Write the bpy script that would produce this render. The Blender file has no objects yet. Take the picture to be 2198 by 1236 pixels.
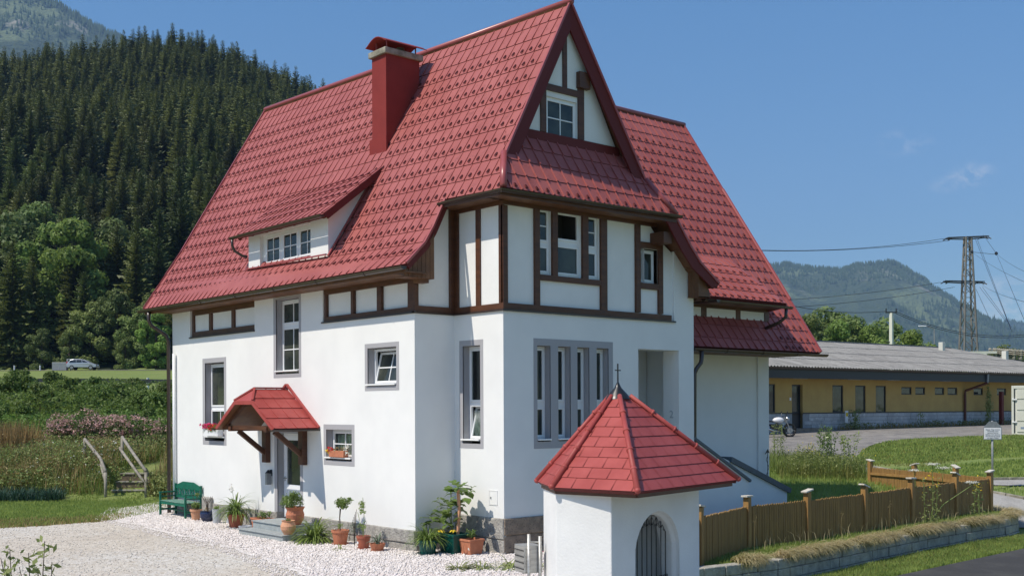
import bpy, bmesh, math, random
import numpy as np
from mathutils import Vector, noise
R=math.radians; PI=math.pi
scene=bpy.context.scene; col=scene.collection
# ---------------------------------------------------------------- camera
AL=R(40.87345831979156); FW=Vector((math.sin(AL),math.cos(AL),0)); RT=Vector((math.cos(AL),-math.sin(AL),0))
CAM=Vector((-14.0993,-19.4697,3.1))
cd=bpy.data.cameras.new('camera'); cam=bpy.data.objects.new('camera',cd); col.objects.link(cam); scene.camera=cam
cam.location=CAM; cam.rotation_mode='QUATERNION'
from mathutils import Matrix
c_,s_=math.cos(-.0045),math.sin(-.0045)
r3=RT*c_+Vector((0,0,1))*s_; u3=-RT*s_+Vector((0,0,1))*c_
cam.rotation_quaternion=Matrix((r3,u3,-FW)).transposed().to_quaternion()
cd.sensor_width=36; cd.lens=36*2400/2198; cd.shift_y=(876-618)/2198; cd.clip_start=.1; cd.clip_end=20000
# ---------------------------------------------------------------- light
TS=Vector((-1,.18,1.45)).normalized()      # towards the sun
world=bpy.data.worlds.new('World'); scene.world=world; world.use_nodes=True
nt=world.node_tree; nt.nodes.clear()
sk=nt.nodes.new('ShaderNodeTexSky'); sk.sky_type='NISHITA'; sk.sun_disc=False
sk.sun_elevation=math.asin(TS.z); sk.sun_rotation=math.atan2(TS.x,TS.y); sk.altitude=700; sk.air_density=1.0; sk.dust_density=.1; sk.ozone_density=3.5
bg=nt.nodes.new('ShaderNodeBackground'); bg.inputs[1].default_value=.15
wo=nt.nodes.new('ShaderNodeOutputWorld')
# thin clouds: placed by direction in the sky
def px_dir(x,y): return (FW+RT*((x-1099)/2400)+Vector((0,0,1))*((876-y)/2400)).normalized()
tc=nt.nodes.new('ShaderNodeTexCoord')
def N(tree,t,**k):
    n=tree.nodes.new(t)
    for a,b in k.items():
        if a in n.inputs.keys(): n.inputs[a].default_value=b
        else: setattr(n,a,b)
    return n
mpn=N(nt,'ShaderNodeMapping'); mpn.inputs['Scale'].default_value=(42,42,75); nt.links.new(tc.outputs['Generated'],mpn.inputs[0])
nz=N(nt,'ShaderNodeTexNoise',Scale=1.0,Detail=9.0,Roughness=.66,Distortion=.6); nt.links.new(mpn.outputs[0],nz.inputs['Vector'])
acc=None
for (cx,cy,rad,amt) in [(2092,380,.022,.95),(2066,392,.020,.55),(1935,312,.024,.40),(1975,316,.018,.30),(2195,655,.065,.75),(2130,640,.035,.4),(2030,402,.016,.30)]:
    d=px_dir(cx,cy)
    vm=N(nt,'ShaderNodeVectorMath',operation='SUBTRACT'); nt.links.new(tc.outputs['Generated'],vm.inputs[0]); vm.inputs[1].default_value=d
    vs=N(nt,'ShaderNodeVectorMath',operation='MULTIPLY'); nt.links.new(vm.outputs[0],vs.inputs[0]); vs.inputs[1].default_value=(1,1,1.7)
    ln=N(nt,'ShaderNodeVectorMath',operation='LENGTH'); nt.links.new(vs.outputs[0],ln.inputs[0])
    mr=N(nt,'ShaderNodeMapRange'); mr.inputs[1].default_value=0; mr.inputs[2].default_value=rad; mr.inputs[3].default_value=amt; mr.inputs[4].default_value=0; mr.interpolation_type='SMOOTHSTEP'
    nt.links.new(ln.outputs['Value'],mr.inputs[0])
    if acc is None: acc=mr.outputs[0]
    else:
        ad=N(nt,'ShaderNodeMath',operation='MAXIMUM'); nt.links.new(acc,ad.inputs[0]); nt.links.new(mr.outputs[0],ad.inputs[1]); acc=ad.outputs[0]
cr=N(nt,'ShaderNodeMapRange'); cr.inputs[1].default_value=.44; cr.inputs[2].default_value=.74; nt.links.new(nz.outputs['Fac'],cr.inputs[0])
mu=N(nt,'ShaderNodeMath',operation='MULTIPLY'); nt.links.new(acc,mu.inputs[0]); nt.links.new(cr.outputs[0],mu.inputs[1])
sx_=N(nt,'ShaderNodeSeparateXYZ'); nt.links.new(tc.outputs['Generated'],sx_.inputs[0])
rmp=N(nt,'ShaderNodeValToRGB'); e_=rmp.color_ramp.elements; e_[0].position=0; e_[0].color=(.42,.49,.52,1); e_[1].position=1; e_[1].color=(1,1,1,1)
for ps,cc in ((.10,(.45,.52,.53)),(.20,(.47,.60,.65)),(.34,(.46,.69,.79)),(.60,(.85,.95,1.0))):
    q_=e_.new(ps); q_.color=cc+(1,)
nt.links.new(sx_.outputs[2],rmp.inputs[0])
m0=N(nt,'ShaderNodeMix',data_type='RGBA',blend_type='MULTIPLY'); m0.inputs[0].default_value=1; nt.links.new(sk.outputs[0],m0.inputs[6]); nt.links.new(rmp.outputs[0],m0.inputs[7])
mx=N(nt,'ShaderNodeMix',data_type='RGBA'); nt.links.new(mu.outputs[0],mx.inputs[0]); nt.links.new(m0.outputs[2],mx.inputs[6]); mx.inputs[7].default_value=(5.2,5.1,5.2,1)
nt.links.new(mx.outputs[2],bg.inputs[0]); nt.links.new(bg.outputs[0],wo.inputs[0])
sl=bpy.data.lights.new('sun','SUN'); sl.energy=4.5; sl.angle=R(.53); sl.color=(1,.92,.80)
so=bpy.data.objects.new('sun',sl); col.objects.link(so); so.rotation_euler=TS.to_track_quat('Z','Y').to_euler(); so.location=(-20,0,30)
scene.view_settings.view_transform='Standard'; scene.view_settings.look='None'; scene.view_settings.exposure=.24; scene.view_settings.gamma=1
scene.render.engine='CYCLES'; scene.cycles.max_bounces=6; scene.cycles.transparent_max_bounces=8; scene.cycles.volume_bounces=0
scene.cycles.sample_clamp_indirect=6
# ---------------------------------------------------------------- helpers
def W(u,v,z=0.0): p=CAM+RT*u+FW*v; return Vector((p.x,p.y,z))
def uv_of(x,y):
    dx,dy=x-CAM.x,y-CAM.y; return dx*RT.x+dy*RT.y, dx*FW.x+dy*FW.y
def tag(o,label=None,cat=None,group=None,kind=None):
    if label:o['label']=label
    if cat:o['category']=cat
    if group:o['group']=group
    if kind:o['kind']=kind
    return o
def empty(name,loc=(0,0,0),rz=0,label=None,cat=None,group=None,parent=None):
    o=bpy.data.objects.new(name,None); col.objects.link(o); o.location=loc; o.rotation_euler=(0,0,rz); o.empty_display_size=.1
    if parent:o.parent=parent
    return tag(o,label,cat,group)
class MB:
    def __init__(s): s.v=[];s.f=[];s.m=[];s.c=[]
    def cut(s): s.c.append((len(s.v),len(s.f)))
    def add(s,vs,fs,mi=0):
        b=len(s.v); s.v+= [tuple(v) for v in vs]; s.f+=[tuple(b+i for i in f) for f in fs]; s.m+=[mi]*len(fs)
    def box(s,x0,x1,y0,y1,z0,z1,mi=0):
        if x0>x1:x0,x1=x1,x0
        if y0>y1:y0,y1=y1,y0
        s.add([(x0,y0,z0),(x1,y0,z0),(x1,y1,z0),(x0,y1,z0),(x0,y0,z1),(x1,y0,z1),(x1,y1,z1),(x0,y1,z1)],
              [(3,2,1,0),(4,5,6,7),(0,1,5,4),(1,2,6,5),(2,3,7,6),(3,0,4,7)],mi)
    def hexa(s,p,mi=0):   # 8 corner points, bottom 4 then top 4
        s.add(p,[(3,2,1,0),(4,5,6,7),(0,1,5,4),(1,2,6,5),(2,3,7,6),(3,0,4,7)],mi)
    def fbox(s,fr,a0,a1,z0,z1,d0,d1,mi=0):
        if a0>a1:a0,a1=a1,a0
        P=lambda a,z,d: fr[0]+fr[1]*a+fr[2]*d+Vector((0,0,z))
        s.hexa([P(a0,z0,d0),P(a1,z0,d0),P(a1,z0,d1),P(a0,z0,d1),P(a0,z1,d0),P(a1,z1,d0),P(a1,z1,d1),P(a0,z1,d1)],mi)
    def prism(s,poly,vec,mi=0):
        n=len(poly); vec=Vector(vec); a=[Vector(p) for p in poly]; b=[p+vec for p in a]
        s.add(a+b,[tuple(range(n))[::-1],tuple(range(n,2*n))]+[(i,(i+1)%n,n+(i+1)%n,n+i) for i in range(n)],mi)
    def beam(s,p,q,w,h,up=(0,0,1),mi=0):
        p=Vector(p);q=Vector(q);d=(q-p).normalized();sd=d.cross(Vector(up))
        if sd.length<1e-4: sd=d.cross(Vector((1,0,0)))
        sd.normalize();uu=sd.cross(d)
        a=sd*(w/2);b=uu*(h/2)
        s.hexa([p-a-b,p+a-b,q+a-b,q-a-b,p-a+b,p+a+b,q+a+b,q-a+b],mi)
    def tube(s,path,r,n=8,mi=0,caps=True):
        path=[Vector(p) for p in path]; rs=r if isinstance(r,(list,tuple)) else [r]*len(path)
        rings=[];prev=None
        for i,p in enumerate(path):
            d=(path[min(i+1,len(path)-1)]-path[max(i-1,0)]).normalized()
            a=prev-d*prev.dot(d) if prev else d.cross(Vector((0,0,1)) if abs(d.z)<.9 else Vector((1,0,0)))
            if a.length<1e-5: a=d.orthogonal()
            a.normalize(); prev=a; b=d.cross(a)
            rings.append([p+(a*math.cos(2*PI*k/n)+b*math.sin(2*PI*k/n))*rs[i] for k in range(n)])
        vs=[v for rg in rings for v in rg]; fs=[]
        for i in range(len(path)-1):
            for k in range(n):
                fs.append((i*n+k,i*n+(k+1)%n,(i+1)*n+(k+1)%n,(i+1)*n+k))
        if caps: fs.append(tuple(range(n))[::-1]); fs.append(tuple((len(path)-1)*n+k for k in range(n)))
        s.add(vs,fs,mi)
    def lathe(s,prof,c=(0,0,0),n=20,mi=0):
        vs=[];fs=[]
        for r,z in prof:
            for k in range(n): vs.append((c[0]+r*math.cos(2*PI*k/n),c[1]+r*math.sin(2*PI*k/n),c[2]+z))
        for i in range(len(prof)-1):
            for k in range(n): fs.append((i*n+k,i*n+(k+1)%n,(i+1)*n+(k+1)%n,(i+1)*n+k))
        s.add(vs,fs,mi)
    def gutter(s,path,r=.075,n=7,mi=0):
        path=[Vector(p) for p in path]; vs=[];fs=[]
        L=len(path)
        for i,p in enumerate(path):
            if i==0: d=path[1]-path[0]
            elif i==L-1: d=path[-1]-path[-2]
            else: d=(path[i+1]-path[i]).normalized()+(path[i]-path[i-1]).normalized()
            d.z=0; d.normalize(); sd=Vector((d.y,-d.x,0))
            if 0<i<L-1:
                cs=max(.4,abs((path[i+1]-path[i]).normalized().dot(d))); sd=sd/cs
            for (rr,off) in ((r,0),(r*.85,0)):
                for k in range(n+1):
                    a=PI+PI*k/n; vs.append(p+sd*(rr*math.cos(a))+Vector((0,0,rr*math.sin(a))))
        m=n+1
        for i in range(L-1):
            b=i*2*m;c=(i+1)*2*m
            for k in range(n):
                fs.append((b+k,b+k+1,c+k+1,c+k)); fs.append((b+m+k,c+m+k,c+m+k+1,b+m+k+1))
            fs.append((b,c,c+m,b+m)); fs.append((b+n,b+m+n,c+m+n,c+n))
        for b in (0,(L-1)*2*m): fs.append(tuple(b+k for k in range(m)))
        s.add(vs,fs,mi)
        # front bead
    def build(s,name,mats,parent=None,smooth=False,bevel=0,off=None):
        if s.c:
            cs=[(0,0)]+[c for c in s.c if 0<c[0]<len(s.v)]+[(len(s.v),len(s.f))]; s.c=[]; out=[]
            for (a,b),(c,d) in zip(cs,cs[1:]):
                if d<=b: continue
                q=MB(); q.v=s.v[a:c]; q.f=[tuple(i-a for i in f) for f in s.f[b:d]]; q.m=s.m[b:d]; out.append(q.build(name,mats,parent,smooth,bevel,off))
            return out[0]
        me=bpy.data.meshes.new(name); vs=s.v
        if off is not None: vs=[(v[0]-off[0],v[1]-off[1],v[2]-off[2]) for v in vs]
        me.from_pydata(vs,[],s.f)
        if not isinstance(mats,(list,tuple)): mats=[mats]
        for m in mats: me.materials.append(m)
        if len(mats)>1: me.polygons.foreach_set('material_index',s.m)
        if smooth: me.polygons.foreach_set('use_smooth',[True]*len(s.f))
        me.update()
        o=bpy.data.objects.new(name,me); col.objects.link(o)
        if parent:o.parent=parent
        if bevel:
            b=o.modifiers.new('b','BEVEL'); b.width=bevel; b.segments=2; b.limit_method='ANGLE'; b.angle_limit=R(40)
        return o
def npmesh(name,verts,faces,mat,parent=None,smooth=False):
    me=bpy.data.meshes.new(name); k=faces.shape[1]
    me.vertices.add(len(verts)); me.vertices.foreach_set('co',np.asarray(verts,dtype=np.float32).ravel())
    me.loops.add(faces.size); me.loops.foreach_set('vertex_index',faces.astype(np.int32).ravel())
    me.polygons.add(len(faces)); me.polygons.foreach_set('loop_start',np.arange(0,faces.size,k,dtype=np.int32))
    me.polygons.foreach_set('loop_total',np.full(len(faces),k,dtype=np.int32))
    if smooth: me.polygons.foreach_set('use_smooth',np.ones(len(faces),dtype=bool))
    for m in (mat if isinstance(mat,(list,tuple)) else [mat]): me.materials.append(m)
    me.update(calc_edges=True)
    o=bpy.data.objects.new(name,me); col.objects.link(o)
    if parent:o.parent=parent
    return o
# ---------------------------------------------------------------- materials
def mat(name,c,rough=.6,metal=0,bump=0,bscale=20,var=0,vscale=3,c2=None,spec=.5,coat=0,trans=0,objvar=0,detail=6,c3=None,c3t=.6,stretch=None,bdist=.02):
    m=bpy.data.materials.new(name); m.use_nodes=True; t=m.node_tree; b=t.nodes['Principled BSDF']
    b.inputs['Roughness'].default_value=rough; b.inputs['Metallic'].default_value=metal
    b.inputs['Specular IOR Level'].default_value=spec; b.inputs['Coat Weight'].default_value=coat
    c=tuple(c)+(1,)
    tc=N(t,'ShaderNodeTexCoord'); vec=tc.outputs['Object']
    if stretch:
        mp=N(t,'ShaderNodeMapping'); mp.inputs['Scale'].default_value=stretch; t.links.new(vec,mp.inputs[0]); vec=mp.outputs[0]
    out=None
    if c2 is not None or var:
        if c2 is None: c2=tuple(x*(1-var) for x in c[:3])
        nz=N(t,'ShaderNodeTexNoise',Scale=vscale,Detail=detail,Roughness=.6); t.links.new(vec,nz.inputs['Vector'])
        rp=N(t,'ShaderNodeMapRange'); rp.inputs[1].default_value=.36; rp.inputs[2].default_value=.64; t.links.new(nz.outputs['Fac'],rp.inputs[0])
        mx=N(t,'ShaderNodeMix',data_type='RGBA'); mx.inputs[6].default_value=c; mx.inputs[7].default_value=tuple(c2)+(1,); t.links.new(rp.outputs[0],mx.inputs[0]); out=mx.outputs[2]
        if c3 is not None:
            n3=N(t,'ShaderNodeTexNoise',Scale=vscale*4.3,Detail=4.0,Roughness=.7); t.links.new(vec,n3.inputs['Vector'])
            r2=N(t,'ShaderNodeMapRange'); r2.inputs[1].default_value=c3t-.06; r2.inputs[2].default_value=c3t+.06; t.links.new(n3.outputs['Fac'],r2.inputs[0])
            m3=N(t,'ShaderNodeMix',data_type='RGBA'); t.links.new(out,m3.inputs[6]); m3.inputs[7].default_value=tuple(c3)+(1,); t.links.new(r2.outputs[0],m3.inputs[0]); out=m3.outputs[2]
    if objvar:
        oi=N(t,'ShaderNodeObjectInfo'); hs=N(t,'ShaderNodeHueSaturation')
        mr=N(t,'ShaderNodeMapRange'); mr.inputs[3].default_value=1-objvar; mr.inputs[4].default_value=1+objvar; t.links.new(oi.outputs['Random'],mr.inputs[0]); t.links.new(mr.outputs[0],hs.inputs['Value'])
        m2=N(t,'ShaderNodeMath',operation='MULTIPLY'); m2.inputs[1].default_value=7.31; t.links.new(oi.outputs['Random'],m2.inputs[0])
        fr=N(t,'ShaderNodeMath',operation='FRACT'); t.links.new(m2.outputs[0],fr.inputs[0])
        mh=N(t,'ShaderNodeMapRange'); mh.inputs[3].default_value=.5-objvar*.06; mh.inputs[4].default_value=.5+objvar*.06; t.links.new(fr.outputs[0],mh.inputs[0]); t.links.new(mh.outputs[0],hs.inputs['Hue'])
        if out: t.links.new(out,hs.inputs['Color'])
        else: hs.inputs['Color'].default_value=c
        out=hs.outputs[0]
    if out: t.links.new(out,b.inputs['Base Color'])
    else: b.inputs['Base Color'].default_value=c
    if bump:
        nb=N(t,'ShaderNodeTexNoise',Scale=bscale,Detail=4.0); t.links.new(vec,nb.inputs['Vector'])
        bp=N(t,'ShaderNodeBump',Strength=bump,Distance=bdist); t.links.new(nb.outputs['Fac'],bp.inputs['Height']); t.links.new(bp.outputs[0],b.inputs['Normal'])
    if trans:
        tr=N(t,'ShaderNodeBsdfTranslucent')
        if out: t.links.new(out,tr.inputs[0])
        else: tr.inputs[0].default_value=c
        ms=N(t,'ShaderNodeMixShader'); ms.inputs[0].default_value=trans
        t.links.new(b.outputs[0],ms.inputs[1]); t.links.new(tr.outputs[0],ms.inputs[2]); t.links.new(ms.outputs[0],t.nodes['Material Output'].inputs[0])
    return m
M={}
M['plaster']=mat('plaster',(.79,.79,.77),.85,bump=.25,bscale=90,c2=(.74,.74,.725),vscale=.9,bdist=.006)
M['panel']=mat('infill plaster',(.80,.80,.785),.85,bump=.2,bscale=90,c2=(.75,.75,.735),vscale=1.5,bdist=.006)
M['trim']=mat('grey window paint',(.36,.355,.37),.8,bump=.15,bscale=80,bdist=.005)
M['wood']=mat('brown stained wood',(.105,.037,.014),.5,c2=(.065,.022,.009),vscale=2.5,bump=.3,bscale=14,stretch=(1,1,4),bdist=.006)
M['woodlt']=mat('lighter soffit boards',(.17,.075,.03),.55,c2=(.10,.04,.016),vscale=3,bump=.3,bscale=20,bdist=.006)
M['frame']=mat('white window plastic',(.80,.81,.82),.35)
M['sillw']=mat('white sill',(.80,.80,.79),.4)
M['gut']=mat('dark brown gutter',(.035,.022,.017),.3,spec=.6,c2=(.05,.033,.026),vscale=4)
M['board']=mat('dark red barge paint',(.125,.022,.02),.55,spec=.2)
M['roof']=mat('red coated metal tiles',(.31,.080,.072),.52,spec=.34,c2=(.37,.108,.098),vscale=.8,c3=(.26,.068,.06),c3t=.62,bump=.06,bscale=9,bdist=.01)
M['chim']=mat('red chimney cladding',(.25,.042,.037),.6,spec=.1,c2=(.215,.036,.032),vscale=1.5)
M['rooftrim']=mat('red ridge metal',(.32,.072,.07),.35,spec=.5)
M['chroof']=mat('shrine red shingle metal',(.31,.055,.048),.5,spec=.3,c2=(.37,.075,.066),vscale=2.6)
M['hook']=mat('snow hook metal',(.10,.018,.018),.45)
M['conc']=mat('weathered concrete',(.34,.32,.26),.9,bump=.5,bscale=30,c2=(.17,.16,.12),vscale=5)
M['granite']=mat('granite blocks',(.42,.40,.36),.9,bump=.9,bscale=22,c2=(.27,.255,.235),vscale=7,c3=(.13,.125,.12),c3t=.60,bdist=.03)
M['granbr']=mat('brownish granite blocks',(.30,.235,.175),.9,bump=.9,bscale=22,c2=(.21,.165,.125),vscale=6,c3=(.11,.095,.08),c3t=.6,bdist=.03)
M['step']=mat('grey stone steps',(.37,.40,.40),.7,bump=.3,bscale=30,c2=(.27,.30,.30),vscale=9,c3=(.17,.19,.19),c3t=.62)
M['stepd']=mat('dark slab edge',(.10,.11,.11),.6)
M['mortar']=mat('mortar',(.36,.35,.33),.95)
M['capst']=mat('blue grey stone coping',(.085,.11,.135),.45,c2=(.06,.08,.1),vscale=6)
M['iron']=mat('black wrought iron',(.012,.012,.014),.45,spec=.5)
M['leadc']=mat('black lead cap',(.025,.027,.03),.35,metal=.4)
M['steel']=mat('brushed stainless steel',(.50,.49,.46),.42,metal=.55,c2=(.36,.35,.33),vscale=3,stretch=(1,1,8))
M['galv']=mat('galvanised steel',(.34,.35,.35),.5,metal=.5,c2=(.26,.27,.27),vscale=8)
M['pyl']=mat('weathered pylon steel',(.12,.115,.105),.7,metal=.1,c2=(.20,.19,.17),vscale=.6)
M['risr']=mat('dark earth riser boards',(.20,.15,.10),.9,c2=(.12,.09,.06),vscale=6)
M['lipshade']=mat('tile lip with painted shade',(.07,.012,.012),.6,spec=.2)  # darker red on the tile lips stands in for the shadow line beneath
M['greenp']=mat('green painted wood',(.004,.135,.085),.5,c2=(.003,.10,.06),vscale=8)
M['greenw']=mat('worn green seat',(.21,.29,.24),.7,c2=(.02,.15,.10),vscale=14)
M['terra']=mat('terracotta',(.50,.19,.10),.8,c2=(.42,.145,.075),vscale=7)
M['terral']=mat('pale terracotta',(.62,.33,.20),.8,c2=(.55,.27,.15),vscale=7)
M['terrad']=mat('red plastic pot',(.36,.10,.055),.5)
M['navy']=mat('navy glazed pot',(.02,.03,.075),.25)
M['zinc']=mat('zinc grey pot',(.45,.47,.49),.5,c2=(.38,.40,.42),vscale=5)
M['greenpl']=mat('dark green plastic pot',(.004,.075,.06),.35)
M['soil']=mat('soil',(.06,.04,.025),.95,bump=.8,bscale=40)
M['whitew']=mat('weathered white board',(.62,.60,.54),.85,c2=(.45,.41,.34),vscale=12,bump=.5,bscale=30)
M['picket']=mat('ochre fence boards',(.31,.175,.05),.7,c2=(.22,.125,.037),vscale=2.2,c3=(.13,.08,.033),c3t=.64,bump=.4,bscale=20,stretch=(6,6,.7),bdist=.006)
M['post']=mat('orange brown fence post',(.36,.205,.06),.65,c2=(.27,.145,.045),vscale=3,stretch=(3,3,.6))
M['greywood']=mat('weathered grey timber',(.33,.30,.25),.85,c2=(.20,.18,.15),vscale=6,bump=.5,bscale=30)
M['block']=mat('dark retaining blocks',(.44,.42,.36),.95,c2=(.28,.265,.23),vscale=5,c3=(.55,.53,.46),c3t=.62,bump=.9,bscale=25,bdist=.03)
M['yellow']=mat('ochre render',(.52,.35,.115),.85,c2=(.46,.30,.10),vscale=1.2)
M['fascia']=mat('dark fascia boards',(.022,.024,.028),.5)
M['fibre']=mat('grey fibre cement roof',(.29,.285,.27),.85,c2=(.17,.165,.155),vscale=.9,c3=(.13,.125,.12),c3t=.58,stretch=(5,.3,1),bump=.2,bscale=8)
M['contw']=mat('cream container steel',(.68,.67,.58),.5,c2=(.62,.61,.52),vscale=1.5)
M['contk']=mat('rubber seal',(.02,.02,.02),.6)
M['blue']=mat('blue emblem paint',(.02,.10,.32),.5)
M['bluegrey']=mat('blue grey label',(.22,.28,.38),.5)
M['signw']=mat('white sign sheet',(.80,.80,.80),.4)
M['ink']=mat('sign lettering',(.16,.16,.17),.6)
M['rust']=mat('red brown pipe',(.12,.035,.02),.5)
M['carp']=mat('silver car paint',(.42,.45,.50),.3,metal=.3,coat=.5)
M['carg']=mat('car glass',(.03,.035,.04),.05)
M['tyre']=mat('tyre rubber',(.015,.015,.016),.7)
M['redl']=mat('red lens',(.5,.02,.02),.3)
M['motow']=mat('white tank paint',(.75,.75,.76),.25,coat=.5)
M['motob']=mat('black engine parts',(.02,.02,.022),.4)
M['chrome']=mat('chrome',(.6,.6,.6),.2,metal=1)
M['curtain']=mat('white curtain',(.72,.75,.72),.8,c2=(.25,.28,.26),vscale=9,stretch=(1,6,.6))
M['hose']=mat('red garden hose',(.35,.03,.04),.5)
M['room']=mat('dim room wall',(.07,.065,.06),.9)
def glassmat(name,base,tint):
    m=bpy.data.materials.new(name); m.use_nodes=True; t=m.node_tree; b=t.nodes['Principled BSDF']
    b.inputs['Roughness'].default_value=.04; b.inputs['IOR'].default_value=1.5
    tc=N(t,'ShaderNodeTexCoord'); nz=N(t,'ShaderNodeTexNoise',Scale=1.7,Detail=3.0); t.links.new(tc.outputs['Object'],nz.inputs['Vector'])
    rp=N(t,'ShaderNodeMapRange'); rp.inputs[1].default_value=.4; rp.inputs[2].default_value=.62; t.links.new(nz.outputs['Fac'],rp.inputs[0])
    mx=N(t,'ShaderNodeMix',data_type='RGBA'); mx.inputs[6].default_value=tuple(base)+(1,); mx.inputs[7].default_value=tuple(tint)+(1,); t.links.new(rp.outputs[0],mx.inputs[0]); t.links.new(mx.outputs[2],b.inputs['Base Color'])
    nb=N(t,'ShaderNodeTexNoise',Scale=2.2,Detail=1.0); t.links.new(tc.outputs['Object'],nb.inputs['Vector'])
    bp=N(t,'ShaderNodeBump',Strength=.05,Distance=.05); t.links.new(nb.outputs['Fac'],bp.inputs['Height']); t.links.new(bp.outputs[0],b.inputs['Normal'])
    return m
M['glass']=glassmat('window glass',(.022,.028,.026),(.055,.062,.05))
def clearglass():
    m=bpy.data.materials.new('clear glass'); m.use_nodes=True; t=m.node_tree; t.nodes.remove(t.nodes['Principled BSDF'])
    g=N(t,'ShaderNodeBsdfGlossy',Roughness=.03); tr=N(t,'ShaderNodeBsdfTransparent'); tr.inputs[0].default_value=(.8,.85,.82,1)
    ms=N(t,'ShaderNodeMixShader'); ms.inputs[0].default_value=.07; t.links.new(tr.outputs[0],ms.inputs[1]); t.links.new(g.outputs[0],ms.inputs[2]); t.links.new(ms.outputs[0],t.nodes['Material Output'].inputs[0])
    return m
M['clear']=clearglass()
# vegetation
def leafm(n,c,c2,vs=6,tr=.25,ov=0,rough=.55,spec=.3): return mat(n,c,rough,c2=c2,vscale=vs,trans=tr,objvar=ov,spec=spec)
M['spruce']=leafm('spruce needles',(.092,.112,.024),(.040,.055,.014),.3,.2,.45)
M['spruceb']=leafm('spruce needles brighter',(.13,.155,.035),(.062,.082,.02),.3,.25,.3)
M['bark']=mat('bark',(.09,.065,.045),.9,bump=.6,bscale=12,c2=(.05,.037,.028),vscale=4)
M['decA']=leafm('broad leaves mid green',(.22,.28,.085),(.12,.165,.05),.5,.4,.25)
M['decB']=leafm('broad leaves fresh green',(.27,.38,.085),(.15,.22,.05),.5,.45,.2)
M['shrub']=leafm('hedge leaves',(.17,.25,.05),(.08,.13,.03),1.2,.4,.2)
M['shrubd']=leafm('weedy leaves',(.12,.17,.045),(.07,.105,.03),2,.35,.2)
M['weed']=leafm('weed leaves',(.30,.34,.12),(.18,.22,.07),2,.35,.2)
M['potleaf']=leafm('pot plant leaves',(.20,.29,.07),(.11,.17,.04),9,.35,.1,.4,.5)
M['strap']=leafm('strap leaves',(.24,.32,.075),(.12,.18,.04),8,.35,.1,.4,.5)
M['yuc']=leafm('pale green leaves',(.30,.38,.12),(.18,.25,.07),9,.35,.1)
M['succ']=leafm('grey green leaves',(.16,.20,.13),(.09,.12,.08),9,.1,.1)
M['bluegr']=leafm('blue green tuft',(.06,.13,.09),(.03,.075,.05),3,.2)
M['dry']=leafm('dry grass',(.40,.30,.13),(.26,.20,.08),3,.3)
M['rye']=leafm('ripe grain stalks',(.36,.24,.10),(.22,.15,.06),3,.2)
M['grassg']=leafm('grass blades',(.27,.34,.09),(.17,.23,.055),1.5,.4)
M['lawn']=leafm('fresh lawn blades',(.34,.42,.11),(.22,.30,.07),1.5,.45)
M['grassy']=leafm('yellowing grass',(.26,.25,.07),(.14,.17,.04),1.2,.35)
M['grassp']=leafm('pale overhanging grass',(.60,.50,.30),(.42,.37,.18),1.6,.35)
M['pink']=leafm('faded pink blossom',(.58,.34,.33),(.42,.29,.23),2.5,.2)
M['pink2']=mat('magenta petals',(.72,.06,.22),.6,trans=.2)
M['redp']=mat('red petals',(.75,.03,.03),.6,trans=.2)
M['yelp']=mat('yellow petals',(.85,.60,.02),.6,trans=.2)
M['whp']=mat('white petals',(.75,.74,.66),.6,trans=.2)
M['purp']=mat('violet petals',(.07,.05,.18),.6)
# ground materials
def groundmat(name,stops,scales,rough=.95,bump=.5,bscale=30,bdist=.03,speck=None):
    m=bpy.data.materials.new(name); m.use_nodes=True; t=m.node_tree; b=t.nodes['Principled BSDF']; b.inputs['Roughness'].default_value=rough; b.inputs['Specular IOR Level'].default_value=.2
    g=N(t,'ShaderNodeNewGeometry'); out=None
    for i,(c,sc) in enumerate(zip(stops,scales)):
        c=tuple(c)+(1,)
        if out is None:
            rgb=N(t,'ShaderNodeRGB'); rgb.outputs[0].default_value=c; out=rgb.outputs[0]; continue
        nz=N(t,'ShaderNodeTexNoise',Scale=sc,Detail=6.0,Roughness=.65); t.links.new(g.outputs['Position'],nz.inputs['Vector'])
        rp=N(t,'ShaderNodeMapRange'); rp.inputs[1].default_value=.45; rp.inputs[2].default_value=.62; t.links.new(nz.outputs['Fac'],rp.inputs[0])
        mx=N(t,'ShaderNodeMix',data_type='RGBA'); t.links.new(rp.outputs[0],mx.inputs[0]); t.links.new(out,mx.inputs[6]); mx.inputs[7].default_value=c; out=mx.outputs[2]
    if speck:
        vo=N(t,'ShaderNodeTexVoronoi',Scale=speck[0]); t.links.new(g.outputs['Position'],vo.inputs['Vector'])
        sp=N(t,'ShaderNodeSeparateColor'); t.links.new(vo.outputs['Color'],sp.inputs[0])
        hs=N(t,'ShaderNodeHueSaturation'); mr=N(t,'ShaderNodeMapRange'); mr.inputs[3].default_value=1-speck[1]; mr.inputs[4].default_value=1+speck[1]*.5
        t.links.new(sp.outputs[0],mr.inputs[0]); t.links.new(mr.outputs[0],hs.inputs['Value']); t.links.new(out,hs.inputs['Color']); out=hs.outputs[0]
        bp=N(t,'ShaderNodeBump',Strength=speck[2],Distance=speck[3]); bp.invert=True; t.links.new(vo.outputs['Distance'],bp.inputs['Height']); t.links.new(bp.outputs[0],b.inputs['Normal'])
    elif bump:
        nb=N(t,'ShaderNodeTexNoise',Scale=bscale,Detail=5.0); t.links.new(g.outputs['Position'],nb.inputs['Vector'])
        bp=N(t,'ShaderNodeBump',Strength=bump,Distance=bdist); t.links.new(nb.outputs['Fac'],bp.inputs['Height']); t.links.new(bp.outputs[0],b.inputs['Normal'])
    t.links.new(out,b.inputs['Base Color'])
    return m
M['gGrass']=groundmat('meadow soil and grass',[(.15,.20,.055),(.21,.23,.08),(.17,.22,.06)],[0,.35,3],bscale=25)
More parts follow.
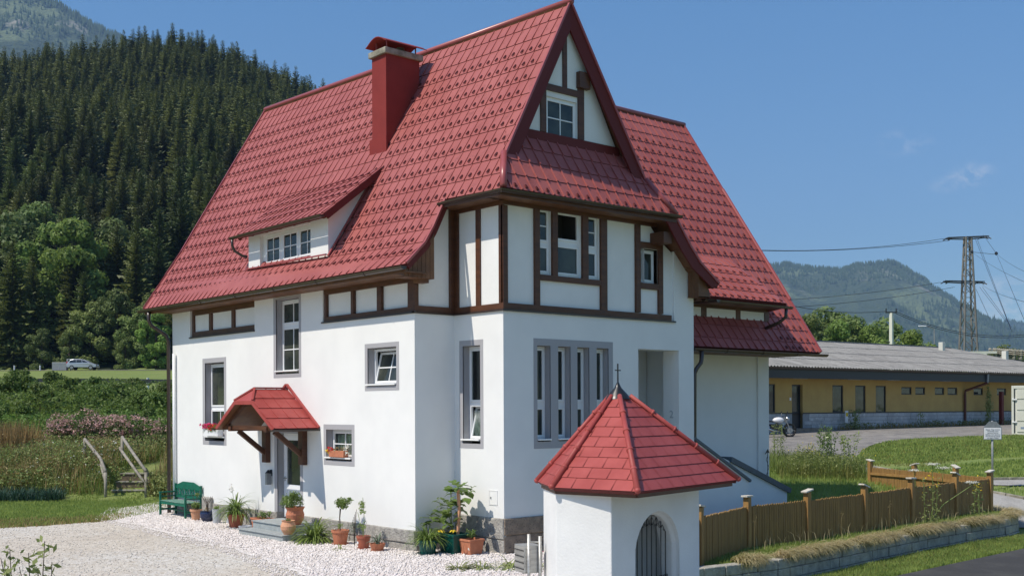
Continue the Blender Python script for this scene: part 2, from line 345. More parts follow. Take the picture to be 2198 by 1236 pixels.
M['gForest']=groundmat('forest floor',[(.02,.03,.012),(.035,.035,.018)],[0,.1],bscale=2)
M['gCourt']=groundmat('packed grit',[(.60,.55,.48),(.52,.46,.39),(.62,.60,.56),(.47,.42,.35)],[0,.45,.22,9],speck=(55,.35,.5,.012))
M['gGravel']=groundmat('white gravel bed',[(.74,.69,.65),(.80,.76,.72)],[0,1.2],speck=(24,.38,1.0,.035))
M['gAsph']=groundmat('old grey asphalt',[(.235,.22,.20),(.29,.27,.245),(.17,.16,.15)],[0,.4,1.6],speck=(60,.2,.3,.008))
M['gRoad']=groundmat('dark road asphalt',[(.055,.055,.056),(.075,.074,.072)],[0,.6],speck=(90,.3,.3,.006))
M['gRoadL']=groundmat('worn lighter asphalt',[(.25,.24,.235),(.30,.29,.28),(.2,.2,.2)],[0,.8,3],speck=(70,.25,.3,.008))
M['gPath']=groundmat('pale path',[(.36,.35,.33),(.29,.28,.26)],[0,1.5],speck=(60,.25,.3,.008))
# ---------------------------------------------------------------- terrain
def lerp(a,b,t): return a+(b-a)*t
def sm(x,a,b):
    t=min(1,max(0,(x-a)/(b-a))); return t*t*(3-2*t)
def pl(x,pts):
    if x<=pts[0][0]: return pts[0][1]
    for (a,za),(b,zb) in zip(pts,pts[1:]):
        if x<=b: return za+(zb-za)*(x-a)/(b-a)
    return pts[-1][1]
def H(x,y):
    u,v=uv_of(x,y)
    zl=1.05*sm(v,37.9,41.4)+pl(v,[(41.4,0),(60,.9),(80,2.2),(110,4.6),(150,7.3),(165,8.0),(7000,8.0)])*sm(v,41,48)
    zr=pl(v,[(34,0),(36,.05),(50,1.5),(60,1.82),(80,2.0),(6000,2.0)])
    w=sm(u,-9,-6) if v<60 else sm(u,-9-(v-60)*.15,-6+(v-60)*.25)
    z=zl*(1-w)+zr*w
    z-=.62*sm(u,1.5,4.5)*(1-sm(v,32,37.5))
    if v>150:
        a=u/v; wl=1-sm(a,-.13,.04)
        rdg=430; h=(min(v,rdg)-165)*.458 if v>165 else 0
        if v>rdg: h-= (v-rdg)*.05
        h=max(h,0)
        h*=lerp(1.0,.70,sm(a,-.30,0.0)) if a>-.30 else 1.0
        und=noise.noise(Vector((u*.012,v*.012,0)))*12+noise.noise(Vector((u*.04,v*.04,3)))*4
        z+=wl*(h+und*sm(v,165,230))*(1 if v<900 else max(0,1-(v-900)/600))
    return z
def axis(lo,hi,step,far,g):
    a=[lo+step*i for i in range(int((hi-lo)/step)+1)]; s=step; x=a[-1]
    while x<far[1]: s*=g; x+=s; a.append(x)
    s=step; x=a[0]; b=[]
    while x>far[0]: s*=g; x-=s; b.append(x)
    return b[::-1]+a
xs=axis(-26,46,1,(-900,9000),1.07); ys=axis(-22,50,1,(-300,9000),1.07)
gv=np.array([(x,y,H(x,y)) for y in ys for x in xs]); nx_,ny_=len(xs),len(ys)
ii=np.arange((nx_-1)*(ny_-1)); ci=ii%(nx_-1); cj=ii//(nx_-1); b0=cj*nx_+ci
gf=np.stack([b0,b0+1,b0+1+nx_,b0+nx_],1)
ground=npmesh('ground',gv,gf,[M['gGrass'],M['gForest']],smooth=True); tag(ground,kind='structure')
cu=gv[gf].mean(1); mi=np.array([1 if (lambda q:q[1]>166 and q[0]/q[1]<.03)(uv_of(c[0],c[1])) else 0 for c in cu],dtype=np.int32)
ground.data.polygons.foreach_set('material_index',mi)
def drape(name,poly,off,m,step=1.0,zf=None,kind='structure',world=False):
    pts=[(Vector((p[0],p[1],0)) if world else W(p[0],p[1])) for p in poly]
    bm=bmesh.new(); bm.faces.new([bm.verts.new(p) for p in pts])
    x0=min(p.x for p in pts);x1=max(p.x for p in pts);y0=min(p.y for p in pts);y1=max(p.y for p in pts)
    for ax,a,b in ((0,x0,x1),(1,y0,y1)):
        k=math.floor(a/step)*step+step
        while k<b:
            co=Vector((k,0,0)) if ax==0 else Vector((0,k,0)); no=Vector((1,0,0)) if ax==0 else Vector((0,1,0))
            bmesh.ops.bisect_plane(bm,geom=bm.verts[:]+bm.edges[:]+bm.faces[:],plane_co=co,plane_no=no); k+=step
    for v in bm.verts: v.co.z=(zf or H)(v.co.x,v.co.y)+off
    bmesh.ops.recalc_face_normals(bm,faces=bm.faces[:])
    if sum(f.normal.z for f in bm.faces)<0: bmesh.ops.reverse_faces(bm,faces=bm.faces[:])
    me=bpy.data.meshes.new(name); bm.to_mesh(me); bm.free(); me.materials.append(m); me.polygons.foreach_set('use_smooth',[True]*len(me.polygons))
    o=bpy.data.objects.new(name,me); col.objects.link(o); return tag(o,kind=kind)
def jag(pts,amp,n,seed):
    r=random.Random(seed); out=[]
    for (a,b) in zip(pts,pts[1:]):
        for k in range(n):
            t=k/n; out.append((a[0]+(b[0]-a[0])*t+(r.uniform(-amp,amp) if k else 0),a[1]+(b[1]-a[1])*t+(r.uniform(-amp,amp) if k else 0)))
    out.append(pts[-1]); return out
# courtyard grit (site coords u,v) and the white gravel band (world coords)
drape('courtyard',jag([(-30,28.5),(-20,28.8),(-13.4,29.2),(-12,30.3),(-11.1,31.2),(-10.8,34.6)],.16,9,3)+[(-6,38),(-2,30),(3,20),(3,8),(-30,8)],.030,M['gCourt'])
drape('gravel_bed',jag([(1.5,16.5),(-.3,15.2),(-2.1,12.1),(-2.35,7),(-2.6,3.2),(-3.1,.3),(-3.5,-1.3),(-4.4,-4.6),(-5.0,-9.0)],.12,9,5)+[(1.5,-9),(2.2,-4),(2.2,16)],.042,M['gGravel'],world=True)
# yard, path, roads on the right
ISL=[(13.5,43.3),(13.9,45.1),(14.8,47.3),(16,49.2),(18.2,51.4),(21,53),(25,54.6),(34,58),(34,45.6),(25,41.6),(18.3,40.0),(17.1,39.9),(15.2,40.5),(14.1,42.1)]
drape('yard',jag([(-4,41),(-4,60),(12,60),(34,72),(60,88),(60,70),(34,58.2),(25,54.7),(21,53.1),(18.2,51.5),(16,49.3),(14.8,47.4),(13.9,45.2),(13.4,43.3),(13.0,41.6),(10.4,43.2),(8,41),(4,40)],.10,3,9),.030,M['gAsph'])
drape('path',[(12.6,41.8),(13.4,43.2),(14.0,42.0),(15.1,40.4),(17.1,39.75),(18.3,39.8),(25,41.4),(34,45.2),(34,43.8),(25,40.2),(17.8,38.6),(16.4,38.8),(14.4,39.7)],.036,M['gPath'])
drape('path',[(14.6,33.2),(15.2,34.9),(15.4,36.6),(15.9,37.3),(16.65,36.35),(22,31.2),(21,29.6),(18,30.5),(15.4,33.2)],.045,M['gPath'])
drape('road',[(6.6,22.8),(8.45,24.5),(10.3,26.25),(13.35,29.1),(17,32.3),(24,37.5),(60,62),(60,58),(24,33.5),(17.6,28.8),(13.2,25.3),(10.2,22.6),(7.0,19.6),(3.6,16.6),(1.2,13.8),(1,17)],.030,M['gRoad'])
drape('road_edge',[(10.2,22.5),(13.2,25.2),(17.6,28.7),(24,33.4),(60,57.9),(60,50),(24,24),(12,14),(4,6),(0,6),(0,13),(1.2,13.7),(3.6,16.5),(7,19.5)],.026,M['gRoadL'])
drape('far_road',[(-140,148.5),(-57,156),(-40,150),(-25,144),(-25,147),(-40,153.5),(-57,160.5),(-140,152)],.06,M['gAsph'],step=4)
# terrace behind the retaining wall
def HT(x,y):
    u,v=uv_of(x,y); return -.22+.12*sm(v,24,33)+.02*noise.noise(Vector((x*.8,y*.8,1)))
RW=[(2.6,21.6),(3.8,22.6),(4.7,23.2),(5.57,23.8),(7.1,25.3),(8.72,27.0),(11.17,29.5),(12.97,31.1),(13.98,31.95),(14.75,32.8),(15.0,33.7),(14.75,34.8)]
drape('terrace',[(p[0]-.12,p[1]+.12) for p in RW]+[(14.2,37),(12,40),(8,39),(4,38),(2,30),(1.6,22)],0,groundmat('terrace turf',[(.075,.11,.025),(.17,.17,.05)],[0,1.3]),step=.5,zf=HT)
# ---------------------------------------------------------------- house
house=empty('house',(0,0,0),label='large white house with steep red metal roof and brown half timbering',cat='house')
O=Vector((0,0,0)); FL=(O,Vector((0,-1,0)),Vector((-1,0,0))); FB=(Vector((1.085,0,0)),Vector((0,-1,0)),Vector((-1,0,0)))
GY=-1.657
FD=(Vector((0,GY,0)),Vector((1,0,0)),Vector((0,-1,0))); FA=(O,Vector((1,0,0)),Vector((0,-1,0))); FG=(Vector((0,-1.25,0)),Vector((1,0,0)),Vector((0,-1,0)))
def gridwall(mb,fr,a0,a1,z0,z1,holes,rev=0,mi=0):
    A=sorted({a0,a1}|{h[0] for h in holes}|{h[1] for h in holes}); Z=sorted({z0,z1}|{h[2] for h in holes}|{h[3] for h in holes})
    A=[a for a in A if a0<=a<=a1]; Z=[z for z in Z if z0<=z<=z1]
    P=lambda a,z,d=0: fr[0]+fr[1]*a+fr[2]*d+Vector((0,0,z))
    for i in range(len(A)-1):
        for j in range(len(Z)-1):
            am=(A[i]+A[i+1])/2; zm=(Z[j]+Z[j+1])/2
            if any(h[0]<am<h[1] and h[2]<zm<h[3] for h in holes): continue
            mb.add([P(A[i],Z[j]),P(A[i+1],Z[j]),P(A[i+1],Z[j+1]),P(A[i],Z[j+1])],[(0,1,2,3)],mi)
    for h in holes:
        d=h[4] if len(h)>4 else rev
        if d:
            a,b,c,e=h[:4]; b=min(b,a1); e=min(e,z1)
            for q in ([(a,c,0),(a,e,0),(a,e,-d),(a,c,-d)],[(b,c,0),(b,c,-d),(b,e,-d),(b,e,0)],[(a,c,0),(a,c,-d),(b,c,-d),(b,c,0)],[(a,e,0),(b,e,0),(b,e,-d),(a,e,-d)]):
                mb.add([P(*p) for p in q],[(0,1,2,3)],mi)
def ring(mb,fr,a0,a1,z0,z1,w,d0,d1,mi=0):
    mb.fbox(fr,a0,a1,z0,z0+w,d0,d1,mi); mb.fbox(fr,a0,a1,z1-w,z1,d0,d1,mi)
    mb.fbox(fr,a0,a0+w,z0+w,z1-w,d0,d1,mi); mb.fbox(fr,a1-w,a1,z0+w,z1-w,d0,d1,mi)
def win(fr,a0,a1,z0,z1,depth,cells=None,sur=None,sill=None,fw=.055,parent=None,tilt=(),curtain=(),pm='glass',open_=(),soff=0,name='window'):
    """a white window set back by depth; cells: list of (z0,z1,nv,nh)"""
    mb=MB(); d=-depth; ring(mb,fr,a0,a1,z0,z1,fw,d-.06,d,0)
    cells=cells or [(z0+fw*.6,z1-fw*.6,1,1)]; g=MB(); tiltmb=[]
    for i,(c0,c1,nv,nh) in enumerate(cells):
        if i: mb.fbox(fr,a0+fw,a1-fw,cells[i-1][1],c0,d-.06,d-.004)
        s0,s1=a0+fw*.7,a1-fw*.7
        if i in tilt:   # tilted inwards at the top
            k=.16/(c1-c0)
            def P(a,z,dd,k=k,c0=c0): return fr[0]+fr[1]*a+fr[2]*(dd-(z-c0)*k)+Vector((0,0,z))
            def tb(m_,x0,x1,y0,y1,e0,e1): m_.hexa([P(x0,y0,e0),P(x1,y0,e0),P(x1,y0,e1),P(x0,y0,e1),P(x0,y1,e0),P(x1,y1,e0),P(x1,y1,e1),P(x0,y1,e1)])
        else:
            def tb(m_,x0,x1,y0,y1,e0,e1): m_.fbox(fr,x0,x1,y0,y1,e0,e1)
        sw=.05
        tb(mb,s0,s1,c0,c0+sw,d-.03,d+.014); tb(mb,s0,s1,c1-sw,c1,d-.03,d+.014); tb(mb,s0,s0+sw,c0+sw,c1-sw,d-.03,d+.014); tb(mb,s1-sw,s1,c0+sw,c1-sw,d-.03,d+.014)
        for k_ in range(1,nv): a=s0+(s1-s0)*k_/nv; tb(mb,a-.013,a+.013,c0+sw,c1-sw,d-.02,d+.006)
        for k_ in range(1,nh): z=c0+(c1-c0)*k_/nh; tb(mb,s0+sw,s1-sw,z-.013,z+.013,d-.021,d+.005)
        if i not in open_: tb(g,s0+sw,s1-sw,c0+sw,c1-sw,d-.018,d-.010)
    w=mb.build(name,M['frame'],parent or house,bevel=.004)
    if g.v: g.build('pane',M['clear'] if curtain else M[pm],w)
    if curtain or open_:
        b=MB(); P=lambda a,z,dd: fr[0]+fr[1]*a+fr[2]*dd+Vector((0,0,z))
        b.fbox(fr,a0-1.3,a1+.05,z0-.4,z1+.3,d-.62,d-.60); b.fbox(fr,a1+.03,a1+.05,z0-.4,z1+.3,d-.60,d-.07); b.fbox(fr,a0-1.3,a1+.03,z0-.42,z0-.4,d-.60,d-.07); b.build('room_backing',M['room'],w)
    for i in curtain:
        c0,c1=cells[i][:2]; cm=MB(); n=36; vs=[]
        for k in range(n+1):
            a=a0+fw+(a1-a0-2*fw)*k/n; dd=d-.10+.02*math.sin(k*2.1); 
            if .4<k/n<.55 and False: continue
            for z in (c0+.03,c1-.08): vs.append(fr[0]+fr[1]*a+fr[2]*dd+Vector((0,0,z)))
        cm.add(vs,[(2*k,2*k+2,2*k+3,2*k+1) for k in range(n)]); cm.build('curtain',M['curtain'],w)
    if sur:
        S=MB(); A0,A1,Z0,Z1,o0,o1,q0,q1=sur
        for (x0,x1,y0,y1) in ((A0,A1,Z0,q0),(A0,A1,q1,Z1),(A0,o0,q0,q1),(o1,A1,q0,q1)): S.fbox(fr,x0,x1,y0,y1,-.02,.005)
        P=lambda a,z,dd: fr[0]+fr[1]*a+fr[2]*dd+Vector((0,0,z)); dd=-depth-.07
        for q in ([(o0,q0,0),(o0,q1,0),(o0,q1,dd),(o0,q0,dd)],[(o1,q0,0),(o1,q0,dd),(o1,q1,dd),(o1,q1,0)],[(o0,q0,0),(o0,q0,dd),(o1,q0,dd),(o1,q0,0)],[(o0,q1,0),(o1,q1,0),(o1,q1,dd),(o0,q1,dd)]):
            S.add([P(*p) for p in q],[(0,1,2,3)])
        S.build('surround',M['trim'],w)
    if sill:
        x0,x1,z=sill; sb=MB(); sb.fbox(fr,x0,x1,z-.035,z,-depth+.015,.045+soff); sb.build('sill',M['sillw'],w,bevel=.006)
    return w
# walls ---
wl=MB()
L=12.2; B0,B1=5.17,5.94
LH=[(-10.05,-8.88,2.23,4.41),(-5.99,-4.85,3.99,5.88),(-1.81,-.68,3.61,4.47),(-3.59,-2.48,1.89,2.62),(-5.95,-4.82,.34,2.50),(-11.0,-7.13,B0,6.4,.10),(-3.73,0,B0,6.4,.10)]
gridwall(wl,FL,-L,0,-.1,6.4,LH)
for a,b in ((-11.0,-7.13),(-3.73,0)):   # recessed infill behind the timber bands
    P=lambda q,z: FL[0]+FL[1]*q+FL[2]*(-.10)+Vector((0,0,z)); wl.add([P(a,B0-.02),P(b,B0-.02),P(b,6.4),P(a,6.4)],[(0,1,2,3)],1)
gridwall(wl,FA,0,1.085,-.1,B0,[])
P=lambda x,z,y=.05: Vector((x,y,z))
wl.add([P(.06,B0-.02),P(1.09,B0-.02),P(1.09,7.6),P(.85,7.6),P(.45,7.0),P(.18,6.6),P(.06,6.4)],[tuple(range(7))],1)
wl.add([(0,0,B0),(1.085,0,B0),(1.085,.1,B0),(0,.1,B0)],[(0,1,2,3)])
W5=(.29,.89,2.34,4.46)
gridwall(wl,FB,0,-GY,-.1,B0,[W5]); gridwall(wl,(FB[0]+Vector((.03,0,0)),FB[1],FB[2]),-.02,-GY,B0,7.6,[],mi=1)
DO=[(2.036,2.423,2.38,4.45),(2.652,3.026,2.38,4.45),(3.237,3.61,2.38,4.45),(3.844,4.225,2.38,4.45)]
gridwall(wl,FD,1.085,7.217,-.3,B0,DO+[(5.224,6.66,1.2,4.475,.5)])
# porch niche back
P=lambda a,z,d: FD[0]+FD[1]*a+FD[2]*d+Vector((0,0,z)); wl.add([P(4.9,1.1,-1.55),P(7.2,1.1,-1.55),P(7.2,4.6,-1.55),P(4.9,4.6,-1.55)],[(0,1,2,3)]); wl.add([P(4.9,1.1,-.5),P(4.9,1.1,-1.55),P(4.9,4.6,-1.55),P(4.9,4.6,-.5)],[(0,1,2,3)]); wl.add([P(4.9,4.6,-.5),P(4.9,4.6,-1.55),P(7.2,4.6,-1.55),P(7.2,4.6,-.5)],[(0,1,2,3)]); wl.add([P(6.66,4.475,-.5),P(7.2,4.6,-.5),P(7.2,1.1,-.5),P(6.66,1.1,-.5)],[(0,1,2,3)]); wl.add([P(4.9,1.1,-.5),P(4.9,4.6,-.5),P(5.224,4.475,-.5),P(5.224,1.1,-.5)],[(0,1,2,3)]); wl.add([P(4.9,1.15,0),P(7.2,1.15,0),P(7.2,1.15,-1.55),P(4.9,1.15,-1.55)],[(0,1,2,3)])
FD2=(FD[0]+Vector((0,.05,0)),FD[1],FD[2])
DU=[(2.13,2.48,5.97,7.44),(2.66,3.42,5.97,7.44),(3.60,3.96,5.97,7.44),(5.316,5.946,6.03,6.84)]
gridwall(wl,FD2,1.085,5.5,B0,7.62,DU[:3]+[(5.316,6.2,5.9,6.98)],rev=.14,mi=1)
for poly in ([(5.5,B0),(6.5,B0),(6.5,5.89),(5.5,5.89)],[(5.946,5.89),(6.5,5.89),(6.5,6.8),(5.946,7.15)],[(5.5,6.84),(5.946,6.84),(5.946,7.15),(5.5,7.62)],[(5.5,5.89),(5.946,5.89),(5.946,6.03),(5.5,6.03)]):
    wl.add([FD2[0]+Vector((x,0,z)) for x,z in poly],[tuple(range(len(poly)))],1)
# plain plaster pier at the right end, 5 cm proud of the panels
wl.prism([(6.5,GY,B0),(7.217,GY,B0),(7.217,GY,6.35),(6.98,GY,6.5),(6.5,GY,6.95)],(0,.2,0))
wl.add([(7.217,GY,-.3),(7.217,1,-.3),(7.217,1,6.2),(7.217,GY,6.2)],[(0,1,2,3)]); wl.box(7.2,11.15,-.93,-.90,5.0,5.9)
# upper gable triangle
GW=(2.70,3.66,9.11,10.02)
gp=[(1.9,9.0),(4.85,9.0)]
gridwall(wl,FG,2.4,4.3,8.9,10.25,[(2.70,3.66,9.11,10.02,.2)],mi=1)
for poly in ([(1.45,8.6),(2.4,8.6),(2.4,10.25)],[(4.3,8.6),(5.25,8.6),(4.3,10.25)],[(2.4,8.6),(4.3,8.6),(4.3,8.9),(2.4,8.9)],[(2.4,10.25),(4.3,10.25),(3.35,11.9)]):
    wl.add([FG[0]+Vector((x,0,z)) for x,z in poly],[tuple(range(len(poly)))],1)
# back and right walls, cross wing
wl.box(.02,7.2,12.17,12.2,0,6.4); wl.box(7.17,7.2,4.6,12.2,0,6.4)
wl.add([(0.1,12.19,6.3),(7.1,12.19,6.3),(3.35,12.19,12.3)],[(0,1,2)])
wl.box(7.2,12.45,0,.03,-.1,5.2); wl.box(12.42,12.45,.03,7.2,-.1,6.2); wl.box(11.95,12.45,-.05,-.001,-.1,4.9); wl.box(7.2,12.45,7.2,7.23,-.1,6)
wl.add([(12.43,-.4,6.1),(12.43,7.2,6.1),(12.43,3.4,11.6)],[(0,1,2)])
wall_o=wl.build('wall',[M['plaster'],M['panel']],house)
# plinth of granite blocks
random.seed(11)
def plinth(name,fr,a0,a1,z0,z1,rows,m,label=None):
    mb=MB(); z=z0
    for r_ in range(rows):
        h=(z1-z0)/rows; a=a0
        while a<a1-.05:
            w=min(random.uniform(.55,1.25),a1-a)
            if a1-(a+w)<.3: w=a1-a
            d=random.uniform(.015,.05)
            mb.fbox(fr,a+.008,a+w-.008,z+.008,z+h-.008,-.05,d)
            a+=w
        z+=h
    mb.fbox(fr,a0,a1,z0,z1-.004,-.05,.006)
    o=mb.build(name,m,house,bevel=.02)
    return o
plinth('plinth',FL,-12.2,-5.98,-.1,.50,1,M['granite']); plinth('plinth',FL,-4.80,0.02,-.1,.50,2,M['granite'])
plinth('plinth',FA,-.02,1.03,-.1,.50,2,M['granite']); plinth('plinth',FB,-.0,1.68,-.1,.80,2,M['granite'])
o=plinth('plinth',FD,1.06,7.2,-.3,.80,3,M['granbr']); o['label']='brownish granite plinth under the gable wall'
mb=MB(); mb.fbox(FL,-10.1,-9.55,-.05,.66,0,.11); mb.build('plinth',M['granite'],house,bevel=.04)
mb=MB(); mb.fbox(FD,7.4,8.3,-.3,.35,-.3,.1); mb.build('plinth',M['granite'],house,bevel=.03)
# windows on the long wall
win(FL,-10.05,-8.88,2.40,4.38,.18,[(2.44,3.10,2,1),(3.18,4.33,1,1)],(-10.20,-8.76,2.12,4.54,-10.05,-8.88,2.23,4.41),(-10.08,-8.86,2.36))
win(FL,-5.99,-4.85,4.02,5.86,.18,[(4.05,5.17,2,2),(5.25,5.81,2,1)],(-6.12,-4.75,3.90,5.93,-5.99,-4.85,3.99,5.88),(-6.02,-4.87,4.08))
win(FL,-1.81,-.68,3.63,4.45,.18,[(3.68,4.38,2,2)],(-1.92,-.58,3.51,4.57,-1.81,-.68,3.61,4.47),(-1.86,-.70,3.66),tilt=(0,))
win(FL,-3.59,-2.48,1.94,2.61,.18,[(1.98,2.57,2,2)],(-3.71,-2.37,1.78,2.74,-3.59,-2.48,1.89,2.62),(-3.64,-2.50,1.97),curtain=(0,))
win(FB,.29,.89,2.40,4.45,.18,[(2.45,3.14,1,1),(3.24,4.40,1,1)],(.17,.99,2.24,4.58,.29,.89,2.34,4.46),(.24,.87,2.44),tilt=(0,),curtain=(0,))
# window of four slots: one surround
S=MB()
for (x0,x1,y0,y1) in ((1.93,4.37,2.23,2.38),(1.93,4.37,4.45,4.60),(1.93,2.036,2.38,4.45),(2.423,2.652,2.38,4.45),(3.026,3.237,2.38,4.45),(3.61,3.844,2.38,4.45),(4.225,4.37,2.38,4.45)): S.fbox(FD,x0,x1,y0,y1,-.02,.005)
P=lambda a,z,dd: FD[0]+FD[1]*a+FD[2]*dd+Vector((0,0,z))
for (o0,o1,q0,q1) in DO:
    dd=-.33
    for q in ([(o0,q0,0),(o0,q1,0),(o0,q1,dd),(o0,q0,dd)],[(o1,q0,0),(o1,q0,dd),(o1,q1,dd),(o1,q1,0)],[(o0,q0,0),(o0,q0,dd),(o1,q0,dd),(o1,q0,0)],[(o0,q1,0),(o1,q1,0),(o1,q1,dd),(o0,q1,dd)]): S.add([P(*p) for p in q],[(0,1,2,3)])
S.build('surround',M['trim'],house)
for (o0,o1,q0,q1) in DO:
    win(FD,o0,o1,2.42,4.44,.18,[(2.47,3.12,1,1),(3.24,4.40,1,1)],None,(o0+.005,o1+.0,2.44))
# upper storey windows
FDa=(Vector((0,GY,0)),FD[1],FD[2])
win(FDa,2.13,2.50,5.99,7.43,.10,[(6.03,6.62,1,1),(6.70,7.40,1,2)])
win(FDa,2.66,3.42,5.99,7.43,.10,[(6.03,6.68,1,1),(6.78,7.40,1,1)],open_=(1,))
win(FDa,3.60,3.98,5.99,7.43,.10,[(6.03,6.62,1,1),(6.70,7.40,1,2)])
win(FDa,5.32,5.94,6.05,6.83,.15,[(6.08,6.80,1,1)],pm='glass')
win(FG,2.70,3.66,9.11,10.02,.05,[(9.15,9.98,2,2)])
FLb=(Vector((.10,0,0)),FL[1],FL[2])
win(FLb,-3.66,-2.50,5.28,5.88,.16,[(5.32,5.85,2,1)],tilt=(0,))
b=MB(); b.fbox(FLb,-3.70,-2.55,5.27,5.92,-.30,-.005); 
# door
dm=MB(); DZ0,DZ1=.36,2.50; a0,a1=-5.95,-4.82; dd=-.18
ring(dm,FL,a0,a1,DZ0,DZ1,.06,dd-.06,dd); ring(dm,FL,a0+.05,a1-.05,DZ0+.03,DZ1-.05,.13,dd-.04,dd+.015)
dm.fbox(FL,a0+.18,a1-.18,DZ0+.70,DZ0+.84,dd-.04,dd+.015); dm.fbox(FL,a0+.18,a1-.18,DZ0+.16,DZ0+.70,dd-.04,dd-.004)
door=dm.build('door',M['frame'],house,bevel=.005)
g=MB(); g.fbox(FL,a0+.18,a1-.18,DZ0+.84,DZ1-.18,dd-.03,dd-.02); g.build('pane',M['glass'],door)
h=MB(); h.fbox(FL,a0+.09,a0+.12,1.28,1.40,dd+.015,dd+.03); h.beam(FL[0]+FL[1]*(a0+.1)+FL[2]*(dd+.06)+Vector((0,0,1.36)),FL[0]+FL[1]*(a0+.24)+FL[2]*(dd+.06)+Vector((0,0,1.36)),.02,.02); h.build('handle',M['chrome'],door)
S=MB()
for (x0,x1,y0,y1) in ((-6.10,-5.95,.50,2.62),(-4.82,-4.69,.50,2.62),(-5.95,-4.82,2.50,2.62)): S.fbox(FL,x0,x1,y0,y1,-.02,.005)
P=lambda a,z,q: FL[0]+FL[1]*a+FL[2]*q+Vector((0,0,z))
for q in ([(-5.95,.5,0),(-5.95,2.5,0),(-5.95,2.5,-.33),(-5.95,.5,-.33)],[(-4.82,.5,0),(-4.82,.5,-.33),(-4.82,2.5,-.33),(-4.82,2.5,0)],[(-5.95,2.5,0),(-4.82,2.5,0),(-4.82,2.5,-.33),(-5.95,2.5,-.33)]): S.add([P(*p) for p in q],[(0,1,2,3)])
S.build('surround',M['trim'],door)
S=MB(); S.fbox(FL,-5.99,-5.945,.30,.50,-.30,.03); S.fbox(FL,-4.83,-4.79,.30,.50,-.30,.03); S.build('door_jamb_stone',M['granite'],door)
# timber framing ---------------------------------------------------
tb=MB()
dL=(-.10,-.045)
for (a,b) in ((-10.97,-10.86),(-9.90,-9.74),(-8.54,-8.38),(-7.19,-7.13)): tb.fbox(FL,a,b,5.33,5.80,*dL)
tb.fbox(FL,-10.97,-7.13,B0+.01,5.33,*dL); tb.fbox(FL,-10.97,-7.13,5.80,6.0,*dL)
tb.cut()
for (a,b) in ((-3.72,-3.62),(-2.54,-2.43),(-1.47,-1.30),(-.285,.0)): tb.fbox(FL,a,b,5.30,5.83,-.10,-.03 if a<-3 else -.02)
tb.fbox(FL,-3.72,.0,B0+.01,5.30,-.10,-.025); tb.fbox(FL,-3.72,-.0,5.83,6.0,-.10,-.02)
tb.build('timber_frame',M['wood'],house,bevel=.006)
tb=MB()
# AB face
tb.box(.06,.985,-.005,.05,B0+.015,5.315); tb.box(.0,.11,-.006,.06,B0+.02,5.9); tb.box(.965,1.12,-.012,.06,B0+.012,7.5)
# BC face
for (a,b) in ((.012,.15),(.75,.90),(1.52,1.657)): tb.fbox(FB,a,b,5.31,7.37,-.03,.008)
tb.fbox(FB,.0,1.657,B0+.012,5.31,-.03,.01); tb.fbox(FB,0,1.657,7.37,7.62,-.03,.012)
# CD face
for (a,b,z0,z1) in ((1.077,1.215,5.31,7.36),(1.985,2.13,5.31,7.38),(2.50,2.66,5.95,7.40),(3.42,3.60,5.95,7.40),(4.00,4.20,5.31,7.38),(5.16,5.316,5.33,7.50),(5.95,6.10,5.33,6.99)): tb.fbox(FD,a,b,z0,z1,-.06,.012)
tb.fbox(FD,1.077,6.40,B0+.012,5.315,-.06,.014); tb.fbox(FD,1.077,5.9,7.38,7.62,-.06,.010)
tb.fbox(FD,2.13,4.0,5.86,5.985,-.06,.011); tb.fbox(FD,5.316,5.95,6.85,6.99,-.06,.011); tb.fbox(FD,5.316,5.95,5.89,6.03,-.06,.011)
tb.build('timber_frame',M['wood'],house,bevel=.006)
tb=MB()
for (a,b,z0,z1) in ((2.52,2.69,9.2,10.16),(3.67,3.86,9.2,10.42),(3.20,3.33,10.28,11.6)): tb.fbox(FG,a,b,z0,z1,0,.035)
tb.fbox(FG,2.35,3.86,10.14,10.29,0,.037)
tb.build('timber_frame',M['wood'],house,bevel=.006)
tb=MB(); tb.fbox(FG,1.7,5.0,8.95,9.19,0,.04); tb.build('apron_board',M['board'],house)
# sill strips
ss=MB(); ss.fbox(FL,-11.02,-7.12,B0-.025,B0+.012,-.1,.035); ss.cut(); ss.fbox(FL,-3.76,.04,B0-.025,B0+.012,-.1,.035); ss.box(-.035,1.05,-.035,.06,B0-.026,B0+.011)
ss.fbox(FB,-.0,1.70,B0-.027,B0+.010,-.03,.04); ss.fbox(FD,1.04,6.52,B0-.028,B0+.009,-.06,.045); ss.build('drip_strip',M['gut'],house)
